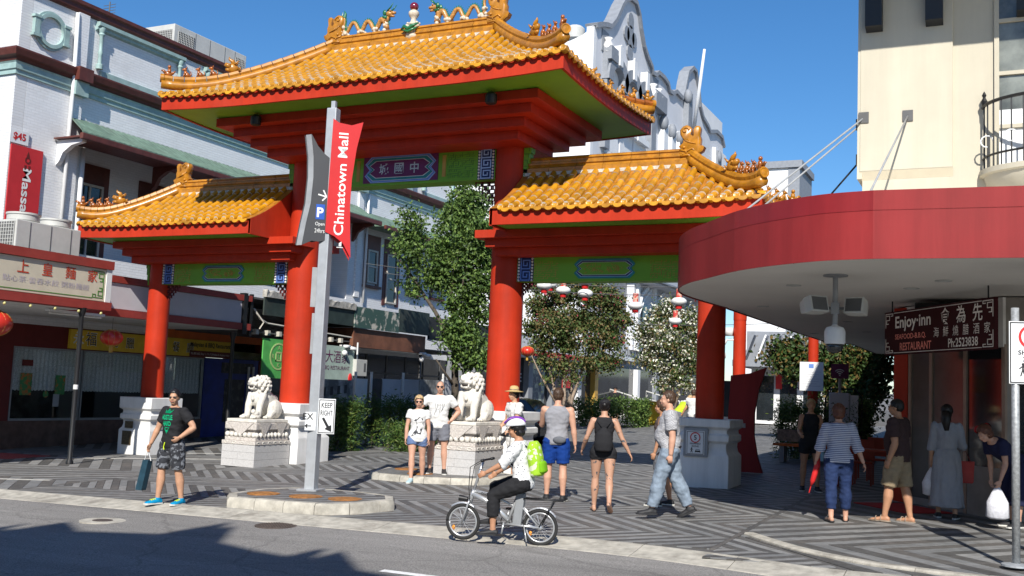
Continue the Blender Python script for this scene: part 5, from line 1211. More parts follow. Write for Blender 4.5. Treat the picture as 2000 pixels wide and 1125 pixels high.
# flank wall facing the road, lit white
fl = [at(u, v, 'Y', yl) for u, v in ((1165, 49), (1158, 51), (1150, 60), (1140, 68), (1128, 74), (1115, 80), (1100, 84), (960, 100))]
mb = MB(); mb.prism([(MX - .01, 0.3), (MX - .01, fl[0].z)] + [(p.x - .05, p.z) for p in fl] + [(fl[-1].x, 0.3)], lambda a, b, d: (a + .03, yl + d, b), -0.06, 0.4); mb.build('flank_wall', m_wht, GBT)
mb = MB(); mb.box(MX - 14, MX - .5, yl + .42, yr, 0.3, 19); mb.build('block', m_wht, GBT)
def fpt(u, v): p = at(u, v, 'X', MX); return p.y, p.z
def fbox(mb, u0, v0, u1, v1, out, base=0.0):
    y0, z0 = fpt(u0, v1); y1, z1 = fpt(u1, v0); y2, _ = fpt(u1, v1); mb.box(MX + base, MX + out, y0, max(y2, y0 + .2), z0, max(z1, z0 + .2))
for (u0, v0, u1, v1) in ((1174, 66, 1187, 97), (1263, 157, 1284, 190)):
    mb = MB(); fbox(mb, u0, v0, u1, v1, .06); nb = mb.build('niche', m_gryd, GBT); mb = MB(); y0, z0 = fpt(u0, v1); y1, _ = fpt(u1, v1)
    n = 2 if u1 - u0 > 15 else 1
    for k in range(n):
        yc = y0 + (y1 - y0) * (k + .5) / n; h = fpt(u0, v0)[1] - z0; r = .38
        mb.lathe([(r * .8, z0), (r * .5, z0 + h * .12), (r, z0 + h * .4), (r * .5, z0 + h * .75), (r * .8, z0 + h * .9)], (MX + .25, yc, 0), 12)
    mb.build('baluster', m_wht, nb, smooth=True)
    mb = MB(); fbox(mb, u0 + 3, v1 + 4, u1 + 4, v1 + 18, .6); mb.build('corbel', m_gryd, GBT); mb = MB(); fbox(mb, u0 - 3, v1 + 4, u0 + 6, v1 + 190, .35); mb.build('pilaster', m_gryd, GBT)
# pierced quatrefoil, small diamonds
y, z = fpt(1229, 72); mb = MB()
for a, b, r in ((0, 0, .75), (0, 1.1, .55), (0, -1.1, .55), (.75, 0, .5), (-.75, 0, .5)): ring_yz(mb, y + a, z + b, r, .01, MX, MX + .12, 14)
mb.build('quatrefoil', m_gryd, GBT)
for u, v in ((1212, 111), (1238, 136)):
    y, z = fpt(u, v); mb = MB(); mb.prism([(y - .3, z), (y, z - .8), (y + .3, z), (y, z + .8)], lambda a, b, d: (MX + d, a, b), 0, .08); mb.build('diamond', m_wht, GBT)
# arched windows with hoods and keystones
for (u, v, w_, h) in ((1196, 170, 2.4, 4.6), (1224, 196, 2.4, 4.4), (1249, 216, 2.4, 4.4)):
    yc, zc = fpt(u, v); mb = MB(); n = 14; r = w_ / 2
    arch = [(yc + r * cos(pi - pi * j / n), zc + r * sin(pi - pi * j / n)) for j in range(n + 1)]
    mb.prism([(yc - r, zc - h)] + arch + [(yc + r, zc - h)], lambda a, b, d: (MX + d, a, b), 0, .06); w0 = mb.build('arched_window', m_wht, GBT)
    mb = MB(); ro = r + .75
    ao = [(yc + ro * cos(pi - pi * j / n), zc + ro * sin(pi - pi * j / n)) for j in range(n + 1)]
    v_ = [(MX + .0, *p) for p in ao] + [(MX + .5, *p) for p in ao] + [(MX + .5, *p) for p in arch] + [(MX, *p) for p in arch]; N1 = n + 1
    mb.add(v_, [(a * N1 + j, a * N1 + j + 1, (a + 1) * N1 + j + 1, (a + 1) * N1 + j) for a in range(3) for j in range(n)]); mb.build('hood', m_gryd, w0)
    mb = MB(); mb.box(MX + .1, MX + .6, yc - .28, yc + .28, zc + r + .1, zc + r + 1.4); mb.build('keystone', m_wht, w0)
    mb = MB(); mb.box(MX + .06, MX + .4, yc - r, yc + r, zc - 2.4, zc - 2.0); mb.build('sill', m_wht, w0)
for (u, v0, v1) in ((1288, 232, 330), (1304, 250, 330), (1319, 262, 330), (1336, 182, 300), (1395, 300, 340), (1180, 305, 345), (1205, 305, 345), (1240, 305, 345)):
    mb = MB(); fbox(mb, u - 4, v0, u + 4, v1, .45); pz = mb.build('pilaster', m_wht if u < 1330 else m_gryd, GBT)
    mb = MB(); y, z = fpt(u, v0); mb.ball((MX + .35, y, z - .3), (.35, .42, .6), 10, 7); mb.build('scroll', m_gryd, pz, smooth=True)
mb = MB(); fbox(mb, 1390, 305, 1411, 345, .3); mb.build('end_bay', m_wht, GBT)
mb = MB(); a = at(1349, 300, 'X', MX + .1); b = at(1376, 96, 'X', MX + 2.2); mb.tube([a, b], [.17, .10], 8); mb.build('flagpole', m_wht, GBT, smooth=True)
mb = MB(); p = at(1370, 225, 'Y', yr + .5); mb.box(p.x - 8, p.x, yr + .3, yr + 8, 12, p.z + 1.2); mb.build('rear_block', m_wht, GBT)
p = at(1123, 72, 'Y', 44); mb = MB(); mb.lathe([(.45, 17.0), (.45, p.z - .3), (.7, p.z - .2), (.7, p.z + .5), (.5, p.z + .7)], (p.x, 44, 0), 12); mb.build('roof_vent', m_acg, GBT, auto=40)
# distant white block up the mall
p, q = at(1480, 331, 'Y', 130), at(1562, 327, 'Y', 130)
FB = thing('distant_white_block', ((p.x + q.x) / 2, 134, G(q.x, 134)), 'distant white building with grey cornice right of the side roof', 'building'); mb = MB(); mb.box(p.x - 3, q.x, 130, 140, G(q.x, 134), p.z); mb.build('wall', m_wht, FB)
mb = MB(); mb.box(p.x - 3.3, q.x + .4, 129.6, 140, p.z, p.z + 1.0); mb.box(q.x - 1.6, q.x + .02, 129.9, 140.1, G(q.x, 134), p.z - .01); mb.build('cornice', m_gryd, FB)
for k in range(3): mb = MB(); mb.box(p.x - 2 + k * 3, p.x - .4 + k * 3, 129.95, 130.05, p.z - 9, p.z - 6); mb.build('window', m_glassd, FB)

# low shops further up the mall, left side
FS = thing('far_mall_shops', (-10, 38, 0), 'row of far mall shops with black glass front and white signboard behind the flowering trees', 'shopfront')
mb = MB(); mb.box(-15, -9.6, 22.2, 39.3, .2, 4.6); mb.box(-15, -9.62, 39.3, 60, .2, 9.0); mb.build('wall', mat('shop_grey', (0.20, 0.21, 0.23), 0.6, var=0.15), FS)
mb = MB(); mb.box(-9.6, -8.6, 23.5, 38.5, 3.4, 3.5); mb.box(-8.66, -8.55, 23.5, 38.5, 3.75, 4.35); mb.build('awning', m_wht, FS); mb = MB(); mb.box(-8.67, -8.54, 23.5, 38.5, 3.5, 3.74); mb.build('red_band', m_signr, FS)
mb = MB(); mb.box(-9.4, -9.3, 39.5, 44.5, 3.9, 5.0); sb_ = mb.build('signboard', m_signw, FS); mb = MB(); text_mb(mb, 'FOOD HOUSE 食家', .7, lambda a, b, d: (-9.3 + d, 42 + a, 4.1 + b), .02, width=4.4, bold=.01); mb.build('signboard_lettering', m_signk, sb_)
mb = MB(); mb.box(-9.6, -9.5, 22.6, 60, .5, 3.4); mb.build('glass_front', m_glassd, FS)
for y in (24.4, 27.2, 30.2, 33.8, 36.4, 44, 48): mb = MB(); mb.box(-9.5, -9.2, y, y + .5, .3, 3.4); mb.build('pillar', m_wht if y in (33.8, 44) else (m_gold if y == 36.4 else m_gryd), FS)
mb = MB(); text_mb(mb, 'HOUSE', .42, lambda a, b, d: (-9.46 + d, 25.9 + a, 2.2 + b), .02); text_mb(mb, 'SPA', .4, lambda a, b, d: (-9.46 + d, 26.1 + a, 1.6 + b), .02); mb.build('window_lettering', m_wht, FS)
mb = MB(); mb.box(-9.49, -9.44, 28.2, 29.7, .9, 2.9); mb.build('poster', mat('poster_mix', (0.03, 0.05, 0.10), 0.4, col2=(0.45, 0.5, 0.4), scale=2.2, thr=(0.45, 0.6)), FS)
mb = MB(); mb.box(-9.0, -8.9, 31.0, 31.9, 2.0, 3.1); hs = mb.build('hanging_sign', m_signr, FS); mb = MB(); text_mb(mb, 'age', .35, lambda a, b, d: (-8.9 + d, 31.45 + a, 2.4 + b), .02); mb.build('sign_lettering', m_wht, hs)
m_step = mat('pale_step', (0.50, 0.49, 0.46), 0.7, var=0.1, scale=3)
for k in range(4): mb = MB(); g = G(-7, 38); mb.box(-9.5, -7.0 - .35 * k + .9, 36.5, 45, g - .1 + .16 * k, g + .06 + .16 * k - .001); mb.build('step', m_step, FS)
for y in (37.3, 44): mb = MB(); g = G(-7, 38); mb.tube([(-6.4, y, g), (-6.4, y, g + .95), (-8.6, y, g + 1.5), (-8.6, y, g + .6)], .04, 8); mb.tube([(-6.5, y, g + .5), (-8.6, y, g + 1.05)], .03, 8); mb.build('handrail', m_acg, FS, smooth=True)
# grey timber house with fretted verandah, beyond
GH = thing('grey_verandah_house', (-9, 50, 4), 'grey timber verandah front with white curved brackets above the white flowering tree', 'building')
ya, yb = 42.5, 60
mb = MB(); mb.box(-9.6, -9.1, ya, yb, 4.6, 9.2); mb.box(-9.1, -8.0, ya, yb, 8.9, 9.1); mb.build('front', m_gry, GH)
for k in range(5):
    y = ya + .3 + k * 3.4; mb = MB(); mb.box(-9.1, -8.9, y, y + .35, 4.6, 8.9); mb.build('post', m_wht, GH); mb = MB(); mb.tube([(-8.95, y + .3, 7.4), (-8.9, y + .7, 8.2), (-8.85, y + 1.7, 8.75)], .12, 6); mb.tube([(-8.95, y + .3, 6.9), (-8.9, y + 1.2, 8.0), (-8.85, y + 2.4, 8.7)], .08, 6); mb.build('bracket', m_wht, GH)['kind'] = 'stuff'
    mb = MB(); mb.box(-9.09, -9.0, y + 1.2, y + 2.3, 5.0, 7.6); mb.build('window', m_glassd, GH)
mb = MB(); mb.rings([[(-9.6, y, 10.4), (-7.7, y, 9.1), (-7.7, y, 9.0), (-9.6, y, 9.0)] for y in (ya - .3, yb)]); mb.build('roof', m_gryd, GH)
# kiosk in the middle of the mall with louvred grey awning
KI = thing('mall_kiosk', (2.6, 33, G(2.6, 33)), 'grey and white mall kiosk with slatted awning beyond the red pole', 'kiosk'); g = G(2.6, 33)
mb = MB(); mb.box(1.0, 4.6, 31, 42, g, g + 2.9); mb.build('wall', m_wht, KI); mb = MB(); mb.box(.4, 1.0, 29.5, 42, g + 2.7, g + 3.0); mb.box(1.0, 4.8, 29.5, 31, g + 2.7, g + 3.0); mb.build('awning', m_gryd, KI)
for k in range(6): mb = MB(); mb.obox((1.2 + .6 * k, 29.6, g + 3.6), (.09, .5, 1.3), Matrix.Rotation(radians(20), 3, 'Y')); mb.build('louvre', m_wht if k % 2 else m_gryd, KI)
mb = MB(); mb.box(1.0, 4.6, 29.9, 31, g + 3.0, g + 4.4); mb.build('upper_front', m_gryd, KI)
for k in range(3): mb = MB(); mb.box(1.3 + 1.1 * k, 2.1 + 1.1 * k, 30.95, 31.02, g + .2, g + 2.3); mb.build('door', m_glassd, KI)
mb = MB(); mb.box(2.2, 2.5, 30.9, 30.96, g + 1.7, g + 2.4); mb.box(3.3, 3.6, 30.9, 30.96, g + 1.7, g + 2.4); mb.build('poster', m_signr, KI)['kind'] = 'stuff'
# right-hand mall building continuing behind the awning
RB2 = thing('right_mall_building', (12, 20, .3), 'plain pale building lining the right side of the mall behind the corner building', 'building')
mb = MB(); mb.box(10.6, 22, 7, 60, 0, 8.2); mb.build('wall', m_wht, RB2)
for k in range(8): mb = MB(); mb.box(10.52, 10.6, 9 + 6 * k, 11.5 + 6 * k, .6, 3); mb.build('window', m_glassd, RB2)

# ------------------------------------------------------------------ foliage
def leaf_mat(name, c, tr=0.25):
    if name in MATS: return MATS[name]
    m = bpy.data.materials.new(name); m.use_nodes = True; n = m.node_tree; N = n.nodes; L = n.links; b = N['Principled BSDF']; b.inputs['Roughness'].default_value = 0.5; b.inputs['Specular IOR Level'].default_value = 0.3
    ge = N.new('ShaderNodeNewGeometry'); nz = N.new('ShaderNodeTexNoise'); nz.inputs['Scale'].default_value = 2.5; L.new(ge.outputs['Position'], nz.inputs['Vector'])
    rp = N.new('ShaderNodeValToRGB'); rp.color_ramp.elements[0].position = .3; rp.color_ramp.elements[1].position = .7; rp.color_ramp.elements[0].color = (*[x * .65 for x in c], 1); rp.color_ramp.elements[1].color = (*[min(1, x * 1.35) for x in c], 1)
    L.new(nz.outputs['Fac'], rp.inputs[0]); L.new(rp.outputs[0], b.inputs['Base Color'])
    t = N.new('ShaderNodeBsdfTranslucent'); L.new(rp.outputs[0], t.inputs[0]); mx = N.new('ShaderNodeMixShader'); mx.inputs[0].default_value = tr
    L.new(b.outputs[0], mx.inputs[1]); L.new(t.outputs[0], mx.inputs[2]); L.new(mx.outputs[0], N['Material Output'].inputs[0]); MATS[name] = m; return m
LEAF = {'plane': [leaf_mat('leaf_mid', (0.10, 0.17, 0.04)), leaf_mat('leaf_light', (0.16, 0.24, 0.055)), leaf_mat('leaf_dark', (0.05, 0.095, 0.026))],
        'myrtle': [leaf_mat('leaf_olive', (0.11, 0.14, 0.045)), leaf_mat('leaf_rusty', (0.19, 0.14, 0.055)), leaf_mat('leaf_dark', (0.04, 0.08, 0.022))],
        'magnolia': [leaf_mat('leaf_gloss', (0.05, 0.085, 0.02)), leaf_mat('leaf_brownback', (0.15, 0.10, 0.03)), leaf_mat('leaf_dark', (0.04, 0.08, 0.022))],
        'bamboo': [leaf_mat('leaf_bamboo', (0.06, 0.12, 0.025)), leaf_mat('leaf_bamboo_light', (0.14, 0.19, 0.04)), leaf_mat('leaf_dark', (0.04, 0.08, 0.022))]}
m_fpink = leaf_mat('flower_pink', (0.45, 0.08, 0.12)); m_fwhite = leaf_mat('flower_white', (0.75, 0.73, 0.62)); m_bark = mat('bark_pale', (0.26, 0.20, 0.15), 0.85, var=0.4, scale=10, bump=0.5, bscale=25); m_barkd = mat('bark_dark', (0.08, 0.065, 0.05), 0.9, var=0.3, scale=10, bump=0.5, bscale=25)
def foliage(mb, blobs, n, size, rd, nmat, flower=0.0, fmi=3, asp=1.6, shell=0.55):
    tot = sum(b[3] * b[4] * b[5] for b in blobs) ** 1.0
    wts = [(b[3] * b[4] * b[5]) ** .8 for b in blobs]; sw = sum(wts)
    for b, w_ in zip(blobs, wts):
        # twig clusters inside each blob
        k = int(n * w_ / sw); ncl = max(3, k // 26)
        for c in range(ncl):
            d = Vector((rd.gauss(0, 1), rd.gauss(0, 1), rd.gauss(0, 1))).normalized(); rr = (shell + (1 - shell) * rd.random()) * rd.uniform(.85, 1.08)
            cc = Vector((b[0] + d.x * rr * b[3], b[1] + d.y * rr * b[4], b[2] + d.z * rr * b[5])); cr = size * rd.uniform(2.0, 3.4); fl_ = rd.random() < flower * (1.5 if d.z > 0 else .6)
            for q in range(26):
                p = cc + Vector((rd.gauss(0, .5), rd.gauss(0, .5), rd.gauss(0, .42))) * cr
                nrm = (d * .5 + Vector((rd.uniform(-1, 1), rd.uniform(-1, 1), rd.uniform(-.3, 1.2)))).normalized(); t = nrm.cross(Vector((rd.uniform(-1, 1), rd.uniform(-1, 1), rd.uniform(-1, .3)))).normalized(); s_ = nrm.cross(t); L_ = size * rd.uniform(.7, 1.25); W_ = L_ / asp
                mi = fmi if (fl_ and rd.random() < .55) else rd.choice((0, 0, 1, 2)); mb.m(mi)
                mb.add([p - t * L_ * .5, p + s_ * W_ * .5 + nrm * L_ * .06, p + t * L_ * .5 - nrm * L_ * .1, p - s_ * W_ * .5 + nrm * L_ * .06], [(0, 1, 2, 3)])
def limb(mb, pts, r0, r1, n=8):
    k = len(pts); mb.tube(pts, [r0 + (r1 - r0) * i / (k - 1) for i in range(k)], n)
def tree(name, label, x, y, limbs, blobs, kind, n, size, flower=0, fm=None, group=None, bark=None, seed=1, asp=1.6, shell=.55):
    rd = random.Random(seed); g = G(x, y); t = thing(name, (x, y, g), label, 'tree', group)
    mb = MB()
    for pts, r0, r1 in limbs: limb(mb, [(x + a, y + b, g + c) for a, b, c in pts], r0, r1)
    mb.build('trunk', bark or m_barkd, t, smooth=True)
    mb = MB(); foliage(mb, [(x + b[0], y + b[1], g + b[2], b[3], b[4], b[5]) for b in blobs], n, size, rd, 3, flower, 3, asp, shell); mb.build('crown', LEAF[kind] + [fm or m_fpink], t)
    return t
# the street tree behind the middle column: stands at about Y = 10
rd = random.Random(9)
def blobs_px(lst, Y, x, y):
    out = []; g = G(x, y)
    for u, v, rpx, depth in lst:
        p = at(u, v, 'Y', Y + depth); s_ = (p - CAM).dot(_fw) / F_PX; r = rpx * s_ * .84; out.append((p.x - x, p.y - y, p.z - g, r * rd.uniform(.95, 1.15), r * rd.uniform(.9, 1.2), r * rd.uniform(.8, 1.0)))
    return out
tx, ty = -4.3, 10.5
bl = blobs_px([(918, 400, 40, 0), (885, 430, 36, .3), (930, 450, 42, -.3), (890, 480, 45, .4), (806, 425, 22, 0), (800, 465, 30, .2), (808, 500, 24, -.2), (858, 492, 30, 0), (925, 510, 45, 0), (880, 540, 40, .4), (935, 560, 36, 0), (846, 540, 24, .2), (800, 552, 14, 0), (812, 572, 16, 0), (900, 590, 34, 0), (940, 610, 26, .2), (893, 640, 34, -.3), (920, 670, 36, 0), (880, 660, 22, -.4), (938, 700, 26, 0), (905, 710, 20, 0), (780, 480, 16, 0), (905, 372, 24, 0), (950, 480, 24, 0)], 10.5, tx, ty)
tree('street_tree', 'large leafy green street tree beside the middle red column', tx, ty, [([(0, 0, 0), (.05, .1, 1.5), (0, 0, 3.2), (-.3, .1, 5.0), (.2, 0, 7.2)], .16, .04), ([(0, 0, 3.0), (-.9, .2, 4.2), (-2.0, .1, 5.6), (-2.6, 0, 6.3)], .09, .02), ([(0, 0, 2.4), (.6, .1, 3.6), (1.0, 0, 5.2)], .08, .02), ([(-.1, 0, 4.2), (.5, -.3, 5.6), (.7, 0, 7.0)], .07, .02), ([(0, 0, 1.8), (-.4, -.5, 2.6)], .05, .02)], bl, 'plane', 22000, .14, seed=4, shell=.72)
mx, my = -3.5, 18
bl = blobs_px([(1060, 600, 34, 0), (1100, 575, 36, .5), (1150, 570, 40, 0), (1195, 590, 34, 0), (1215, 625, 24, 0), (1045, 640, 26, 0), (1090, 630, 42, -.4), (1140, 625, 42, .4), (1180, 640, 36, 0), (1060, 675, 26, 0), (1110, 670, 30, 0), (1160, 675, 26, 0), (1200, 665, 22, 0), (1175, 700, 18, 0), (1045, 560, 22, .3), (1130, 545, 24, 0), (1205, 700, 14, 0), (1062, 705, 20, 0), (1100, 712, 22, 0), (1145, 708, 22, 0), (1185, 715, 18, 0), (1075, 735, 14, 0), (1125, 738, 14, 0)], 18, mx, my)
tree('pink_crepe_myrtle', 'pink-flecked crepe myrtle tree with several pale stems behind the right archway', mx, my, [([(0, 0, 0), (-.2, 0, 1.2), (-.7, .1, 2.6), (-1.2, 0, 4.2)], .10, .02), ([(.1, 0, 0), (.05, .1, 1.4), (-.1, .2, 3.0), (.1, 0, 5.0)], .10, .02), ([(.15, .1, 0), (.45, 0, 1.4), (.9, .1, 2.8), (1.5, 0, 4.4)], .09, .02), ([(0, .1, 0), (.25, .3, 1.6), (.4, .4, 3.2), (.9, .5, 4.6)], .08, .02), ([(-.2, 0, 1.0), (-.9, -.2, 2.2), (-1.5, -.2, 3.3)], .05, .015)], bl, 'myrtle', 24000, .13, .045, m_fpink, bark=m_bark, seed=5, shell=.25)
wx_, wy_ = -1.0, 24
bl = blobs_px([(1275, 640, 26, 0), (1300, 615, 26, .3), (1330, 630, 28, 0), (1355, 650, 22, 0), (1270, 675, 24, 0), (1305, 665, 32, -.4), (1340, 685, 30, 0), (1290, 710, 26, 0), (1325, 725, 26, 0), (1360, 715, 18, 0), (1300, 750, 16, 0), (1340, 755, 16, 0), (1312, 592, 14, 0), (1375, 680, 20, 0), (1262, 655, 22, 0), (1285, 610, 18, .4), (1350, 615, 18, 0), (1260, 700, 18, 0)], 24, wx_, wy_)
tree('white_crepe_myrtle', 'crepe myrtle tree covered in white blossom left of the right column', wx_, wy_, [([(0, 0, 0), (-.2, 0, 1.4), (-.6, .1, 3.0), (-.8, 0, 4.4)], .08, .02), ([(.1, 0, 0), (.15, .1, 1.6), (.3, .1, 4.6)], .08, .02), ([(.05, .1, 0), (.5, 0, 1.8), (.9, 0, 3.8)], .07, .02)], bl, 'myrtle', 17000, .14, .5, m_fwhite, bark=m_bark, seed=6, shell=.25)
gx_, gy_ = 6.6, 17.5
bl = blobs_px([(1530, 690, 22, 0), (1555, 680, 24, 0), (1575, 715, 26, 0), (1545, 720, 22, 0), (1610, 700, 28, .4), (1640, 690, 26, 0), (1665, 705, 30, 0), (1630, 730, 32, 0), (1690, 700, 28, 0), (1715, 720, 26, 0), (1670, 750, 34, 0), (1600, 750, 20, 0), (1705, 760, 26, 0), (1650, 785, 24, 0), (1685, 800, 22, 0), (1510, 695, 14, 0), (1720, 680, 24, 0)], 17.5, gx_, gy_)
tree('magnolia_tree', 'dark glossy magnolia tree behind the wifi sign under the awning', gx_, gy_, [([(0, 0, 0), (.05, 0, 1.3), (0, .1, 2.6), (-.2, 0, 3.8)], .10, .03), ([(.02, 0, 1.2), (.6, .1, 2.2), (1.0, 0, 3.2)], .06, .02), ([(.02, 0, 1.2), (-.7, .1, 2.2), (-1.6, 0, 3.3)], .06, .02)], bl, 'magnolia', 15000, .17, seed=8, shell=.4)
# hedges: dense upright leafage on stems
def hedge(name, label, x0, x1, y0, y1, h, n, size, seed, kind='bamboo', top=.12, cat='hedge'):
    rd = random.Random(seed); t = thing(name, ((x0 + x1) / 2, (y0 + y1) / 2, G(x0, y0)), label, cat); mb = MB(); P0 = wloc(t)
    for k in range(int(n / 22)):
        cx, cy = rd.uniform(x0, x1), rd.uniform(y0, y1); face = rd.random()
        if face < .45: cy = y0 + rd.uniform(0, .15)
        elif face < .7: cx = x1 - rd.uniform(0, .15)
        cz = G(cx, cy) + h * (rd.random() ** .8) + (rd.uniform(-.02, top) if rd.random() < .3 else 0)
        for q in range(22):
            p = Vector((cx + rd.gauss(0, .10), cy + rd.gauss(0, .10), max(G(cx, cy) + .02, cz + rd.gauss(0, .12)))); t_ = Vector((rd.uniform(-1, 1), rd.uniform(-1, 1), rd.uniform(-.9, .5))).normalized(); nrm = t_.cross(Vector((rd.uniform(-1, 1), rd.uniform(-1, 1), rd.uniform(-1, 1)))).normalized(); s_ = nrm.cross(t_); L_ = size * rd.uniform(.7, 1.3); W_ = L_ * (.22 if kind == 'bamboo' else .5)
            mb.m(rd.choice((0, 0, 1, 2))); mb.add([p - t_ * L_ * .5, p + s_ * W_ * .5, p + t_ * L_ * .5, p - s_ * W_ * .5], [(0, 1, 2, 3)])
    mb.build('leaves', LEAF[kind], t)
    mb = MB()
    for k in range(18): a, b = rd.uniform(x0 + .05, x1 - .05), rd.uniform(y0 + .05, y1 - .05); mb.tube([(a, b, G(a, b)), (a + rd.uniform(-.06, .06), b, G(a, b) + h * .9)], .012, 5)
    tag(mb.build('stems', m_barkd, t), kind='stuff')
    return t
hedge('bamboo_hedge', 'dark clipped bamboo hedge left of the couple', -4.6, -1.1, 5.6, 6.7, 1.30, 15000, .12, 21)
hedge('bamboo_shrub', 'taller pale green bamboo clump at the left end of the dark hedge', -4.2, -3.5, 3.5, 4.1, 1.25, 5000, .12, 22, cat='shrub'); hedge('bamboo_shrub', 'low yellow-green bamboo clump just left of the sunglasses woman', -2.9, -2.0, 4.3, 4.8, .62, 2500, .11, 24, cat='shrub')
hedge('bamboo_hedge', 'dark bamboo hedge with pale green top behind the red sail sign', 6.75, 9.0, 8.2, 9.5, 1.42, 15000, .12, 23)
hedge('box_shrub', 'low rounded green shrub in the middle of the mall behind the grey tank top man', -5.2, -2.2, 23.0, 25, 1.15, 8000, .12, 25, 'plane', cat='shrub')
# white and red hanging lanterns on wires across the mall
def disc_lantern(x, y, z, label):
    t = thing('white_disc_lantern', (x, y, z - .3), label, 'lantern', 'white and red lanterns over the mall'); mb = MB(); mb.lathe([(.06, z - .14), (.16, z - .13), (.24, z - .06), (.26, z), (.24, z + .06), (.16, z + .12), (.07, z + .13)], (x, y, 0), 20); mb.build('shade', mat('lantern_white', (0.78, 0.77, 0.74), 0.4), t, auto=50)
    mb = MB(); mb.lathe([(.10, z - .24), (.12, z - .14)], (x, y, 0), 14); mb.build('red_base', m_signr, t); mb = MB(); mb.lathe([(.10, z + .13), (.10, z + .42)], (x, y, 0), 14); mb.build('red_collar', mat('lantern_collar', (0.5, 0.05, 0.04), 0.5, col2=(0.6, 0.4, 0.3), scale=9, thr=(.5, .6)), t); mb = MB(); mb.tube([(x, y, z + .42), (x, y, z + .62)], .012, 5); mb.build('hanger', m_grill, t)
for u, v, Y, lb in ((1063, 558, 12, 'white and red lantern nearest the middle column'), (1100, 567, 13, 'white and red lantern second from the middle column'), (1143, 573, 12.5, 'lower of two white lanterns hung one above the other'), (1143, 549, 11.0, 'upper of two white lanterns just under the green beam'), (1241, 597, 14, 'white lantern below the gold panel of the right beam'), (1326, 589, 13, 'white lantern by the red fretwork near the right column'), (1319, 627, 20, 'small white lantern over the white blossom tree'), (1075, 556, 17, 'white lantern half hidden behind another under the beam')):
    p = at(u, v, 'Y', Y); disc_lantern(p.x, p.y, p.z, lb)
for k, (Y, z0, z1) in enumerate(((12, 6.2, 5.4), (13.3, 6.0, 5.3), (20.3, 5.2, 5.0))):
    mb = MB(); mb.tube([(-9 + 17 * i / 14, Y, z0 + (z1 - z0) * i / 14 - .45 * sin(pi * i / 14)) for i in range(15)], .012, 5); tag(mb.build('lantern_wire', m_grill), ['front lantern wire strung across the mall', 'second lantern wire strung across the mall', 'rear lantern wire strung over the white blossom tree'][k], 'wire', 'lantern wires')
p = at(1030, 686, 'Y', 14); lantern_thing(p.x, p.y, p.z, .22, 'round red lantern hanging right beside the middle column')
# ================================================================== corner building on the right with the red curved awning
m_crm = mat('cream_render', (0.52, 0.475, 0.37), 0.7, var=0.05, scale=0.8, dirt=0.08, bump=0.06, bscale=30); m_crm2 = mat('cream_trim', (0.60, 0.53, 0.39), 0.7, var=0.05)  # second cream is paler and yellower, for the panel splay and eave
m_awr = mat('awning_red', (0.27, 0.026, 0.027), 0.5, var=0.08, scale=0.7, spec=0.2, dirt=0.1); m_awr2 = mat('awning_cap', (0.25, 0.017, 0.02), 0.45, var=0.12, scale=0.9, dirt=0.15)
streak(m_crm, .08, 2.5); streak(m_awr, .2, 3); streak(m_awr2, .2, 3)
m_sof = mat('awning_soffit', (0.78, 0.75, 0.68), 0.7, var=0.04, scale=0.6, dirt=0.10)
CBD = thing('cream_corner_building', (13, 0, .2), 'cream rendered corner building with a curved balcony above the red awning', 'building')
YF = -2.2; XL = 10.18
mb = MB(); mb.box(XL, 24, YF, 8, 4.0, 9.6); mb.build('wall', m_crm, CBD)
mb = MB(); mb.box(XL - .04, 11.55, YF - .06, YF, 5.62, 9.5); mb.build('raised_panel', m_crm, CBD, bevel=.01)
mb = MB(); mb.add([(XL - .04, YF - .06, 5.62), (11.55, YF - .06, 5.62), (11.55, YF - .001, 5.48), (XL - .02, YF - .001, 5.48)], [(3, 2, 1, 0)]); mb.build('panel_splay', m_crm2, CBD)
mb = MB(); mb.box(XL - .08, XL - .001, YF - .05, 8, 5.5, 9.5); mb.build('side_panel', m_crm, CBD)
mb = MB(); mb.box(XL - .09, 24, YF - 2.3, 8, 9.55, 9.75); mb.build('eave', m_crm2, CBD)
for x in (10.36, 11.28, 12.6):
    mb = MB(); mb.prism([(0, 9.54), (-1.0, 9.54), (-1.0, 9.36), (-.75, 9.2), (-.35, 9.05), (-.22, 8.7), (-.20, 8.0), (0, 7.95)], lambda a, b, d: (x + d, YF - .062 + a, b), -.13, .13); mb.build('eave_bracket', m_gryd if False else m_black, CBD)
# recessed window bay and balcony
mb = MB(); mb.box(12.15, 14.3, YF - .004, YF + .002, 5.6, 9.2); wnd = mb.build('window', mat('curtained_glass', (0.16, 0.17, 0.15), 0.12, var=0.5, scale=1.4, spec=.6), CBD)
mb = MB()
for x in (12.15, 12.62, 13.1, 13.6, 14.2): mb.box(x, x + .07, YF - .05, YF - .005, 5.6, 9.2)
for z in (6.2, 7.05, 7.9): mb.box(12.15, 14.27, YF - .048, YF - .006, z, z + .06)
mb.build('frame', m_crm, wnd)
mb = MB(); mb.box(12.2, 14.2, YF - .004 - .004, YF - .005, 5.6, 6.5); mb.build('blind', m_signw, wnd)
bc = Vector((13.35, YF, 0)); n = 20
def arc(r, z, k=n): return [(bc.x + r * cos(pi + pi * j / k), bc.y + r * .62 * sin(pi + pi * j / k), z) for j in range(k + 1)]
mb = MB(); rg = [arc(.55, 4.75), arc(1.0, 5.05), arc(1.32, 5.30), arc(1.36, 5.42), arc(1.42, 5.44), arc(1.42, 5.52)]; mb.rings(rg, cap=True, close=False); mb.build('balcony_base', m_crm, CBD, auto=40)
mb = MB(); mb.tube(arc(1.36, 6.55), .028, 6); mb.tube(arc(1.36, 5.72), .018, 6); mb.build('balcony_rail', m_black, CBD)['kind'] = 'stuff'
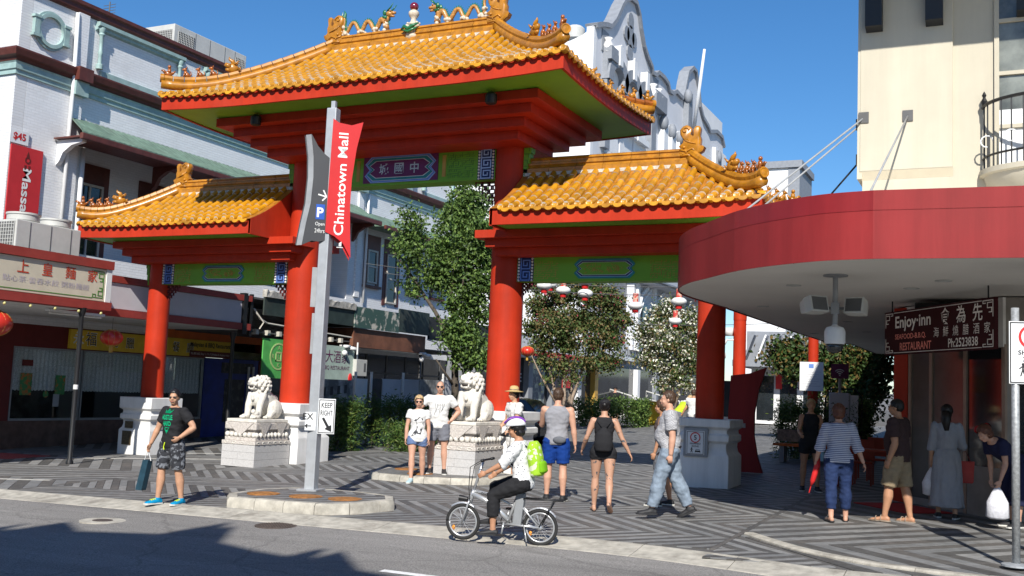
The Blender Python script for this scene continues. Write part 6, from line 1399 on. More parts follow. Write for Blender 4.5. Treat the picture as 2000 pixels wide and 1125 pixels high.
for j in range(1, n): p = arc(1.36, 0)[j]; mb = MB(); mb.bar((p[0], p[1], 5.5), (p[0], p[1], 6.55), .022); mb.build('baluster', m_black, CBD)
mb = MB()
for j in range(2, n, 3):
    p = Vector(arc(1.37, 5.95)[j]); mb.tube([p + Vector((.09 * cos(a), 0, .09 * sin(a))) for a in [i * .6 for i in range(9)]], .012, 5)
tag(mb.build('balcony_scrolls', m_signw, CBD), kind='stuff')
mb = MB(); mb.lathe([(.03, 6.55), (.05, 6.62), (.02, 6.68), (.035, 6.72), (.005, 6.78)], (arc(1.36, 0)[1][0], arc(1.36, 0)[1][1], 0), 8); mb.build('finial', m_black, CBD)
# ground floor: red corner pillar, tinted shop glass on the chamfer, mall-side wall
P1, P2 = Vector((10.78, -0.95, 0)), Vector((12.30, -2.75, 0)); dch = (P2 - P1).normalized(); nch = Vector((dch.y, -dch.x, 0)); 
if nch.x > 0: nch = -nch
GF = thing('corner_restaurant_front', (P1.x, P1.y, G(P1.x, P1.y)), 'glass restaurant entrance with red corner pillar under the red awning', 'shopfront'); g = G(11, -1.5)
m_bronzeg = mat('bronze_tint_glass', (0.10, 0.092, 0.08), 0.14, var=0.25, scale=1.2, spec=0.7); m_alu = mat('bronze_aluminium', (0.30, 0.22, 0.17), 0.4, metal=0.3)
def ch(a, out, z): p = P1 + dch * a + nch * out; return Vector((p.x, p.y, z))
def chbox(mb, a0, a1, o0, o1, z0, z1): mb.add([ch(a, o, z) for z in (z0, z1) for a, o in ((a0, o0), (a1, o0), (a1, o1), (a0, o1))], [(0, 3, 2, 1), (4, 5, 6, 7), (0, 1, 5, 4), (1, 2, 6, 5), (2, 3, 7, 6), (3, 0, 4, 7)])
Lc = (P2 - P1).length
mb = MB(); chbox(mb, -.30, .06, -.25, .06, g - .05, 3.5); mb.build('pillar', m_red, GF, bevel=.02)
mb = MB(); chbox(mb, .07, 1.45, -.06, 0, g + .12, 2.75); mb.build('shop_pane', m_bronzeg, GF); mb = MB(); chbox(mb, 1.52, Lc, -.06, 0, g + .75, 2.75); mb.build('shop_pane', m_glassd, GF)
mb = MB(); chbox(mb, 1.52, Lc, -.2, .02, g - .05, g + .75); chbox(mb, .07, 1.45, -.08, .015, g - .05, g + .12); mb.build('stall_riser', mat('grey_tile', (0.27, 0.245, 0.215), 0.5, var=0.15, scale=3), GF)
for a in (.07, .62, 1.45, Lc - .06): mb = MB(); chbox(mb, a, a + .07, -.07, .03, g, 2.8); mb.build('mullion', m_alu, GF)
mb = MB(); chbox(mb, 0, Lc, -.3, .05, 2.76, 3.5); mb.build('bulkhead', m_soff, GF)
mb = MB(); mb.box(12.3, 24, -2.75, -2.5, g - .1, 3.5); mb.box(10.8, 11.0, -.8, 8, g - .1, 3.5); mb.build('wall', mat('grey_tile', (0.16, 0.145, 0.13), 0.5), GF)
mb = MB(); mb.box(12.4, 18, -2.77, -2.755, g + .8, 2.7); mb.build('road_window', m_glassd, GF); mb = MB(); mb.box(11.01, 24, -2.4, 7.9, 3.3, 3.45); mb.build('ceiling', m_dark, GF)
mb = MB()
for k, (a, z) in enumerate(((1.75, 1.3), (1.95, 1.35))): mb.ball(ch(a, -.03 + .04, g + z), (.05, .05, .06), 8, 6)
mb.build('window_flowers', m_signr, GF, smooth=True)['kind'] = 'stuff'
RM = MB(); rx = [ch(.2, .25, 0), ch(1.5, .25, 0), ch(1.35, 1.0, 0), ch(.0, 1.0, 0)]; RM.add([(p.x, p.y, G(p.x, p.y) + .004) for p in rx] + [(p.x, p.y, G(p.x, p.y) + .016) for p in rx], [(4, 5, 6, 7), (0, 1, 5, 4), (1, 2, 6, 5), (2, 3, 7, 6), (3, 0, 4, 7)]); tag(RM.build('red_doormat', mat('mat_red', (0.40, 0.02, 0.02), 0.9, var=0.15, bump=.3)), 'red mat on the paving at the restaurant door', 'mat')
# restaurant name board hanging under the awning
S1, S2 = Vector((10.50, -1.75, 0)), Vector((12.17, -4.45, 0)); ds = (S2 - S1); Ls = ds.length; ds.normalize(); ns = Vector((ds.y, -ds.x, 0)); ns = -ns if ns.x > 0 else ns
EN = thing('enjoy_inn_sign', ((S1.x + S2.x) / 2, (S1.y + S2.y) / 2, 2.62), 'dark red Enjoy-inn seafood restaurant board hanging under the awning', 'sign')
def sfn(a, b, d): p = S1 + ds * a + ns * d; return (p.x, p.y, 2.64 + b)
SW, SHh = Ls, .70
mb = MB(); mb.prism([(0, 0), (SW, 0), (SW, SHh), (0, SHh)], sfn, -.05, 0); mb.build('board', mat('board_maroon', (0.045, 0.006, 0.008), 0.65, var=0.1, spec=0.15), EN)
m_prt = mat('print_silver', (0.85, 0.80, 0.74), 0.5); m_prr = mat('print_salmon', (0.85, 0.26, 0.20), 0.5)
mb = MB(); T = lambda a0, b0: (lambda a, b, d: sfn(a0 + a, b0 + b, d))
text_mb(mb, 'Enjoy·inn', .25, T(.12 * SW + .55, .36), .004, width=1.12, bold=.02)
for k, c in enumerate('食為先'): text_mb(mb, c, .25, T(SW * .60 + k * SW * .135, .40), .004, bold=.01)
for k, c in enumerate('海鮮燒腊酒家'): text_mb(mb, c, .15, T(SW * .52 + k * SW * .085, .225), .004)
text_mb(mb, 'Ph:2523838', .13, T(SW * .75, .06), .004, width=.78, bold=.015)
mb.build('lettering', m_prt, EN); mb = MB(); text_mb(mb, 'SEAFOOD-B.B.Q.', .10, T(SW * .27, .225), .004, width=.98, bold=.02); text_mb(mb, 'RESTAURANT', .125, T(SW * .32, .06), .004, width=.98, bold=.02); mb.build('lettering_red', m_prr, EN)
mb = MB()
for a0, sa in ((.04, 1), (SW - .04, -1)):
    for b0, sb in ((.035, 1), (SHh - .035, -1)):
        stroke(mb, [(a0, b0 + sb * .22), (a0, b0), (a0 + sa * .24, b0), (a0 + sa * .24, b0 + sb * .035), (a0 + sa * .18, b0 + sb * .035)], .012, sfn, 0, .004); stroke(mb, [(a0 + sa * .03, b0 + sb * .03), (a0 + sa * .13, b0 + sb * .03), (a0 + sa * .13, b0 + sb * .10), (a0 + sa * .03, b0 + sb * .10), (a0 + sa * .03, b0 + sb * .16), (a0 + sa * .09, b0 + sb * .16)], .012, sfn, 0, .0045)
for b in (.03, SHh - .03): stroke(mb, [(.32, b), (SW - .32, b)], .010, sfn, 0, .004)
mb.build('fret_border', m_prt, EN)
mb = MB(); mb.tube([sfn(.2, SHh, -.03), sfn(.2, .875, -.03)], .012, 6); mb.tube([sfn(SW - .2, SHh, -.03), sfn(SW - .2, .875, -.03)], .012, 6); mb.build('hanger', m_black, EN)['kind'] = 'stuff'
# the awning: deck, soffit, folded fascia with cap flashing in lengths, stays
AWR = thing('red_curved_awning', (10, -3, 3.5), 'big dull red curved awning wrapping the right-hand corner', 'awning')
path = [(24, -7.05), (15, -7.12), (12.5, -7.2), (10.93, -7.3), (10.31, -7.17), (9.62, -6.75), (9.07, -6.25), (8.48, -5.47), (8.12, -4.99), (7.78, -4.36), (7.55, -3.68), (7.45, -2.95), (7.47, -2.0), (7.56, -.45), (7.62, 5.9), (7.75, 11.0), (8.3, 11.0), (8.35, 17.5), (9.0, 17.6), (9.1, 24)]
inner = [(11.2, 24), (11.2, 0), (24, 0)]
poly = path + inner
_dense = True
mb = MB(); mb.add([(x, y, 3.52) for x, y in poly], [tuple(range(len(poly)))[::-1]]); mb.add([(x, y, 3.9) for x, y in poly], [tuple(range(len(poly)))]); mb.build('soffit', m_sof, AWR)
def off_path(pt, d):
    out = []
    for i, p in enumerate(pt):
        a = Vector(pt[max(0, i - 1)]); b = Vector(pt[min(len(pt) - 1, i + 1)]); t = (b - a).normalized(); n_ = Vector((t.y, -t.x)); q = Vector(p) + n_ * -d; out.append((q.x, q.y))
    return out
cr_ = [Vector(p) for p in path[:14]]; fine_ = []
for i in range(13):
    p0, p1, p2, p3 = cr_[max(0, i - 1)], cr_[i], cr_[i + 1], cr_[min(13, i + 2)]
    for q in range(6 if 3 <= i < 12 else 1):
        t_ = q / (6 if 3 <= i < 12 else 1)
        fine_.append(tuple(p1.lerp(p2, t_)) if not 3 <= i < 12 else tuple(0.5 * ((2 * p1) + (p2 - (p0 if i > 3 else p1)) * t_ + (2 * (p0 if i > 3 else p1) - 5 * p1 + 4 * p2 - p3) * t_ ** 2 + (-(p0 if i > 3 else p1) + 3 * p1 - 3 * p2 + p3) * t_ ** 3)))
front = fine_ + [path[13]]; NF = len(front) - 1; o1 = off_path(front, -.015); o2 = off_path(front, -.19)
fi = []
for j in (3, 12, 21, 30, 39, 48, 57):
    mb = MB(); e_ = off_path(front, -.195); f_ = off_path(front, -.02); mb.bar((f_[j][0], f_[j][1], 3.5), (e_[j][0], e_[j][1], 4.06), .012, .008); mb.build('sheet_joint', m_awr2, AWR)
segs = [(0, 1), (1, 2), (2, 3)] + [(3 + 9 * k, 3 + 9 * (k + 1)) for k in range(6)] + [(57, NF)]
for k, (a, b) in enumerate(segs):
    mb = MB()
    mb.rings([[(front[j][0], front[j][1], 3.50), (o1[j][0], o1[j][1], 3.50), (o2[j][0], o2[j][1], 4.07), (front[j][0], front[j][1], 4.07)] for j in range(a, b + 1)]); mb.build('fascia_sheet', m_awr, AWR, auto=40)
    c0 = off_path(front, -.24)
    mb = MB(); mb.rings([[(front[j][0], front[j][1], 4.06), (c0[j][0], c0[j][1], 4.055), (c0[j][0], c0[j][1], 4.29), (front[j][0], front[j][1], 4.30)] for j in range(a, b + 1)]); mb.build('cap_flashing', m_awr2 if k > 2 else m_awr, AWR, auto=40)
side = path[13:]; mb = MB(); mb.rings([[(x, y, 3.50), (x - .02, y, 3.5), (x - .02, y, 3.92), (x, y, 3.92)] for x, y in side]); mb.build('side_fascia', m_maroon, AWR)
for k, (a, b) in enumerate((((10.88, YF - .05, 6.5), (10.75, -6.6, 4.28)), ((10.2, YF - .05, 6.52), (8.15, -4.1, 4.28)), ((10.14, YF + .1, 6.45), (8.0, -3.2, 4.28)), ((10.12, YF + .3, 5.9), (7.75, .5, 4.0)))):
    mb = MB(); mb.tube([a, b], .016, 6); mb.build('stay_rod', m_grey if k < 3 else m_black, AWR, smooth=True)
    mb = MB(); mb.obox(a, (.16, .06, .18)); mb.build('stay_bracket', m_grill, AWR)
for (u, v) in ((1550, 557), (1843, 548), (1780, 563), (1490, 598), (1655, 628), (1590, 651), (1693, 648)):
    p = at(u, v, 'Z', 3.519); mb = MB(); mb.lathe([(.11, 3.519), (.11, 3.508), (.08, 3.506), (.07, 3.517)], (p.x, p.y, 0), 18); mb.build('downlight', m_acg, AWR)
# loudspeakers and dome camera on a drop pole
p = at(1632, 537, 'Z', 3.52); x, y = p.x, p.y
SP = thing('speaker_camera_cluster', (x, y, 3.52), 'drop pole with two grey loudspeakers and a white dome camera under the awning', 'camera')
mb = MB(); mb.lathe([(.16, 3.50), (.16, 3.52)], (x, y, 0), 14); mb.tube([(x, y, 3.5), (x, y, 2.86)], .035, 10); mb.box(x - .05, x + .05, y - .05, y + .05, 3.0, 3.15); mb.build('drop_pole', m_grey, SP, auto=40)
cr = Vector((cos(YAW), sin(YAW), 0))
for s_, az, wd in ((-1, .45, .30), (1, -.75, .26)):
    c = Vector((x, y, 3.09)) + cr * s_ * .30; R = Matrix.Rotation(YAW + az, 3, 'Z') @ Matrix.Rotation(radians(-14), 3, 'X')
    mb = MB(); hs = [(wd / 2, .10), (wd / 2 * .7, .07)]
    mb.rings([[c + R @ Vector((a * wd / 2 * k, yy, b * .11 * k)) for a, b in ((-1, -1), (1, -1), (1, 1), (-1, 1))] for yy, k in ((-.14, 1.0), (.0, .95), (.14, .62))]); mb.build('loudspeaker', m_acg, SP, bevel=.01)
    mb = MB(); mb.add([c + R @ Vector((a * wd * .42, -.142, b * .088)) for a, b in ((-1, -1), (1, -1), (1, 1), (-1, 1))], [(0, 1, 2, 3)]); mb.build('speaker_grille', m_grill, SP)
    mb = MB(); mb.bar((x, y, 3.07), c, .035); mb.build('arm', m_grill, SP)
mb = MB(); mb.lathe([(.03, 2.86), (.05, 2.84), (.11, 2.82), (.135, 2.77), (.135, 2.62), (.12, 2.60)], (x, y, 0), 24); mb.build('dome_housing', m_pipe, SP, auto=40)
mb = MB(); mb.lathe([(.115, 2.60), (.11, 2.55), (.085, 2.51), (.04, 2.485), (.004, 2.48)], (x, y, 0), 24); mb.build('dome_glass', m_glassd, SP, smooth=True)
# things under the awning further in: red poles, sail sign, wifi post, info stand, dining set
def red_pole(x, y, z1, r, label, cat='pole'):
    t = thing('red_pole', (x, y, G(x, y)), label, cat); g = G(x, y); mb = MB(); mb.lathe([(r, g), (r, z1 - .8), (r * 1.05, z1 - .8), (r * 1.05, z1)], (x, y, 0), 16); mb.build('shaft', m_red, t, auto=40); return t
p = at(1444, 700, 'Y', 6.3); t = red_pole(p.x, 6.3, 4.6, .16, 'tall red pole with cameras just right of the right gate column'); 
mb = MB(); mb.box(p.x - .35, p.x - .15, 6.1, 6.3, 3.4, 3.6); mb.ball((p.x - .45, 6.2, 2.9), .14, 12, 8); mb.tube([(p.x - .45, 6.2, 3.0), (p.x - .3, 6.2, 3.3), (p.x, 6.3, 3.3)], .03, 6); mb.build('camera', m_pipe, t, smooth=True)
p = at(1588, 720, 'Y', 12); t = red_pole(p.x, 12, 4.8, .15, 'tall red pole carrying a white notice beside the magnolia'); mb = MB(); mb.box(p.x - .35, p.x + .33, 11.80, 11.83, 2.15, 3.0); nb = mb.build('notice', m_signw, t)
mb = MB(); mb.box(p.x - .09, p.x + .05, 11.795, 11.80, 2.82, 2.94); mb.build('notice_mark', m_blue, nb); mb = MB()
for k in range(7): mb.box(p.x - .28, p.x + .26 - .06 * (k % 3), 11.795, 11.80, 2.7 - .07 * k, 2.72 - .07 * k)
tag(mb.build('notice_lines', m_gry, nb), kind='stuff')
sx_, sy_ = at(1455, 800, 'Y', 3.2).x, 3.2; RSL = thing('red_sail_sign', (sx_, sy_, G(sx_, sy_)), 'red curved sail-shaped sign plate behind the right plinth', 'sign'); g = G(sx_, sy_)
oc = [(-.42, 0), (.42, 0), (.30, .35), (.22, .8), (.22, 1.3), (.30, 1.8), (.46, 2.30), (.1, 2.16), (-.32, 2.10)]; mb = MB(); mb.prism([(sx_ + a, g + b + .02) for a, b in oc], lambda a, b, d: (a, sy_ + d, b), -.05, .05); mb.build('plate', m_awr, RSL, bevel=.01)
mb = MB(); mb.box(sx_ - .2, sx_ + .03, sy_ - .056, sy_ - .05, g + .98, g + 1.08); mb.build('label_plate', m_grey, RSL)
mb = MB(); mb.box(sx_ - .62, sx_ - .34, sy_ + .1, sy_ + .16, g, g + 2.0); mb.build('map_panel', m_h3, RSL); mb = MB(); mb.box(sx_ - .60, sx_ - .36, sy_ + .09, sy_ + .1, g + .7, g + 1.2); mb.build('map_print', m_signw, RSL)
p = at(1640, 800, 'Y', 8.2); WF = thing('info_stand', (p.x, 8.2, G(p.x, 8.2)), 'grey information stand with a purple wifi sign on top', 'info stand'); g = G(p.x, 8.2)
mb = MB(); mb.box(p.x - .26, p.x + .26, 8.1, 8.3, g, g + 1.75); mb.build('panel', m_gry, WF, bevel=.03); mb = MB(); mb.box(p.x + .27, p.x + .46, 8.12, 8.28, g, g + 1.7); mb.build('side_panel', m_signw, WF); mb = MB(); mb.tube([(p.x - .36, 8.2, g), (p.x - .36, 8.2, g + 1.6), (p.x - .2, 8.2, g + 1.85), (p.x + .4, 8.2, g + 1.85), (p.x + .55, 8.2, g + 1.6), (p.x + .55, 8.2, g)], .025, 6); mb.build('hoop', m_black, WF)
mb = MB(); mb.tube([(p.x + .0, 8.2, g + 1.7), (p.x, 8.2, g + 2.15)], .04, 8); mb.build('stem', m_grey, WF); mb = MB(); mb.box(p.x - .22, p.x + .22, 8.15, 8.2, g + 2.12, g + 2.5); wb = mb.build('wifi_board', m_purple, WF)
mb = MB()
for r in (.05, .10, .15): mb.tube([(p.x + r * cos(a), 8.145, g + 2.2 + r * sin(a)) for a in [pi / 4 + pi / 2 * i / 8 for i in range(9)]], .013, 4)
mb.ball((p.x, 8.145, g + 2.2), .02, 6, 5); tag(mb.build('wifi_symbol', m_signw, wb), kind='stuff')
m_chair = mat('red_chair', (0.35, 0.05, 0.02), 0.5)
for k, (x, y) in enumerate(((9.75, 1.8), (9.9, 2.8), (9.3, 3.2))):
    g = G(x, y); t = thing('cafe_chair', (x, y, g), ['red cafe chair nearest the striped woman under the awning', 'red cafe chair second in the row under the awning', 'red cafe chair farthest under the awning'][k], 'chair', 'red cafe chairs'); mb = MB(); mb.box(x - .2, x + .2, y - .2, y + .2, g + .42, g + .46); mb.build('seat', m_chair, t, bevel=.01); mb = MB(); mb.box(x - .2, x + .2, y + .17, y + .20, g + .5, g + .88); mb.build('backrest', m_chair, t, bevel=.01)
    for a in (-.17, .17):
        for b in (-.17, .17): mb = MB(); mb.bar((x + a, y + b, g), (x + a, y + b, g + (.42 if b < 0 else .86)), .03); mb.build('leg', m_chair, t)
x, y = 9.5, 1.0; g = G(x, y); t = thing('cafe_counter', (x, y, g), 'dark orange cafe table under the awning behind the striped woman', 'table'); mb = MB(); mb.box(x - .2, x + .9, y - .3, y + .3, g + .72, g + .76); mb.build('table_top', m_chair, t, bevel=.01)
for a, b in ((-.15, -.25), (.85, -.25), (-.15, .25), (.85, .25)): mb = MB(); mb.bar((x + a, y + b, g), (x + a, y + b, g + .72), .05); mb.build('leg', m_chair, t)
BT = thing('timber_bench', (7.9, 6.9, G(7.9, 6.9)), 'dark timber bench with orange seat in front of the right hedge', 'bench'); g = G(7.9, 6.9); mb = MB(); mb.box(7.0, 8.8, 6.7, 7.2, g + .40, g + .46); mb.build('seat', m_orange, BT); 
for x in (7.15, 8.55): mb = MB(); mb.box(x, x + .12, 6.75, 7.15, g, g + .40); mb.build('leg', m_grey, BT)
mb = MB(); mb.box(7.0, 8.8, 7.22, 7.28, g + .5, g + .8); mb.build('backrest', m_bark, BT)
# ================================================================== stone lions, pole signs
from mathutils import noise
def organic(mb, name, mats, parent, voxel=0.012, smooth=3, fold=0.0, fs=(9, 9, 16)):
    """fuse overlapping shapes into one continuous surface"""
    me0 = mb.mesh(name + '_src', mats); ob = bpy.data.objects.new(name + '_src', me0); COL.objects.link(ob)
    r = ob.modifiers.new('r', 'REMESH'); r.mode = 'VOXEL'; r.voxel_size = voxel; r.use_smooth_shade = True
    if smooth: s_ = ob.modifiers.new('s', 'SMOOTH'); s_.factor = 0.5; s_.iterations = smooth
    dg = bpy.context.evaluated_depsgraph_get(); ev = ob.evaluated_get(dg); me = bpy.data.meshes.new_from_object(ev)
    bpy.data.objects.remove(ob); bpy.data.meshes.remove(me0)
    me.name = name; me.materials.clear()
    for m_ in (mats if isinstance(mats, (list, tuple)) else [mats]): me.materials.append(m_)
    me.polygons.foreach_set('use_smooth', [True] * len(me.polygons)); me.polygons.foreach_set('material_index', [0] * len(me.polygons))
    if fold:
        nv = [v.normal.copy() for v in me.vertices]; cv = [v.co.copy() for v in me.vertices]; out_ = []
        for c, nn_ in zip(cv, nv): out_.extend(c + nn_ * fold * (noise.noise((c.x * fs[0] + 7, c.y * fs[1], c.z * fs[2])) + .5 * noise.noise((c.x * fs[0] * 2.3, c.y * fs[1] * 2.3 + 3, c.z * fs[2] * 1.7)) + .25))
        me.vertices.foreach_set('co', out_); me.update()
    o = bpy.data.objects.new(name, me); COL.objects.link(o)
    if parent is not None: o.parent = parent
    return o
m_lion = mat('lion_marble', (0.62, 0.59, 0.53), 0.7, var=0.14, scale=9, bump=0.25, bscale=60, dirt=0.35)
m_gran = mat('pedestal_granite', (0.47, 0.46, 0.45), 0.65, var=0.10, scale=50, bump=0.08, bscale=90, dirt=0.15); m_carv = mat('pedestal_carved', (0.50, 0.46, 0.42), 0.75, var=0.2, scale=30, bump=0.9, bscale=45, dirt=0.2)
def lion_tree(turn, cub):
    t = thing('stone_lion', (0, 0, 0), 'x', 'statue')
    # pedestal .9 x 1.2
    def slab(nm, hw, hd, z0, z1, m, bv=.008): mb = MB(); mb.box(-hw, hw, -hd, hd, z0, z1); return mb.build(nm, m, t, local=True, bevel=bv)
    for r_ in range(3):
        for k in range(2):
            for face in range(2):
                pass
    slab('base_core', .435, .585, -.05, .42, m_joint, 0)
    for r_ in range(3):                              # coursed granite blocks round the base
        z0, z1 = -.05 + r_ * .157, -.05 + (r_ + 1) * .157 - .004; sh = .5 if r_ % 2 else .35
        for s_ in (-1, 1):
            for xa, xb in ((-.45, -.45 + .9 * sh), (-.45 + .9 * sh + .004, .45)):
                mb = MB(); mb.box(xa, xb, s_ * .6 - (.02 if s_ > 0 else 0), s_ * .6 + (.02 if s_ < 0 else 0), z0, z1); mb.build('granite_block', m_gran, t, local=True)
            for ya, yb in ((-.578, -.578 + 1.156 * sh), (-.578 + 1.156 * sh + .004, .578)):
                mb = MB(); mb.box(s_ * .45 - (.02 if s_ > 0 else 0), s_ * .45 + (.02 if s_ < 0 else 0), ya, yb, z0, z1); mb.build('granite_block', m_gran, t, local=True)
    fr = slab('scroll_course', .46, .61, .423, .50, m_carv); slab('step_course', .42, .56, .502, .58, m_carv); slab('waist', .36, .50, .582, .74, m_carv); slab('cornice_slab', .43, .57, .742, .90, m_carv, .02); slab('top_slab', .41, .55, .902, .97, m_lion, .012)
    mb = MB()
    for s_ in (-1, 1):
        for k in range(9): y = -.5 + k * .125; mb.ball((s_ * .40, y, .63), (.06, .055, .06), 8, 6)
        for k in range(7): x = -.36 + k * .12; mb.ball((x, s_ * .54, .63), (.055, .06, .06), 8, 6)
    tag(mb.build('lotus_petals', m_lion, t, local=True, smooth=True), kind='stuff')
    mb = MB()
    for s_ in (-1, 1):
        for (c, hw) in ((-.28, .2), (.28, .2)): mb.prism([(c - hw, .90), (c + hw, .90), (c, .60)], lambda a, b, d: (s_ * (.37 + d), a, b), .0, .075)
        mb.prism([(-.36, .90), (.36, .90), (0, .60)], lambda a, b, d: (a, s_ * (.51 + d), b), .0, .075)
    mb.build('carved_apron', m_carv, t, local=True)['kind'] = 'stuff'
    mb = MB()
    for s_ in (-1, 1):
        for k in range(6): mb.tube([(s_ * .462, -.5 + k * .19 + .05 * cos(a), .462 + .026 * sin(a)) for a in [i * .55 for i in range(10)]], .009, 5)
        for k in range(4): mb.tube([(-.33 + k * .22 + .05 * cos(a), s_ * .612, .462 + .026 * sin(a)) for a in [i * .55 for i in range(10)]], .009, 5)
    tag(mb.build('scrolls', m_lion, t, local=True), kind='stuff')
    # the lion, facing -Y
    Z = .965; b = MB(); q = lambda x, y, z: (x, y + .08, z + Z)
    for s_ in (-1, 1):
        b.ball(q(s_ * .18, .24, .22), (.13, .23, .22), 14, 10); b.ball(q(s_ * .22, .02, .05), (.075, .15, .055), 12, 8); b.tube([q(s_ * .2, .2, .2), q(s_ * .23, .0, .06)], [.10, .07], 10)
        b.tube([q(s_ * .15, -.14, .56), q(s_ * .155, -.24, .3), q(s_ * .15, -.27, .06)], [.10, .08, .065], 12); b.ball(q(s_ * .15, -.33, .055), (.085, .12, .06), 12, 8)
        for k in range(3): b.ball(q(s_ * .15 + (k - 1) * .05, -.43, .045), (.026, .035, .032), 8, 6); b.ball(q(s_ * .22 + (k - 1) * .045, -.11, .04), (.024, .032, .03), 8, 6)
        b.ball(q(s_ * .155, -.20, .46), (.075, .08, .06), 10, 7)
    b.tube([q(0, .33, .2), q(0, .2, .36), q(0, .02, .5), q(0, -.08, .62)], [.22, .225, .205, .17], 16); b.ball(q(0, -.15, .46), (.19, .14, .2), 14, 10)
    b.tube([q(0, .44, .12), q(.0, .50, .3), q(.0, .46, .45), q(.03, .40, .52)], [.06, .065, .07, .03], 10)
    hd = Matrix.Rotation(turn, 3, 'Z')
    def H(x, y, z): v = hd @ Vector((x, y, 0)); return q(v.x, v.y - .08, z)
    b.ball(H(0, .03, .74), (.20, .19, .20), 14, 10); b.ball(H(0, -.06, .80), (.155, .16, .15), 14, 10, hd); b.ball(H(0, -.20, .775), (.125, .10, .06), 12, 8, hd); b.ball(H(0, -.17, .665), (.105, .09, .035), 12, 8, hd)
    b.ball(H(0, -.285, .815), (.055, .035, .04), 10, 7, hd); b.tube([H(0, -.16, .86), H(0, -.27, .83)], [.05, .045], 8)
    for s_ in (-1, 1):
        b.ball(H(s_ * .085, -.185, .875), (.06, .045, .035), 9, 7, hd); b.ball(H(s_ * .085, -.215, .84), .034, 9, 7); b.ball(H(s_ * .11, -.20, .765), (.05, .05, .045), 9, 7, hd); b.ball(H(s_ * .17, -.02, .84), (.03, .055, .05), 8, 6, hd); b.ball(H(s_ * .09, -.23, .69), (.02, .02, .035), 7, 5)
    lion = organic(b, 'lion_body', m_lion, t, .011, 2)
    b = MB()
    for row, (zz, rr, n_) in enumerate(((.93, .11, 6), (.89, .165, 9), (.82, .20, 10), (.74, .215, 10), (.66, .21, 9), (.59, .19, 8))):   # mane of snail curls
        for k in range(n_):
            a = radians(-62 + 304 * (k + .5 * (row % 2)) / n_) ; c = H(rr * sin(a + pi / 2 + pi / 2) if False else rr * cos(a), .02 + rr * sin(a) * .95, zz)
            if sin(a) < -.75 and zz > .62: continue
            b.ball(c, .045, 8, 6); b.ball((c[0] + .012 * cos(a), c[1] + .02 * sin(a), c[2] + .012), .026, 6, 5)
    organic(b, 'mane', m_lion, lion, .011, 1)
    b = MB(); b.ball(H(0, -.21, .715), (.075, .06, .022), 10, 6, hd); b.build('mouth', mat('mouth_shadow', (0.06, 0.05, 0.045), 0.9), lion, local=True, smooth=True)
    b = MB(); b.tube([q(.16 * cos(a), -.16 + .10 * sin(a) * -1, .52 - .06 * cos(a * 0) - .05 * sin(a)) for a in [pi * i / 10 for i in range(11)]], .018, 6); b.ball(q(0, -.30, .44), .04, 10, 7); b.build('collar_bell', m_lion, lion, local=True, smooth=True)
    b = MB()
    if cub: 
        b.ball(q(.15, -.36, .13), (.08, .10, .07), 10, 8); b.ball(q(.15, -.44, .17), .055, 9, 7); b.tube([q(.12, -.42, .1), q(.10, -.46, .02)], [.03, .025], 6)
    else: b.ball(q(-.15, -.36, .11), .11, 14, 10)
    organic(b, 'cub' if cub else 'ball', m_lion, lion, .012, 1)
    return t
L1 = lion_tree(radians(-14), True); L1['label'] = 'pale stone guardian lion on a carved pedestal by the left main column'; L1['group'] = 'guardian lions'; L1.location = (-2.72, -1.25, G(-2.72, -1.25) + .05)
L2 = lion_tree(radians(-10), False); L2['label'] = 'pale stone guardian lion on a carved pedestal beside the sunglasses couple'; L2['group'] = 'guardian lions'; L2.location = (2.72, -1.45, G(2.72, -1.45) + .16)

# grey street pole with wayfinding blades
m_galv = mat('galvanised', (0.42, 0.44, 0.46), 0.45, metal=0.35, var=0.08, scale=6); m_blade = mat('blade_charcoal', (0.045, 0.046, 0.05), 0.45, var=0.05); m_bladered = mat('blade_red', (0.52, 0.014, 0.014), 0.4, var=0.04)
PXp, PYp = 2.32, -6.02; zt = at(660, 212, 'Y', PYp).z; g = G(PXp, PYp) + .155
PO = thing('wayfinding_pole', (PXp, PYp, g), 'tall grey square pole with red and charcoal wayfinding blades on the front island', 'sign pole')
prt = Matrix.Rotation(radians(10), 3, 'Z')
mb = MB(); mb.obox((PXp, PYp, (g + zt) / 2), (.17, .17, zt - g), prt); mb.build('pole', m_galv, PO, bevel=.012); mb = MB(); mb.obox((PXp, PYp, zt + .06), (.07, .07, .13), prt); mb.build('pole_cap', m_galv, PO)
mb = MB(); mb.obox((PXp, PYp, g + .01), (.34, .34, .03), prt); mb.build('base_plate', m_galv, PO)
lat = Vector((cos(YAW + .2), sin(YAW + .2), 0)); tow = Vector((sin(YAW + .2), -cos(YAW + .2), 0)); B0 = Vector((PXp, PYp, 0))
def bl(a, z, d): return B0 + lat * a + tow * d + Vector((0, 0, z))
def pz(v): return at(640, v, 'Y', PYp).z
def blade(name, pts, d0, d1, m): mb = MB(); mb.prism(pts, lambda a, b, d: bl(a, b, d), d0, d1); return mb.build(name, m, PO)
zt_r, zb_r = pz(240), pz(495)
redp = [(-.02, pz(455)), (.10, pz(462)), (.22, pz(475)), (.33, pz(503)), (.31, pz(460)), (.285, pz(400)), (.29, pz(350)), (.33, pz(290)), (.40, pz(238)), (.25, pz(246)), (.08, pz(243)), (.0, pz(236))]
redp = [(a * 1.22, z) for a, z in redp]
rb = blade('red_blade', redp, .10, .125, m_bladered); blade('red_blade', [(a - .02, z - .03) for a, z in redp], .02, .04, m_bladered)
mb = MB(); text_mb(mb, 'Chinatown Mall', .155, lambda a, b, d: bl(.26 - b, (pz(262) + pz(460)) / 2 + a, .125 + d), .003, bold=.01, width=abs(pz(262) - pz(460))); mb.build('lettering', m_signwht, rb)
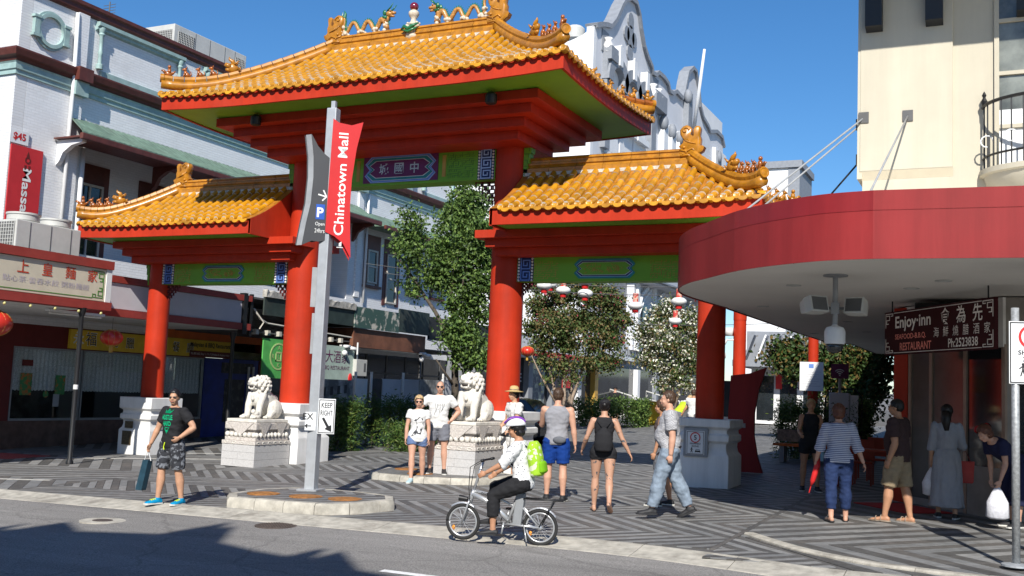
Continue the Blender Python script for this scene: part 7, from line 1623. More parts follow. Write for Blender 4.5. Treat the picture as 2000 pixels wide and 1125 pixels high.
mb = MB(); mb.prism([(.17, pz(484)), (.27, pz(484)), (.27, pz(482.6)), (.17, pz(482.6))], lambda a, b, d: bl(a, b, d), .125, .128); mb.prism([(.205, pz(481)), (.245, pz(481)), (.245, pz(472)), (.205, pz(475))], lambda a, b, d: bl(a, b, d), .125, .128); mb.build('crest', m_signwht, rb)['kind'] = 'stuff'
gp = [(.02, pz(470)), (-.10, pz(474)), (-.20, pz(473)), (-.33, pz(482)), (-.29, pz(440)), (-.24, pz(400)), (-.225, pz(350)), (-.24, pz(310)), (-.29, pz(268)), (-.19, pz(290)), (-.10, pz(303)), (.02, pz(315))]
gp = [(a * 1.15, z) for a, z in gp]
gb = blade('charcoal_blade', gp, .06, .085, m_blade); blade('charcoal_blade', [(a - .11, z + .0) for a, z in gp], -.06, -.04, m_blade)
mb = MB(); rg = []
for (a, z) in gp[3:9]: rg.append([bl(a - .005, z, .05), bl(a - .09, z, -.03), bl(a - .085, z, -.04), bl(a, z, .04)])
mb.rings(rg); mb.build('blade_web', m_grey, PO)
gl = lambda a0, z0: (lambda a, b, d: bl(a0 + a, z0 + b, .085 + d))
mb = MB(); stroke(mb, [(-.17, pz(383)), (-.04, pz(383) - .03)], .022, lambda a, b, d: bl(a, b, .085 + d), 0, .003); stroke(mb, [(-.09, pz(383) + .075), (-.035, pz(383) - .03), (-.10, pz(383) - .10)], .022, lambda a, b, d: bl(a, b, .085 + d), 0, .0035)
text_mb(mb, 'Open', .075, gl(-.115, pz(445)), .003, width=.15); text_mb(mb, '24hrs', .07, gl(-.115, pz(457)), .003, width=.16); mb.build('lettering', m_signwht, gb)
mb = MB(); mb.prism([(-.19, pz(431)), (-.05, pz(431)), (-.05, pz(402)), (-.19, pz(402))], lambda a, b, d: bl(a, b, d), .085, .089); pk = mb.build('parking_panel', mat('sign_blue', (0.02, 0.09, 0.42), 0.4), gb); mb = MB(); text_mb(mb, 'P', .16, lambda a, b, d: bl(-.12 + a, pz(427) + b, .089 + d), .003, bold=.03); mb.build('parking_letter', m_signwht, gb)
for (a0, a1, v0, v1, d) in ((-.19, -.03, 600, 522, -.10), (-.15, .0, 692, 612, -.10)):
    mb = MB(); mb.prism([(a0, pz(v0)), (a1, pz(v0)), (a1, pz(v1)), (a0, pz(v1))], lambda a, b, dd: bl(a, b, dd), d, d + .012); mb.build('sign_back', m_grey, PO, bevel=.02)
kz0, kz1 = pz(848), pz(779); kc = .17
mb = MB(); mb.prism([(kc - .135, kz0), (kc + .135, kz0), (kc + .135, kz1), (kc - .135, kz1)], lambda a, b, d: bl(a, b, d), .10, .112); kr = mb.build('keep_right_sign', m_signw, PO, bevel=.004)
kf = lambda a0, z0: (lambda a, b, d: bl(a0 + a, z0 + b, .112 + d)); kh = kz1 - kz0
mb = MB(); stroke(mb, [(kc - .118, kz0 + .02), (kc + .118, kz0 + .02), (kc + .118, kz1 - .02), (kc - .118, kz1 - .02), (kc - .118, kz0 + .02)], .012, kf(0, 0), 0, .002); text_mb(mb, 'KEEP', kh * .15, kf(kc, kz0 + kh * .74), .003, width=.17, bold=.01); text_mb(mb, 'RIGHT', kh * .15, kf(kc, kz0 + kh * .52), .003, width=.19, bold=.01)
mb.prism([(kc - .07, kz0 + kh * .44), (kc - .035, kz0 + kh * .47), (kc + .045, kz0 + kh * .23), (kc + .085, kz0 + kh * .26), (kc + .09, kz0 + kh * .06), (kc - .02, kz0 + kh * .14), (kc + .01, kz0 + kh * .19)], kf(0, 0), .0, .003); mb.build('keep_right_print', m_signk, kr)
ez0, ez1 = pz(842), pz(806); mb = MB(); mb.prism([(-.07, ez0), (.10, ez0), (.10, ez1), (-.07, ez1)], lambda a, b, d: bl(a - .09, b, d), .09, .10); ex = mb.build('exit_sign', m_signw, PO); mb = MB(); text_mb(mb, 'EX', .10, lambda a, b, d: bl(-.115 + a, ez0 + .17 + b, .10 + d), .002, bold=.01); stroke(mb, [(-.15, ez0 + .07), (-.07, ez0 + .07)], .018, lambda a, b, d: bl(a, b, .10 + d), 0, .002); stroke(mb, [(-.12, ez0 + .1), (-.15, ez0 + .07), (-.12, ez0 + .04)], .018, lambda a, b, d: bl(a, b, .10 + d), 0, .0025); tag(mb.build('exit_print', m_signk, ex), kind='stuff')
# shared-zone sign post at the right edge, traffic lamp behind it
sx, sy = 12.40, -7.16; g = G(sx, sy) + .03; SPO = thing('shared_zone_post', (sx, sy, g), 'galvanised post with shared zone 5 sign at the right edge', 'sign')
mb = MB(); mb.tube([(sx, sy, g), (sx, sy, 2.95)], .042, 14); mb.build('post', mat('galvanised_mottled', (0.36, 0.37, 0.37), 0.5, metal=0.4, var=0.25, scale=30), SPO, smooth=True); mb = MB(); mb.lathe([(.15, g), (.15, g + .02), (.06, g + .035)], (sx, sy, 0), 16); mb.build('base_flange', m_galv, SPO)
l2 = Vector((cos(YAW - .28), sin(YAW - .28), 0)); t2 = Vector((sin(YAW - .28), -cos(YAW - .28), 0)); S0 = Vector((sx, sy, 2.46))
def s2(a, b, d): return S0 + l2 * (a + .16) + t2 * (d + .05) + Vector((0, 0, b))
mb = MB(); mb.prism([(-.23, -.34), (.23, -.34), (.23, .34), (-.23, .34)], s2, -.004, 0); sp_ = mb.build('sign_plate', m_signw, SPO, bevel=.003); mb = MB(); stroke(mb, [(-.215, -.325), (.215, -.325), (.215, .325), (-.215, .325), (-.215, -.325)], .012, s2, 0, .002); mb.build('border', m_signk, SPO); shared_zone(sp_, s2, .45, .64)
TL = thing('traffic_lamp', (12.75, -6.6, G(12.75, -6.6)), 'black traffic lamp housing cut by the right edge of the photo', 'traffic light'); mb = MB(); mb.box(12.62, 12.9, -6.72, -6.5, 2.85, 3.3); mb.build('housing', m_black, TL, bevel=.02); mb = MB(); mb.tube([(12.85, -6.5, G(12.85, -6.5)), (12.85, -6.5, 3.4)], .05, 10); mb.build('post', m_black, TL, smooth=True)

# dark parked car behind the second lion
CAR = thing('black_car', (-2.3, 9.6, G(-2.3, 9.6)), 'black hatchback parked behind the right-hand lion', 'car'); m_cpaint = mat('car_black', (0.010, 0.011, 0.014), 0.18, var=0.05, spec=0.6, coat=0.8); g = G(-2.3, 9.6)
def sec(x, w_, z0, z1, wt): return [Vector((-2.3 + x, 9.6 + a, g + z)) for a, z in ((-w_, z0), (-w_ * 1.02, (z0 + .75) / 2), (-w_, .82 if z1 > .85 else z1 * .9), (-wt, z1), (wt, z1), (w_, .82 if z1 > .85 else z1 * .9), (w_ * 1.02, (z0 + .75) / 2), (w_, z0))]
mb = MB(); mb.rings([sec(-2.0, .62, .32, .55, .5), sec(-1.85, .80, .22, .72, .62), sec(-1.2, .86, .2, .88, .70), sec(-.95, .87, .2, .95, .72), sec(-.25, .88, .2, 1.42, .58), sec(.6, .88, .2, 1.48, .58), sec(1.35, .87, .2, 1.38, .56), sec(1.8, .85, .24, .98, .66), sec(1.98, .78, .32, .70, .62)]); mb.build('body', m_cpaint, CAR, auto=35, bevel=.02)
for s_ in (-1, 1):
    mb = MB(); mb.add([(-2.3 + a, 9.6 + s_ * b, g + z) for a, b, z in ((-.75, .88, .95), (1.3, .88, .95), (1.2, .65, 1.36), (-.15, .65, 1.36))], [(0, 1, 2, 3) if s_ < 0 else (3, 2, 1, 0)]); mb.build('side_window', m_glassd, CAR)
    mb = MB(); mb.box(-2.3 + 1.80, -2.3 + 1.99, 9.6 + s_ * .66 - .12, 9.6 + s_ * .66 + .12, g + .72, g + .95); mb.build('tail_lamp', m_signr, CAR)
    for xw in (-1.25, 1.25):
        mb = MB(); mb.tube([(-2.3 + xw, 9.6 + s_ * .70, g + .31), (-2.3 + xw, 9.6 + s_ * .895, g + .31)], .31, 22); w_ = mb.build('wheel', m_black, CAR, auto=40); mb = MB(); mb.tube([(-2.3 + xw, 9.6 + s_ * .88, g + .31), (-2.3 + xw, 9.6 + s_ * .90, g + .31)], .19, 18); mb.build('rim', m_acg, w_, auto=40)
mb = MB(); mb.add([(-2.3 + a, 9.6 + b, g + z) for a, b, z in ((-.98, -.70, .97), (-.98, .70, .97), (-.27, .56, 1.42), (-.27, -.56, 1.42))], [(3, 2, 1, 0)]); mb.build('windscreen', mat('blue_glass', (0.05, 0.09, 0.16), 0.05, spec=0.8), CAR)
mb = MB(); mb.add([(-2.3 + a, 9.6 + b, g + z) for a, b, z in ((1.80, -.62, 1.0), (1.80, .62, 1.0), (1.38, .54, 1.37), (1.38, -.54, 1.37))], [(0, 1, 2, 3)]); mb.build('rear_window', m_glassd, CAR)
x, y = 0.0, 26.4; g = G(x, y); YB = thing('yellow_barrow_box', (-2.6, 26.6, G(-2.6, 26.6)), 'yellow plastic tub standing up the mall behind the jeans man', 'tub'); mb = MB(); g = G(-2.6, 26.6); mb.rings([[(-2.6 + a * k, 26.6 + b * k * .7, g + z) for a, b in ((-1, -1), (1, -1), (1, 1), (-1, 1))] for k, z in ((.42, .0), (.5, .12), (.62, 1.0), (.68, 1.02), (.68, 1.1))]); mb.build('shell', m_yel, YB, bevel=.03)
# the building across the road, behind the viewer: its stepped parapet shades the near lane
BB = thing('opposite_building', (0, -34, 0), 'building with stepped parapet on the near side of the road behind the viewer', 'building')
tsl = math.tan(SUN_EL) / cos(SUN_AZ); tx_ = math.tan(SUN_AZ)      # drop per metre of Y, sideways drift per metre of Y
YBk = -25.0
def shade_pt(u, v):                                               # height and place on the facade line that shades road point (u, v)
    p = on_ground(u, v); dy = p.y - YBk; return (p.x + dy * tx_, p.z + dy * tsl)
sh_ = [(-400, 1032), (-60, 1030), (0, 1028), (55, 1024), (60, 1014), (130, 1012), (142, 1022), (150, 1030), (250, 1033), (330, 1036), (380, 1033), (388, 1022), (452, 1012), (458, 1020), (400, 1040), (430, 1052), (500, 1068), (560, 1078), (602, 1085), (612, 1066), (640, 1064), (668, 1068), (640, 1080), (628, 1090), (700, 1105), (780, 1118), (900, 1140), (1000, 1180)]
pp = sorted([shade_pt(u, v) for u, v in sh_]); prof_b = [(p[0], p[1]) for p in pp]
mb = MB(); mb.prism([(prof_b[0][0] - 40, -1), (prof_b[0][0] - 40, prof_b[0][1])] + prof_b + [(prof_b[-1][0] + 2, prof_b[-1][1] - 1.5), (prof_b[-1][0] + 2, -1)], lambda a, b, d: (a, YBk - d, b), 0, .6); mb.build('parapet_wall', m_crm, BB)
xa, xb = prof_b[0][0] - 40, prof_b[-1][0] + 2
mb = MB(); mb.box(xa, xb, YBk - 12, YBk - .61, -1, min(p[1] for p in prof_b) - 1.5); mb.build('block', m_crm, BB)
for k in range(int((xb - xa) / 3)): mb = MB(); x = xa + 1 + 3 * k; mb.box(x, x + 1.3, YBk, YBk + .03, 4.6, 6.6); mb.build('window', m_glassd, BB)
mb = MB(); mb.lathe([(.75, 0), (.75, .0)], (0, 0, 0), 4) if False else None
# ================================================================== people
from mathutils.bvhtree import BVHTree
def skin(n, c): return mat('skin_' + n, c, 0.5, var=0.08, scale=14, obj=True, spec=0.35)
SK = {'fair': skin('fair', (0.52, 0.29, 0.20)), 'tan': skin('tan', (0.42, 0.215, 0.125)), 'asian': skin('asian', (0.48, 0.265, 0.165))}
def cloth(n, c, **k): k.setdefault('bump', .9); k.setdefault('bscale', 9); return mat('cloth_' + n, c, 0.85, var=k.pop('var', .08), obj=True, spec=.2, **k)
def pattern_mat(name, kind, c1, c2, scale):
    if name in MATS: return MATS[name]
    m = bpy.data.materials.new(name); m.use_nodes = True; n = m.node_tree; N = n.nodes; L = n.links; b = N['Principled BSDF']; b.inputs['Roughness'].default_value = .85
    tc = N.new('ShaderNodeTexCoord'); rp = N.new('ShaderNodeValToRGB'); rp.color_ramp.interpolation = 'CONSTANT'; e = rp.color_ramp.elements; e[0].color = (*c1, 1); e[1].color = (*c2, 1)
    if kind == 'stripe':
        t = N.new('ShaderNodeTexWave'); t.bands_direction = 'Z'; t.inputs['Scale'].default_value = scale; e[1].position = .5
    elif kind == 'dots':
        t = N.new('ShaderNodeTexVoronoi'); t.inputs['Scale'].default_value = scale; e[0].color = (*c2, 1); e[1].color = (*c1, 1); e[1].position = .22
    elif kind == 'check':
        t = N.new('ShaderNodeTexChecker'); t.inputs['Scale'].default_value = scale; e[1].position = .5
    else:
        t = N.new('ShaderNodeTexNoise'); t.inputs['Scale'].default_value = scale; t.inputs['Detail'].default_value = 2; e[1].position = .54
    L.new(tc.outputs['Object'], t.inputs['Vector']); L.new(t.outputs['Distance' if kind == 'dots' else 'Fac'], rp.inputs[0]); L.new(rp.outputs[0], b.inputs['Base Color']); MATS[name] = m; return m
m_hairb = mat('hair_brown', (0.055, 0.03, 0.017), 0.5, var=.4, scale=40, obj=True); m_hairk = mat('hair_black', (0.010, 0.008, 0.008), 0.45, var=.3, scale=40, obj=True); m_hairbl = mat('hair_blonde', (0.42, 0.29, 0.15), 0.5, var=.35, scale=30, obj=True); m_haira = mat('hair_auburn', (0.10, 0.035, 0.018), 0.5, var=.35, scale=30, obj=True)
m_shoek = mat('shoe_black', (0.02, 0.02, 0.022), 0.6); m_sole = mat('shoe_sole', (0.55, 0.54, 0.5), 0.7); m_eye = mat('eye_dark', (0.02, 0.015, 0.012), 0.2); m_lip = mat('lip', (0.33, 0.10, 0.085), 0.5); m_lens = mat('sunglass', (0.006, 0.006, 0.008), 0.08, spec=.8)
V3 = Vector
class Body:
    """joint positions of a posed figure in its own frame: x right, y forward, z up"""
    def __init__(s, H=1.75, w=1.0, lean=0, legs=((0, .04, 0), (0, .04, 0)), arms=((0, .12, .15, .05), (0, .12, .15, .05)), head=(0, 0), female=False, toe=(0, 0), twist=0):
        k = H / 1.75; s.k = k; s.w = w; s.f = female; s.H = H
        hw = (.098 if not female else .100) * k; sw = (.204 if not female else .172) * k * (w * .5 + .5)
        s.hip = []; s.knee = []; s.ank = []; s.toe = []; s.tdir = []
        for i, sd_ in enumerate((-1, 1)):
            f, a, kn = legs[i]; h = V3((sd_ * hw, 0, 0)); d = V3((sd_ * sin(a), sin(f) * cos(a), -cos(f) * cos(a))); kp = h + d * .425 * k; d2 = V3((sd_ * sin(a) * .6, sin(f - kn), -cos(f - kn))).normalized(); ap = kp + d2 * .425 * k
            s.hip.append(h); s.knee.append(kp); s.ank.append(ap); pt = toe[i]; s.tdir.append(V3((sd_ * .16, cos(pt), sin(pt))).normalized())
        low = min(min(a.z - .085 * k, a.z - .05 * k + t.z * .19 * k - .03 * k) for a, t in zip(s.ank, s.tdir)); s.root = -low
        up = V3((0, 0, s.root))
        for L_ in (s.hip, s.knee, s.ank): 
            for i in range(2): L_[i] = L_[i] + up
        R = Matrix.Rotation(-lean, 3, 'X') @ Matrix.Rotation(twist, 3, 'Z'); s.R = R
        T = lambda x, y, z: up + R @ V3((x * k, y * k, z * k)); s.T = T
        s.sh = []; s.elb = []; s.wr = []; s.fa = []
        for i, sd_ in enumerate((-1, 1)):
            f1, a1, f2, a2 = arms[i]; p = T(sd_ * sw / k, -.01, .482); s.sh.append(p)
            d = R @ V3((sd_ * sin(a1), sin(f1) * cos(a1), -cos(f1) * cos(a1))); e = p + d * .29 * k; d2 = R @ V3((sd_ * sin(a2), sin(f2) * cos(a2), -cos(f2) * cos(a2))); s.elb.append(e); s.wr.append(e + d2 * .255 * k); s.fa.append(d2)
        s.HR = R @ Matrix.Rotation(head[0], 3, 'Z') @ Matrix.Rotation(head[1], 3, 'X'); s.neck = T(0, -.005, .555); s.hc = s.neck + (R @ V3((0, .012, .06))) * k + s.HR @ V3((0, .018, .085)) * k
    def Hd(s, x, y, z): return s.hc + s.HR @ (V3((x, y, z)) * s.k * .96)
    def torso(s, mb, off=0, zb=-.06, zt=.56, fl=1.0, belly=0):
        w = s.w; f = s.f
        sec = [(-.10, .135, .095, 0), (-.03, .165 if not f else .170, .112 if not f else .118, -.005), (.05, .165 if not f else .172, .115, -.004), (.15, .146 if not f else .128, .102 + belly, .004 + belly * .5), (.26, .162 if not f else .134, .105 + belly * .8, .008 + belly * .4), (.36, .184 if not f else .150, .115 if not f else .122, .006), (.44, .196 if not f else .158, .110, 0), (.50, .150 if not f else .128, .085, -.008), (.54, .095, .068, -.008), (.575, .062, .058, -.004)]
        rg = []; n = 20
        def lerp_at(z):
            for a, b in zip(sec, sec[1:]):
                if a[0] <= z <= b[0]: t = (z - a[0]) / (b[0] - a[0]); return tuple(p + (q - p) * t for p, q in zip(a, b))
            return sec[0] if z < sec[0][0] else sec[-1]
        zs = [zb] + [c[0] for c in sec if zb + .01 < c[0] < zt - .01] + [zt]
        for z in zs:
            _, rx, ry, cy = lerp_at(z); flare = 1 + (fl - 1) * max(0, (.2 - z) / .3) if z < .2 else 1
            rx = (rx * w + off) * flare; ry = (ry * (w * .6 + .4) + off) * flare
            rg.append([s.T(rx * (abs(cos(2*pi*j/n)) ** .85) * (1 if cos(2*pi*j/n) > 0 else -1), cy + ry * (abs(sin(2*pi*j/n)) ** .85) * (1 if sin(2*pi*j/n) > 0 else -1), z) for j in range(n)])
        mb.rings(rg)
    def leg(s, mb, i, off=0, end=1.0, loose=0.0, start=0.0):
        """limb from the hip down; end 0..2 (1 = knee, 2 = ankle)"""
        k = s.k; w = s.w * .5 + .5; h, kn, an = s.hip[i], s.knee[i], s.ank[i]; back = V3((0, -.012, 0)) * k
        rad = [(0, .104), (.25, .100), (.6, .080), (.9, .060), (1.0, .058), (1.15, .060), (1.35, .066), (1.6, .051), (1.85, .039), (2.0, .038)]
        def P(t): return (h.lerp(kn, t) if t <= 1 else kn.lerp(an, t - 1) + back * sin(pi * min(1, (t - 1) * 1.3)) * 1.0)
        def Rr(t):
            for a, b in zip(rad, rad[1:]):
                if a[0] <= t <= b[0]: u = (t - a[0]) / (b[0] - a[0]); return (a[1] + (b[1] - a[1]) * u) * k * w
            return rad[-1][1] * k * w
        ts = [start] + [a for a, _ in rad if start < a < end - .02] + [end]
        mb.tube([P(t) for t in ts], [Rr(t) + off + loose * min(1, t) * k for t in ts], 14)
    def arm(s, mb, i, off=0, end=2.0, loose=0.0):
        k = s.k; w = s.w * .6 + .4; w *= .88 if s.f else 1; p, e, q = s.sh[i], s.elb[i], s.wr[i]; inn = s.T(0, -.01, .47).lerp(p, .62)
        rad = [(0, .066), (.2, .064), (.5, .056), (.9, .045), (1.0, .044), (1.25, .048), (1.6, .038), (2.0, .029)]
        P = lambda t: p.lerp(e, t) if t <= 1 else e.lerp(q, t - 1)
        def Rr(t):
            for a, b in zip(rad, rad[1:]):
                if a[0] <= t <= b[0]: u = (t - a[0]) / (b[0] - a[0]); return (a[1] + (b[1] - a[1]) * u) * k * w
            return rad[-1][1] * k * w
        ts = [a for a, _ in rad if a < end - .02] + [end]
        mb.tube([inn] + [P(t) for t in ts], [.056 * k * w + off] + [Rr(t) + off + loose * min(1, t) * k for t in ts], 12)
        mb.ball(p, (Rr(0) + off) * .96, 12, 8)
    def hand(s, mb, i, curl=.5, thumb=1):
        k = s.k; d = s.fa[i]; sd_ = -1 if i == 0 else 1; w0 = s.wr[i]
        nrm = (s.R @ V3((-sd_, 0, 0))); nrm = (nrm - d * nrm.dot(d)).normalized(); lat_ = d.cross(nrm).normalized()
        if lat_.dot(s.R @ V3((0, 1, 0))) < 0: lat_ = -lat_
        Rm = Matrix((d, lat_, nrm)).transposed()
        mb.ball(w0 + d * .045 * k, (.052 * k, .038 * k, .017 * k), 10, 7, Rm)
        for q, (o, ln) in enumerate(((.028, .062), (.010, .072), (-.009, .068), (-.026, .054))):
            a = w0 + d * .082 * k + lat_ * o * k; c1 = a + (d * cos(curl) + nrm * sin(curl)) * ln * .5 * k; c2 = c1 + (d * cos(curl * 2.2) + nrm * sin(curl * 2.2)) * ln * .5 * k; mb.tube([a - d * .02 * k, a, c1, c2], [.0095 * k, .0092 * k, .0088 * k, .0075 * k], 7)
        a = w0 + d * .025 * k + lat_ * .028 * k; mb.tube([a, a + (d * .6 + lat_ * .6 + nrm * .3) * .035 * k, a + (d * .95 + lat_ * .45 + nrm * .5) * .062 * k], [.012 * k, .0105 * k, .008 * k], 7)
        s.grip = getattr(s, 'grip', {}); s.grip[i] = w0 + d * .085 * k + nrm * .025 * k
    def foot(s, mb, i, off=0, z0=0.0):
        k = s.k; a = s.ank[i]; t = s.tdir[i]; up = V3((1, 0, 0)).cross(t).normalized(); sdv = t.cross(up)
        C = lambda y, z: a + t * y * k * 1.12 + up * z * k
        mb.rings([[C(y, zc) + (sdv * cos(2*pi*j/12) * rx + up * sin(2*pi*j/12) * rz) * k for j in range(12)] for y, zc, rx, rz in ((-.065, -.045, .012 + off, .02 + off), (-.055, -.05, .03 + off, .033 + off), (-.01, -.04, .036 + off, .045 + off), (.05, -.05, .040 + off, .034 + off), (.11, -.058, .046 + off, .025 + off), (.155, -.064, .042 + off, .018 + off), (.18, -.066, .024 + off, .013 + off))])
    def sole(s, mb, i, th=.022, off=.006):
        k = s.k; a = s.ank[i]; t = s.tdir[i]; up = V3((1, 0, 0)).cross(t).normalized(); sdv = t.cross(up); C = lambda y, z: a + t * y * k * 1.12 + up * z * k
        out = [(-.075, .0), (-.065, .028), (-.02, .036), (.05, .038), (.11, .048), (.165, .042), (.198, .018)]; pts = [(y, x + off) for y, x in out] + [(y, -x - off) for y, x in out[::-1]]
        mb.rings([[C(y, z) + sdv * x * k for y, x in pts] for z in (-.085, -.085 + th)])
    def head(s, mb):
        k = s.k; HR = s.HR; B = lambda c, r: mb.ball(s.Hd(*c), tuple(q * k * .96 for q in r), 16, 12, HR)
        B((0, -.012, .03), (.074, .094, .088)); B((0, .02, -.03), (.062, .072, .085)); B((0, .045, -.085), (.038, .035, .028)); B((0, .078, .012), (.045, .02, .03))
        mb.tube([s.Hd(0, .09, .005), s.Hd(0, .105, -.022), s.Hd(0, .094, -.036)], [.010 * k, .0155 * k, .012 * k], 8); B((0, .084, -.06), (.024, .014, .012))
        for sd_ in (-1, 1): B((sd_ * .074, -.008, -.008), (.011, .02, .032)); B((sd_ * .034, .072, .026), (.022, .014, .009)); B((sd_ * .04, .062, -.035), (.022, .02, .022))
        mb.tube([s.neck - (s.R @ V3((0, 0, .05))) * k, s.neck, s.Hd(0, -.02, -.06)], [.062 * k, .054 * k, .052 * k], 14)
def face(b, par):
    k = b.k; mb = MB()
    for sd_ in (-1, 1): mb.ball(b.Hd(sd_ * .032, .081, .012), (.013 * k, .007 * k, .007 * k), 8, 6, b.HR)
    tag(mb.build('eyes', m_eye, par, local=True, smooth=True), kind='stuff'); mb = MB(); mb.ball(b.Hd(0, .094, -.061), (.022 * k, .007 * k, .006 * k), 8, 6, b.HR); mb.build('mouth', m_lip, par, local=True, smooth=True)
def hair_short(b, par, m, vol=.012, low=-.03, top=0.0, fringe=.075):
    k = b.k; mb = MB(); mb.ball(b.Hd(0, -.016, .038 + top), ((.074 + vol) * k, (.094 + vol) * k, (.088 + vol) * k), 18, 12, b.HR); mb.ball(b.Hd(0, -.05, low + .02), ((.070 + vol * .7) * k, (.058 + vol) * k, .06 * k), 14, 9, b.HR)
    o = organic(mb, 'hair', m, par, .008, 1, fold=.007, fs=(60, 60, 22))
    # open the face: drop what lies in front of the hairline
    bm = bmesh.new(); bm.from_mesh(o.data); inv = b.HR.inverted(); dele = []
    for f in bm.faces:
        c = inv @ (f.calc_center_median() - b.hc) / (k * .96)
        if c.y > fringe - .5 * max(0, .07 - c.z) and c.z < .085: dele.append(f)
        elif c.y > .02 and c.z < .02: dele.append(f)
    bmesh.ops.delete(bm, geom=dele, context='FACES'); bm.to_mesh(o.data); bm.free(); return o
def print_on(target, txt_mb_fn, org, right, up, fwd, m, name):
    """lay flat print on a garment by casting it onto the surface"""
    mb = MB(); txt_mb_fn(mb, lambda a, b_, d: org + right * a + up * b_)
    bm = bmesh.new(); bm.from_mesh(mb.mesh('tmp', m)); bmesh.ops.subdivide_edges(bm, edges=[e for e in bm.edges if e.calc_length() > .03], cuts=2); bmesh.ops.triangulate(bm, faces=bm.faces)
    me = target.data; bv = BVHTree.FromPolygons([v.co for v in me.vertices], [tuple(p.vertices) for p in me.polygons])
    for v in bm.verts:
        hit = bv.ray_cast(v.co + fwd * .5, -fwd); 
        if hit[0] is not None: v.co = hit[0] + fwd * .003
    m2 = bpy.data.meshes.new(name); bm.to_mesh(m2); bm.free(); m2.materials.append(m); o = bpy.data.objects.new(name, m2); COL.objects.link(o); o.parent = target; tag(o, kind='stuff'); return o
def person(x, y, fwd, label, b, sk, dz=0, vox=.010, feet=True, hands=(.5, .5), group=None):
    """the body: one continuous skin"""
    t = thing('person', (x, y, G(x, y) + dz), label, 'person', group); fv = V3((fwd[0], fwd[1], 0)).normalized(); t.rotation_euler = (0, 0, atan2(-fv.x, fv.y))
    mb = MB(); b.torso(mb); b.head(mb)
    for i in (0, 1):
        b.leg(mb, i, end=2.0); b.arm(mb, i); b.hand(mb, i, hands[i])
        mb.ball(b.ank[i] + V3((0, 0, -.01)), .038 * b.k, 10, 7)
        if feet: b.foot(mb, i)
    organic(mb, 'body', SK[sk] if isinstance(sk, str) else sk, t, vox, 2); face(b, t); return t
def top(b, t, m, sleeve=.55, name='shirt', off=.014, zb=-.07, zt=.545, fl=1.06, vox=.011, loose=.012, belly=0, arms=True):
    mb = MB(); b.torso(mb, off, zb, zt, fl, belly)
    if arms:
        for i in (0, 1): b.arm(mb, i, off, sleeve, loose)
    return organic(mb, name, m, t, vox, 2, fold=.011)
def bottoms(b, t, m, end=.85, name='shorts', off=.012, loose=.02, vox=.011, zt=.07):
    mb = MB(); b.torso(mb, off * .8, -.10, zt, 1.0)
    for i in (0, 1): b.leg(mb, i, off, end, loose); mb.ball(b.hip[i] + V3((0, -.02, -.01)), .105 * b.k * (b.w * .5 + .5) + off * .5, 12, 9)
    return organic(mb, name, m, t, vox, 2, fold=.011)
def shoes(b, t, m, off=.010, ankle=True, sole=m_sole, name='shoe'):
    for i in (0, 1):
        mb = MB(); b.foot(mb, i, off)
        if ankle: mb.tube([b.ank[i] + V3((0, 0, .015)), b.ank[i] + V3((0, 0, -.04))], [.044 * b.k, .048 * b.k], 12)
        o = organic(mb, name, m, t, .009, 1); mb = MB(); b.sole(mb, i); mb.build('sole', sole, o, local=True)
def sandals(b, t, m, name='sandal'):
    for i in (0, 1):
        mb = MB(); b.sole(mb, i, .018, .004); k = b.k; a, tt = b.ank[i], b.tdir[i]; up = V3((1, 0, 0)).cross(tt).normalized(); sv = tt.cross(up)
        for y, h, w_ in ((.12, -.028, .052), (.05, -.01, .048)): mb.tube([a + (tt * y + sv * w_ * cos(q) + up * (-.075 + (h + .075 + .012) * sin(q))) * k for q in [pi * j / 8 for j in range(9)]], .008 * k, 6)
        mb.build(name, m, t, local=True)
def glasses(b, t, m=m_lens, big=True):
    k = b.k; mb = MB(); w_, h = (.027, .019) if big else (.023, .014)
    for sd_ in (-1, 1): mb.ball(b.Hd(sd_ * .034, .098, .012), (w_ * k, .006 * k, h * k), 12, 8, b.HR); mb.tube([b.Hd(sd_ * .058, .092, .016), b.Hd(sd_ * .082, .03, .016), b.Hd(sd_ * .082, -.02, .012)], .0028 * k, 5)
    mb.tube([b.Hd(-.012, .102, .016), b.Hd(.012, .102, .016)], .003 * k, 5); tag(mb.build('glasses', m, t, local=True, smooth=True), kind='stuff')
TOW = V3((.433, -.896, 0)); LEFT = V3((-.9, -.435, 0))
def mixd(a, b): v = LEFT * a + TOW * b; return (v.x, v.y)
wht = cloth('white', (0.62, 0.615, 0.60)); blk = cloth('black', (0.018, 0.018, 0.020)); gry = cloth('grey_marl', (0.25, 0.25, 0.27)); dkg = cloth('graphite', (0.12, 0.125, 0.14))
UP = V3((0, 0, 1)); RT = V3((1, 0, 0)); FW = V3((0, 1, 0))
def bag_strap(par, pts, r, m, name='strap'): mb = MB(); mb.tube(pts, r, 6); return mb.build(name, m, par, local=True, smooth=True)

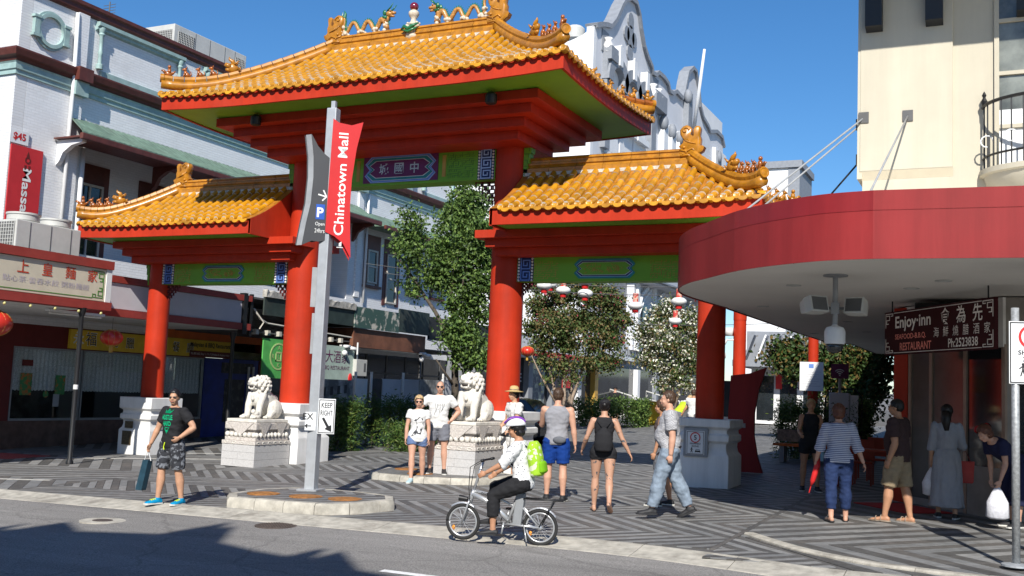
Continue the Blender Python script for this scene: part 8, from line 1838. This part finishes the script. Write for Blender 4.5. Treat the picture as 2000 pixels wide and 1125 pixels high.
# 1 man with glasses stepping off the kerb, paper bag in hand
b = Body(1.73, 1.04, .02, ((-.10, .07, .08), (.16, .07, .12)), ((-.30, .62, .75, -.60), (.22, .30, .30, .24)), head=(.55, -.03), twist=.0)
t = person(.88, -7.62, mixd(.55, .85), 'man in black green-print T-shirt and dark shorts stepping off the kerb with a bag', b, 'asian', .0)
s_ = top(b, t, blk, .62); print_on(s_, lambda mb, fn: (text_mb(mb, 'HUSTLE', .075, lambda a, b_, d: fn(a, b_ + .06, d), bold=.03, width=.22), text_mb(mb, 'HARD', .07, lambda a, b_, d: fn(a, b_ - .03, d), bold=.03, width=.17), mb.prism([(-.07, -.05), (.07, -.05), (0, -.15)], fn, 0, .001), mb.prism([(-.06, .16), (.06, .16), (.09, .22), (.04, .19), (0, .24), (-.04, .19), (-.09, .22)], fn, 0, .001)), b.T(0, .2, .30), b.R @ -RT, b.R @ UP, b.R @ FW, cloth('print_green', (0.0, 0.36, 0.16), bump=0), 'shirt_print')
sh = bottoms(b, t, pattern_mat('camo_shorts', 'noise', (0.022, 0.024, 0.03), (0.15, 0.16, 0.18), 16), .92, loose=.03); mb = MB(); mb.tube([b.T(.01, .14, .02), b.T(.02, .15, -.05), b.T(.0, .155, -.09)], .008, 5); mb.build('drawcord', cloth('neon', (0.55, 0.70, 0.02), bump=0), sh, local=True)
shoes(b, t, cloth('shoe_blue', (0.0, 0.22, 0.42), bump=0)); hair_short(b, t, m_hairk, .010, -.02, .004, .07); glasses(b, t, m_black, False)
mb = MB()
for i in (0, 1):
    for q in range(3): c = b.ank[i] + (b.tdir[i] * (.05 + .03 * q)) + UP * (-.012 - .006 * q); mb.tube([c + RT * -.03, c + UP * .012, c + RT * .03], .007, 5)
tag(mb.build('laces', cloth('lace_yellow', (0.5, 0.6, 0.02), bump=0), t, local=True), kind='stuff')
M1 = t; gp_ = b.grip[1]; wv = t.matrix_world if False else None
def world_pt(t, p): R = Matrix.Rotation(t.rotation_euler.z, 3, 'Z'); return V3(t.location) + R @ p
p = world_pt(t, gp_); BG = thing('paper_bag', (p.x, p.y, p.z - .55), 'slim dark blue carrier bag hanging from the left man\'s hand', 'bag'); mb = MB(); ang = .25
mb.rings([[(p.x + a * w_ + (z + .1) * .22, p.y + b_ * .05, p.z + z) for a, b_ in ((-1, -1), (1, -1), (1, 1), (-1, 1))] for z, w_ in ((-.62, .060), (-.58, .064), (-.16, .055))]); mb.build('bag_body', mat('bag_blue', (0.016, 0.05, 0.075), 0.5, var=.2, scale=8), BG, bevel=.004)
mb = MB(); mb.tube([(p.x - .08, p.y, p.z - .17), (p.x - .02, p.y, p.z), (p.x + .05, p.y, p.z - .17)], .006, 5); mb.build('handle', m_signw, BG)

# 2, 3 couple
b = Body(1.63, 1.0, .0, ((-.12, .02, .12), (.22, -.03, .10)), ((.05, .16, .12, .05), (.08, .18, .15, .04)), female=True, head=(.05, -.03))
t = person(2.22, -2.62, (.40, -.91), 'blonde woman in sunglasses, white printed T-shirt and denim shorts stepping off the island', b, 'fair', .0)
s_ = top(b, t, wht, .42, fl=1.16, zb=-.10); print_on(s_, lambda mb, fn: (mb.prism([(-.02, -.14), (.07, -.16), (.11, .02), (.10, .14), (.03, .17), (-.03, .10), (-.01, .0)], fn, 0, .001), mb.prism([(-.11, -.20), (-.02, -.16), (.0, -.05), (-.06, -.11)], fn, 0, .001), mb.prism([(-.07, .10), (-.02, .08), (-.02, .14)], fn, 0, .001)), b.T(0, .2, .22), b.R @ -RT, b.R @ UP, b.R @ FW, dkg, 'shirt_print')
bottoms(b, t, cloth('denim_pale', (0.11, 0.16, 0.29), scale=20, var=.2), .42); shoes(b, t, cloth('shoe_paleblue', (0.35, 0.48, 0.52), bump=0)); hair_short(b, t, m_hairbl, .022, -.05, .004, .062); glasses(b, t)
b = Body(1.78, 1.06, .0, ((.04, .07, .05), (-.04, .07, .04)), ((-.30, .60, .45, -.62), (.25, .70, .75, .30)), head=(.02, .0))
t = person(2.72 - .35, -2.10, (.40, -.91), 'bald man in sunglasses, white T-shirt and grey shorts with his arm round the woman', b, 'fair', .13)
s_ = top(b, t, wht, .55, belly=.015); print_on(s_, lambda mb, fn: [stroke(mb, [(-.08 + .03 * q, -.10 + .05 * (q % 3)), (-.05 + .03 * q, .02 + .06 * (q % 2)), (-.07 + .035 * q, .13)], .008, fn, 0, .001) for q in range(6)], b.T(0, .2, .27), b.R @ -RT, b.R @ UP, b.R @ FW, dkg, 'shirt_print')
bottoms(b, t, cloth('grey_shorts', (0.16, 0.165, 0.19)), .72, loose=.03); shoes(b, t, m_shoek); glasses(b, t)
# 4 man in straw hat
b = Body(1.78, .98, .04, ((.10, .04, .05), (-.08, .04, .05)), ((.35, .14, .70, .05), (.15, .15, .75, .1)), head=(.1, .05))
t = person(3.45, -.95, mixd(.85, .45), 'man in straw hat and white T-shirt holding a camera behind the cyclist', b, 'asian', .0)
s_ = top(b, t, wht, .6); print_on(s_, lambda mb, fn: (text_mb(mb, 'GREENISLAND', .035, lambda a, b_, d: fn(a, b_ + .05, d), width=.2, bold=.02), [mb.prism([(-.08 + .05 * q, -.08), (-.05 + .05 * q, -.08), (-.06 + .05 * q, -.02 + .02 * q)], fn, 0, .001) for q in range(4)]), b.T(0, .2, .33), b.R @ -RT, b.R @ UP, b.R @ FW, dkg, 'shirt_print'); bottoms(b, t, wht, .8, loose=.03); shoes(b, t, m_shoek); hair_short(b, t, m_hairk, .012, -.04)
HT = world_pt(t, b.Hd(0, -.012, .075)); SH_ = thing('straw_hat', (HT.x, HT.y, HT.z), 'wide-brimmed straw hat on the man behind the cyclist', 'hat'); mb = MB(); mb.lathe([(.19, -.015), (.195, -.005), (.10, .012), (.092, .02), (.088, .08), (.06, .105), (.01, .112)], (HT.x, HT.y, HT.z), 28); mb.build('crown_and_brim', mat('straw', (0.50, 0.36, 0.16), .8, var=.25, scale=60, bump=.5, bscale=150), SH_, auto=50); mb = MB(); mb.lathe([(.094, .022), (.0935, .042)], (HT.x, HT.y, HT.z), 28); mb.build('hat_band', m_bark, SH_, smooth=True)
p = world_pt(t, b.grip[0]); CM = thing('camera', (p.x, p.y, p.z - .04), 'small black camera in the straw-hat man\'s hand', 'camera'); mb = MB(); mb.box(p.x - .06, p.x + .06, p.y - .025, p.y + .025, p.z - .05, p.z + .03); mb.build('camera_body', m_black, CM, bevel=.006); mb = MB(); mb.tube([(p.x - .02, p.y - .02, p.z - .01), (p.x - .045, p.y - .09, p.z - .015)], .028, 12); mb.build('lens', m_black, CM, auto=40)
# 6 tank-top man from behind
b = Body(1.81, 1.02, .02, ((.06, .05, .04), (-.03, .05, .02)), ((.55, .18, 1.75, .1), (.03, .20, .12, .12)), head=(-.15, -.05))
t = person(5.66, -3.98, (-.30, .95), 'man in grey tank top and blue shorts seen from behind', b, 'fair')
top(b, t, gry, 0, 'tank_top', arms=False, zt=.548, zb=-.06, off=.016); bottoms(b, t, cloth('royal_blue', (0.005, 0.035, 0.19)), .82, loose=.03); shoes(b, t, m_shoek); hair_short(b, t, m_hairb, .012, -.02, .006)
mb = MB(); mb.ball(b.T(.06, -.15, .02), (.11, .045, .06), 12, 8); mb.build('waist_bag', dkg, t, local=True, smooth=True)
# 7 barefoot woman from behind with drawstring bag
b = Body(1.67, .98, .02, ((.16, .03, .10), (-.20, .02, .45)), ((.0, .35, .75, .25), (-.05, .42, .10, .50)), female=True, toe=(0, -.55), head=(-.05, -.06))
m_tatt = mat('skin_tattoo', (0.45, 0.25, 0.165), .5, col2=(0.07, 0.08, 0.09), scale=13, thr=(.6, .66), obj=True, detail=3)
t = person(6.84, -4.95, (-.35, .94), 'barefoot tattooed woman in black top and shorts seen from behind', b, m_tatt)
top(b, t, blk, 0, 'tank_top', arms=False, zt=.540, zb=-.02, off=.011); bottoms(b, t, blk, .26, off=.010, loose=.008); hair_short(b, t, m_hairk, .014, -.02)
mb = MB(); mb.ball(b.Hd(0, -.115, .03), .045, 12, 8); mb.build('hair_bun', m_hairk, t, local=True, smooth=True)
CP = MB(); CP.ball(b.Hd(0, -.01, .065), (.088, .105, .07), 16, 10, b.HR); CP.build('cap', blk, t, local=True, smooth=True)
mb = MB(); c = b.T(0, -.19, .22); mb.rings([[c + b.R @ V3((cos(2*pi*j/16) * rx, sin(2*pi*j/16) * ry, z)) for j in range(16)] for z, rx, ry in ((-.20, .05, .03), (-.19, .12, .07), (-.08, .145, .085), (.06, .12, .075), (.13, .06, .04), (.16, .03, .025))]); BP = organic(mb, 'drawstring_bag', blk, t, .012, 1)
for sd_ in (-1, 1): bag_strap(BP, [b.T(sd_ * .02, -.17, .37), b.T(sd_ * .10, -.12, .47), b.T(sd_ * .13, -.0, .52), b.T(sd_ * .14, .09, .44)], .008, blk)
# 8 striding man in jeans, 9 the person he half hides
b = Body(1.79, 1.12, .03, ((.32, .02, .10), (-.24, .03, .22)), ((-.10, .12, .10, .02), (.12, .14, .35, .02)), head=(.0, .02), toe=(0, .55 - 1.0))
t = person(7.92, -5.12, mixd(.98, -.15), 'striding man in checked polo shirt and pale jeans', b, 'fair', hands=(.6, .6))
pm = pattern_mat('check_polo', 'check', (0.42, 0.42, 0.43), (0.26, 0.26, 0.28), 60); top(b, t, pm, .72, belly=.05, off=.018, zb=-.04, loose=.016); bottoms(b, t, cloth('pale_jeans', (0.19, 0.235, 0.29), scale=9, var=.22), 1.93, 'jeans', off=.014, loose=.022)
mb = MB(); mb.tube([b.T(.08 * cos(a), -.008 + .075 * sin(a), .535) for a in [2 * pi * j / 14 for j in range(15)]], .016, 8); mb.build('collar', cloth('collar_plum', (0.03, 0.018, 0.05)), t, local=True, smooth=True); mb = MB(); mb.tube([b.T(.185 * cos(a), -.0 + (.15) * sin(a), .045) for a in [2 * pi * j / 20 for j in range(21)]], .018, 6); mb.build('belt', m_shoek, t, local=True, smooth=True)
shoes(b, t, m_shoek, sole=m_shoek); hair_short(b, t, m_hairb, .008, -.02, .002, .045)
b = Body(1.66, .95, .02, ((.1, .03, .1), (-.1, .03, .1)), ((.1, .12, .3, .05), (.1, .12, .3, .05)), female=True)
t = person(on_ground(1291, 988).x, on_ground(1291, 988).y, mixd(.9, -.3), 'person in brown tank top half hidden behind the striding man', b, 'tan'); top(b, t, cloth('brown_top', (0.09, 0.065, 0.06)), 0, 'tank_top', arms=False, zt=.54); bottoms(b, t, dkg, .8); shoes(b, t, m_shoek); hair_short(b, t, m_hairb, .02, -.05)
# 10 far man, 11 workers up the mall
b = Body(1.76, 1.0, 0, ((.12, .04, .1), (-.12, .04, .1)), ((.05, .12, .2, .05), (.05, .14, .25, .05))); t = person(-3.8, 24.9, (-.2, .97), 'far man in black T-shirt, checked shorts and cap walking up the mall', b, 'fair', vox=.016)
top(b, t, blk, .6, vox=.015); bottoms(b, t, pattern_mat('check_shorts', 'check', (0.5, 0.5, 0.5), (0.05, 0.05, 0.06), 22), .9, loose=.03, vox=.015); shoes(b, t, m_shoek); mb = MB(); mb.ball(b.Hd(0, 0, .05), (.09, .11, .08), 12, 8, b.HR); mb.build('cap', blk, t, local=True, smooth=True)
for k, (u, v, sd_, lb) in enumerate(((1322, 838, 1, 'worker in white shirt and lime vest bending by the right column'), (1352, 838, 1, 'worker in white shirt left of the right column with arm akimbo'))):
    p = on_ground(u, v); p = on_ground(u, 868) if k else on_ground(u, 860); b = Body(1.74, 1.0, .75 if k == 0 else .05, ((.1, .06, .15), (-.05, .06, .1)), ((.5, .1, .8, .0), (-.2, .5, .4, -.4)))
    t = person(p.x, p.y, (.5, .6) if k == 0 else (.2, .95), lb, b, 'tan', vox=.014); top(b, t, wht, .6, vox=.013); bottoms(b, t, dkg, 1.9, 'trousers', vox=.013); shoes(b, t, m_shoek); hair_short(b, t, m_hairbl if k == 0 else m_hairb, .015)
    if k == 0: top(b, t, cloth('lime', (0.45, 0.6, 0.03), bump=0), 0, 'vest', off=.024, zb=-.02, zt=.45, arms=False, vox=.014)
# 12 woman in black in the shade
b = Body(1.67, .96, 0, ((.05, .05, .05), (-.05, .05, .05)), ((.1, .14, .25, .06), (.3, .2, 1.3, .0)), female=True); t = person(9.05, -.05, (.30, -.95), 'woman in black tank top and shorts standing in the awning shade', b, 'tan')
top(b, t, blk, 0, 'tank_top', arms=False, zt=.54); bottoms(b, t, blk, .5); shoes(b, t, m_shoek); hair_short(b, t, m_hairbl, .012, -.02)
p = world_pt(t, b.grip[0]); BO = thing('drink_bottle', (p.x, p.y, p.z - .2), 'pale blue drink bottle in the hand of the woman in black', 'bottle'); mb = MB(); mb.lathe([(.032, -.2), (.034, -.17), (.034, -.02), (.015, .02), (.015, .05)], (p.x, p.y, p.z), 12); mb.build('flask', mat('bottle_blue', (0.2, 0.38, 0.5), .25), BO, auto=40)
# 13 striped-top woman from behind with red umbrella
b = Body(1.65, 1.10, .02, ((-.10, .03, .08), (.12, .03, .10)), ((.12, .28, .35, .20), (-.05, .30, -.08, .36)), female=True, head=(-.1, 0)); t = person(10.13, -4.15, (-.30, .95), 'woman in striped top and jeans seen from behind carrying a red umbrella', b, 'fair')
top(b, t, pattern_mat('stripe_top', 'stripe', (0.10, 0.12, 0.22), (0.55, 0.56, 0.62), 12), 1.35, zb=-.05, off=.018, loose=.014); bottoms(b, t, cloth('jeans_blue', (0.016, 0.03, 0.085), scale=10, var=.2), 1.75, 'jeans', off=.010, loose=.012); sandals(b, t, m_shoek); hair_short(b, t, m_haira, .024, -.055, .004)
p = world_pt(t, b.grip[0]); UM = thing('red_umbrella', (p.x, p.y, p.z - .35), 'folded red umbrella in the striped woman\'s hand', 'umbrella'); mb = MB(); mb.tube([(p.x + .03, p.y + .02, p.z + .10), (p.x + .01, p.y, p.z), (p.x - .05, p.y, p.z - .22), (p.x - .075, p.y, p.z - .30)], [.02, .045, .038, .012], 10); mb.build('canopy', m_signr, UM, smooth=True); mb = MB(); mb.tube([(p.x - .07, p.y, p.z - .28), (p.x - .10, p.y, p.z - .40)], .008, 6); mb.build('handle', m_signr, UM)
# 14 man in brown polo
b = Body(1.75, 1.14, .02, ((.22, .04, .10), (-.12, .04, .06)), ((-.15, .15, .35, .02), (.0, .15, .15, .05)), head=(.15, .0)); t = person(10.90, -3.75, mixd(.75, -.65), 'man in dark brown polo and khaki cargo shorts wearing flip-flops', b, 'tan')
top(b, t, cloth('brown_polo', (0.05, 0.03, 0.03)), .72, belly=.035, off=.018, loose=.018); sh = bottoms(b, t, cloth('khaki', (0.26, 0.20, 0.125), var=.12, scale=12), 1.0, loose=.036); sandals(b, t, m_bark, 'flip_flop'); hair_short(b, t, m_hairk, .006, -.02); glasses(b, t, m_black, False)
for i in (0, 1): mb = MB(); c = b.hip[i].lerp(b.knee[i], .62) + V3(((-1 if i == 0 else 1) * .10, 0, 0)); mb.obox(c, (.03, .15, .17)); mb.build('cargo_pocket', cloth('khaki', (0.26, 0.20, 0.125)), sh, local=True, bevel=.01)
# 15 woman in long grey dress
b = Body(1.66, .98, .0, ((.08, .03, .05), (-.08, .03, .05)), ((.05, .14, .15, .05), (.15, .16, 1.35, .15)), female=True, head=(-.2, 0)); t = person(11.50, -2.90, (-.05, 1), 'woman in long grey dress with bags at the restaurant window', b, 'asian')
mb = MB(); b.torso(mb, .016, -.08, .545, 1.0)
for i in (0, 1): b.arm(mb, i, .014, 1.35, .014)
z0 = b.root; mb.rings([[V3((cos(2*pi*j/20) * rx, sin(2*pi*j/20) * ry - .005, z)) for j in range(20)] for z, rx, ry in ((z0 + .12, .16, .12), (z0, .195, .145), (z0 - .35, .215, .165), (z0 - .70, .24, .19), (.20, .25, .20), (.17, .25, .20))]); organic(mb, 'long_dress', cloth('dress_grey', (0.27, 0.285, 0.32), var=.05, scale=12), t, .012, 2, fold=.016, fs=(14, 14, 3))
shoes(b, t, m_shoek, ankle=False); hair_short(b, t, m_hairk, .016, -.05); mb = MB(); mb.tube([b.Hd(0, -.06, .02), b.Hd(0, -.095, -.10), b.T(0, -.11, .42)], [.07, .075, .035], 12); mb.build('long_hair', m_hairk, t, local=True, smooth=True)
p = world_pt(t, b.grip[0]); PB_ = thing('white_plastic_bag', (p.x, p.y, p.z - .42), 'white plastic carrier bag in the grey-dress woman\'s left hand', 'bag'); mb = MB(); mb.rings([[(p.x + cos(2*pi*j/12) * r, p.y + sin(2*pi*j/12) * r * .55, p.z + z) for j in range(12)] for z, r in ((-.44, .08), (-.42, .14), (-.25, .15), (-.10, .08), (0, .02))]); mb.build('bag_body', mat('plastic_white', (0.62, 0.62, 0.66), .4, var=.1, scale=20, bump=.8, bscale=18), PB_, smooth=True)
p = world_pt(t, b.elb[1] * .5 + b.wr[1] * .5); RBG = thing('red_tote_bag', (p.x, p.y, p.z - .55), 'red tote bag hanging from the grey-dress woman\'s arm', 'bag'); mb = MB(); mb.rings([[(p.x + a * w_, p.y - .02 + b_ * d_, p.z + z) for a, b_ in ((-1, -1), (-.5, -1), (.5, -1), (1, -1), (1, 1), (.5, 1), (-.5, 1), (-1, 1))] for z, w_, d_ in ((-.52, .13, .05), (-.50, .145, .06), (-.36, .15, .06), (-.20, .16, .03))]); mb.build('tote', mat('tote_red', (0.42, 0.055, 0.05), .6), RBG, bevel=.005); mb = MB(); mb.tube([(p.x - .1, p.y, p.z - .2), (p.x, p.y, p.z + .035), (p.x + .1, p.y, p.z - .2)], .008, 6); mb.build('handles', m_maroon, RBG)
# 16 bending person at the right edge
b = Body(1.66, 1.0, .95, ((.25, .05, .25), (.1, .05, .2)), ((.9, .1, 1.3, .0), (.7, .1, .9, .0)), female=True, head=(0, .4)); t = person(12.45, -3.45, mixd(.9, .2), 'person in navy dress bending down at the right edge with a white bag', b, 'fair')
mb = MB(); b.torso(mb, .02, -.10, .53, 1.0)
for i in (0, 1): b.arm(mb, i, .016, .6, .014); b.leg(mb, i, .03, 1.45, .04)
organic(mb, 'navy_dress', cloth('navy', (0.018, 0.02, 0.055)), t, .012, 2); shoes(b, t, m_shoek); hair_short(b, t, m_haira, .02, -.06)
p = world_pt(t, b.grip[0]); t2_ = thing('white_shopping_bag', (p.x, p.y, p.z - .45), 'white shopping bag held by the bending person at the right edge', 'bag'); mb = MB(); mb.rings([[(p.x + cos(2*pi*j/12) * r, p.y + sin(2*pi*j/12) * r * .5, p.z + z) for j in range(12)] for z, r in ((-.45, .09), (-.42, .15), (-.22, .14), (-.06, .06), (0, .02))]); mb.build('bag_body', MATS['plastic_white'], t2_, smooth=True)
# ================================================================== cyclist
FWc, RWc = V3((6.24, -8.22, 0)), V3((7.21, -8.03, 0)); mid = (FWc + RWc) / 2; fd = (FWc - RWc).normalized(); ld = V3((0, 0, 1)).cross(fd)
gb_ = G(mid.x, mid.y) - .045; BK = thing('folding_bicycle', (mid.x, mid.y, gb_), 'silver small-wheeled electric folding bicycle at the road edge', 'bicycle')
def K(s_, l, z): return V3((mid.x, mid.y, gb_)) + fd * s_ + ld * l + V3((0, 0, z))
m_frm = mat('bike_silver', (0.50, 0.51, 0.52), .3, metal=.55, var=.05); m_tyre = mat('tyre', (0.02, 0.02, 0.02), .8); m_batt = mat('battery_grey', (0.22, 0.23, 0.24), .45)
WR = .205
def btube(nm, pts, r, m, par=BK, n=8): mb = MB(); mb.tube([K(*p) for p in pts], r, n); return mb.build(nm, m, par, smooth=True)
for s0 in (.49, -.49):
    ring = lambda r, n=32: [(s0 + r * cos(2*pi*j/n), 0, WR + .018 + r * sin(2*pi*j/n)) for j in range(n + 1)]
    w_ = btube('wheel', ring(WR - .004), .021, m_tyre); btube('rim', ring(WR - .032), .012, m_frm, w_)
    mb = MB()
    for j in range(20): a = 2 * pi * j / 20; mb.tube([K(s0 + .02 * cos(a + .5), .02 * (-1) ** j, WR + .018 + .02 * sin(a + .5)), K(s0 + (WR - .04) * cos(a), 0, WR + .018 + (WR - .04) * sin(a))], .0022, 4)
    tag(mb.build('spokes', m_frm, w_), kind='stuff'); btube('hub', [(s0, -.05, WR + .018), (s0, .05, WR + .018)], .032 if s0 < 0 else .02, m_frm, w_, 12)
    mb = MB(); mb.ball(K(s0 + .12, -.012, WR - .06), (.022, .012, .03), 8, 6); mb.build('reflector', mat('reflector_amber', (0.7, 0.25, 0.01), .3), w_, smooth=True)
    a0, a1 = (.25, 2.5) if s0 < 0 else (.9, 2.2); mb = MB(); pts = [(s0 + (WR + .035) * cos(a0 + (a1 - a0) * j / 12), WR + .018 + (WR + .035) * sin(a0 + (a1 - a0) * j / 12)) for j in range(13)]
    mb.rings([[K(a, l, z + dz) for l, dz in ((-.03, -.012), (-.02, .004), (.02, .004), (.03, -.012))] for a, z in pts]); mb.build('mudguard', m_frm, BK)
for l in (-.05, .05): btube('fork_blade', [(.49, l, WR + .02), (.42, l, .45), (.405, l * .6, .50)], .014, m_frm); btube('seat_stay', [(-.49, l, WR + .02), (-.2, l * .5, .52)], .011, m_frm); btube('chain_stay', [(-.49, l, WR + .02), (-.08, l * .8, .24)], .013, m_frm)
btube('head_tube', [(.41, 0, .46), (.365, 0, .62)], .026, m_frm); mt_ = btube('main_tube', [(.38, 0, .57), (.2, 0, .50), (.02, 0, .38), (-.09, 0, .28)], .034, m_frm); btube('upper_tube', [(.375, 0, .61), (.15, 0, .58), (-.14, 0, .46)], .016, m_frm)
btube('stem', [(.365, 0, .62), (.26, 0, .98)], .018, m_frm); hb = btube('handlebar', [(.20, -.25, 1.0), (.25, -.12, .99), (.26, 0, .99), (.25, .12, .99), (.20, .25, 1.0)], .013, m_black)
for l in (-.22, .22): btube('grip', [(.205, l - .05, 1.0), (.205, l + .05, 1.0)], .019, m_black); btube('brake_cable', [(.25, l * .7, .99), (.40, l * .4, .9), (.42, l * .2, .65), (.40, l * .2, .48)], .005, m_black)
btube('seat_tube', [(-.08, 0, .24), (-.22, 0, .66)], .02, m_frm); mb = MB(); mb.rings([[K(s_ - .23, l * w_, .66 + z) for l, z in ((-1, 0), (-.6, .045), (.6, .045), (1, 0))] for s_, w_ in ((-.13, .09), (-.05, .10), (.05, .05), (.15, .02))]); mb.build('saddle', m_black, BK, bevel=.012)
mb = MB(); mb.rings([[K(-.24 + .10 * (.62 - z) + a * .055, l * .05, z) for a, l in ((-1, -1), (1, -1), (1, 1), (-1, 1))] for z in (.24, .62)]); mb.build('battery', m_batt, BK, bevel=.012)
for l in (-.06, .06): btube('rack_rail', [(-.28, l, .56), (-.78, l, .56)], .009, m_black); btube('rack_stay', [(-.66, l, .56), (-.49, l, WR + .03)], .008, m_black)
for q in range(5): btube('rack_bar', [(-.34 - .1 * q, -.06, .56), (-.34 - .1 * q, .06, .56)], .007, m_black)
mb = MB(); mb.tube([K(.44, 0, .50), K(.55, 0, .51)], [.03, .038], 12); mb.build('headlamp', m_black, BK, auto=40); btube('crank', [(-.05, .07, .26), (-.03, .09, .12)], .011, m_frm); btube('crank', [(-.05, -.07, .26), (-.07, -.09, .40)], .011, m_frm)
for s_, l, z in ((-.03, .14, .115), (-.07, -.14, .41)): mb = MB(); mb.obox(K(s_, l, z), (.09, .09, .02), atan2(fd.y, fd.x)); mb.build('pedal', m_black, BK)
btube('chainring', [(-.05 + .07 * cos(2*pi*j/16), -.06, .26 + .07 * sin(2*pi*j/16)) for j in range(17)], .006, m_black); btube('kickstand', [(-.3, .06, .24), (-.36, .14, .06)], .008, m_frm)
mb = MB(); text_mb(mb, 'nopt', .05, lambda a, b_, d: K(.20 - a, .034 + d, .555 + b_ + a * -.1), .002, bold=.01); mb.build('frame_lettering', m_black, mt_)
# rider: pelvis over the saddle
b = Body(1.62, 1.0, .16, ((1.12, .05, 1.18), (1.38, .05, 1.30)), ((.78, .16, 1.22, .05), (.72, .16, 1.12, .05)), female=True, head=(.12, .05))
sp0 = K(-.26, 0, 0); dz_ = .745 - b.root + gb_ - G(sp0.x, sp0.y)
t = person(sp0.x, sp0.y, (fd.x, fd.y), 'woman in white dotted shirt and black trousers riding the folding bicycle', b, 'tan', dz_)
top(b, t, pattern_mat('dotted_shirt', 'dots', (0.62, 0.62, 0.62), (0.06, 0.06, 0.08), 30), 1.1, zb=-.08, off=.018, loose=.02); bottoms(b, t, blk, 1.62, 'trousers', off=.010, loose=.012); shoes(b, t, m_shoek, .006, False, m_shoek, 'flat_shoe'); hair_short(b, t, m_hairk, .016, -.06)
glasses(b, t, m_black, False)
hp_ = world_pt(t, V3((0, 0, 0))); HM = thing('cycle_helmet', tuple(world_pt(t, b.Hd(0, 0, .04))), 'white and purple cycle helmet on the rider', 'helmet'); HM.rotation_euler = t.rotation_euler
m_hw = mat('helmet_white', (0.62, 0.62, 0.64), .3); m_hp = mat('helmet_purple', (0.16, 0.035, 0.30), .3); c0 = b.Hd(0, 0, .04)
mb = MB(); rg = []
for j in range(8): a = j / 7 * 1.5; rg.append([b.HR @ V3((.102 * cos(a) * cos(2*pi*q/24), .002 + .132 * cos(a) * sin(2*pi*q/24), .012 + .105 * sin(a))) for q in range(24)])
mb.rings(rg); mb.build('shell', m_hw, HM, local=True, smooth=True)
for q in range(-2, 3): mb = MB(); mb.tube([b.HR @ V3((q * .038 * cos(a * .6), .002 + .136 * cos(a), .016 + .108 * sin(a) * (1 - abs(q) * .06))) for a in [.35 + 2.4 * j / 9 for j in range(10)]], .011, 6); mb.build('helmet_stripe', m_hp, HM, local=True, smooth=True)
mb = MB(); mb.rings([[b.HR @ V3((x_ , .115 + .05 * d, .014 + d * -.012 + h)) for d, h in ((0, 0), (1, 0), (1, .006), (0, .01))] for x_ in (-.07, 0, .07)]); mb.build('visor', m_hw, HM, local=True)
c = b.T(0, -.20, .30); BPK = thing('green_backpack', tuple(world_pt(t, c)), 'green and white patterned backpack on the cyclist', 'backpack'); BPK.rotation_euler = t.rotation_euler; Rb = b.R
mb = MB(); mb.rings([[Rb @ V3((cos(2*pi*j/16) * rx, sin(2*pi*j/16) * ry, z)) for j in range(16)] for z, rx, ry in ((-.22, .09, .06), (-.20, .135, .09), (0, .15, .10), (.15, .13, .085), (.21, .07, .05))]); organic(mb, 'pack', pattern_mat('pack_pattern', 'noise', (0.30, 0.52, 0.02), (0.58, 0.62, 0.45), 14), BPK, .012, 1)
mb = MB(); mb.rings([[Rb @ V3((cos(2*pi*j/14) * rx, -.07 + sin(2*pi*j/14) * ry, z)) for j in range(14)] for z, rx, ry in ((-.19, .08, .04), (-.17, .115, .065), (-.06, .115, .06), (-.04, .09, .04))]); organic(mb, 'front_pocket', cloth('lime_pack', (0.16, 0.38, 0.01), bump=0), BPK, .012, 1)
for sd_ in (-1, 1): mb = MB(); mb.tube([b.T(sd_ * .08, -.12, .46) - c, b.T(sd_ * .10, -.02, .535) - c, b.T(sd_ * .11, .10, .44) - c, b.T(sd_ * .12, .12, .28) - c, b.T(sd_ * .13, -.05, .12) - c], .014, 6); mb.build('strap', blk if sd_ < 0 else MATS['cloth_lime_pack'], BPK, local=True, smooth=True)
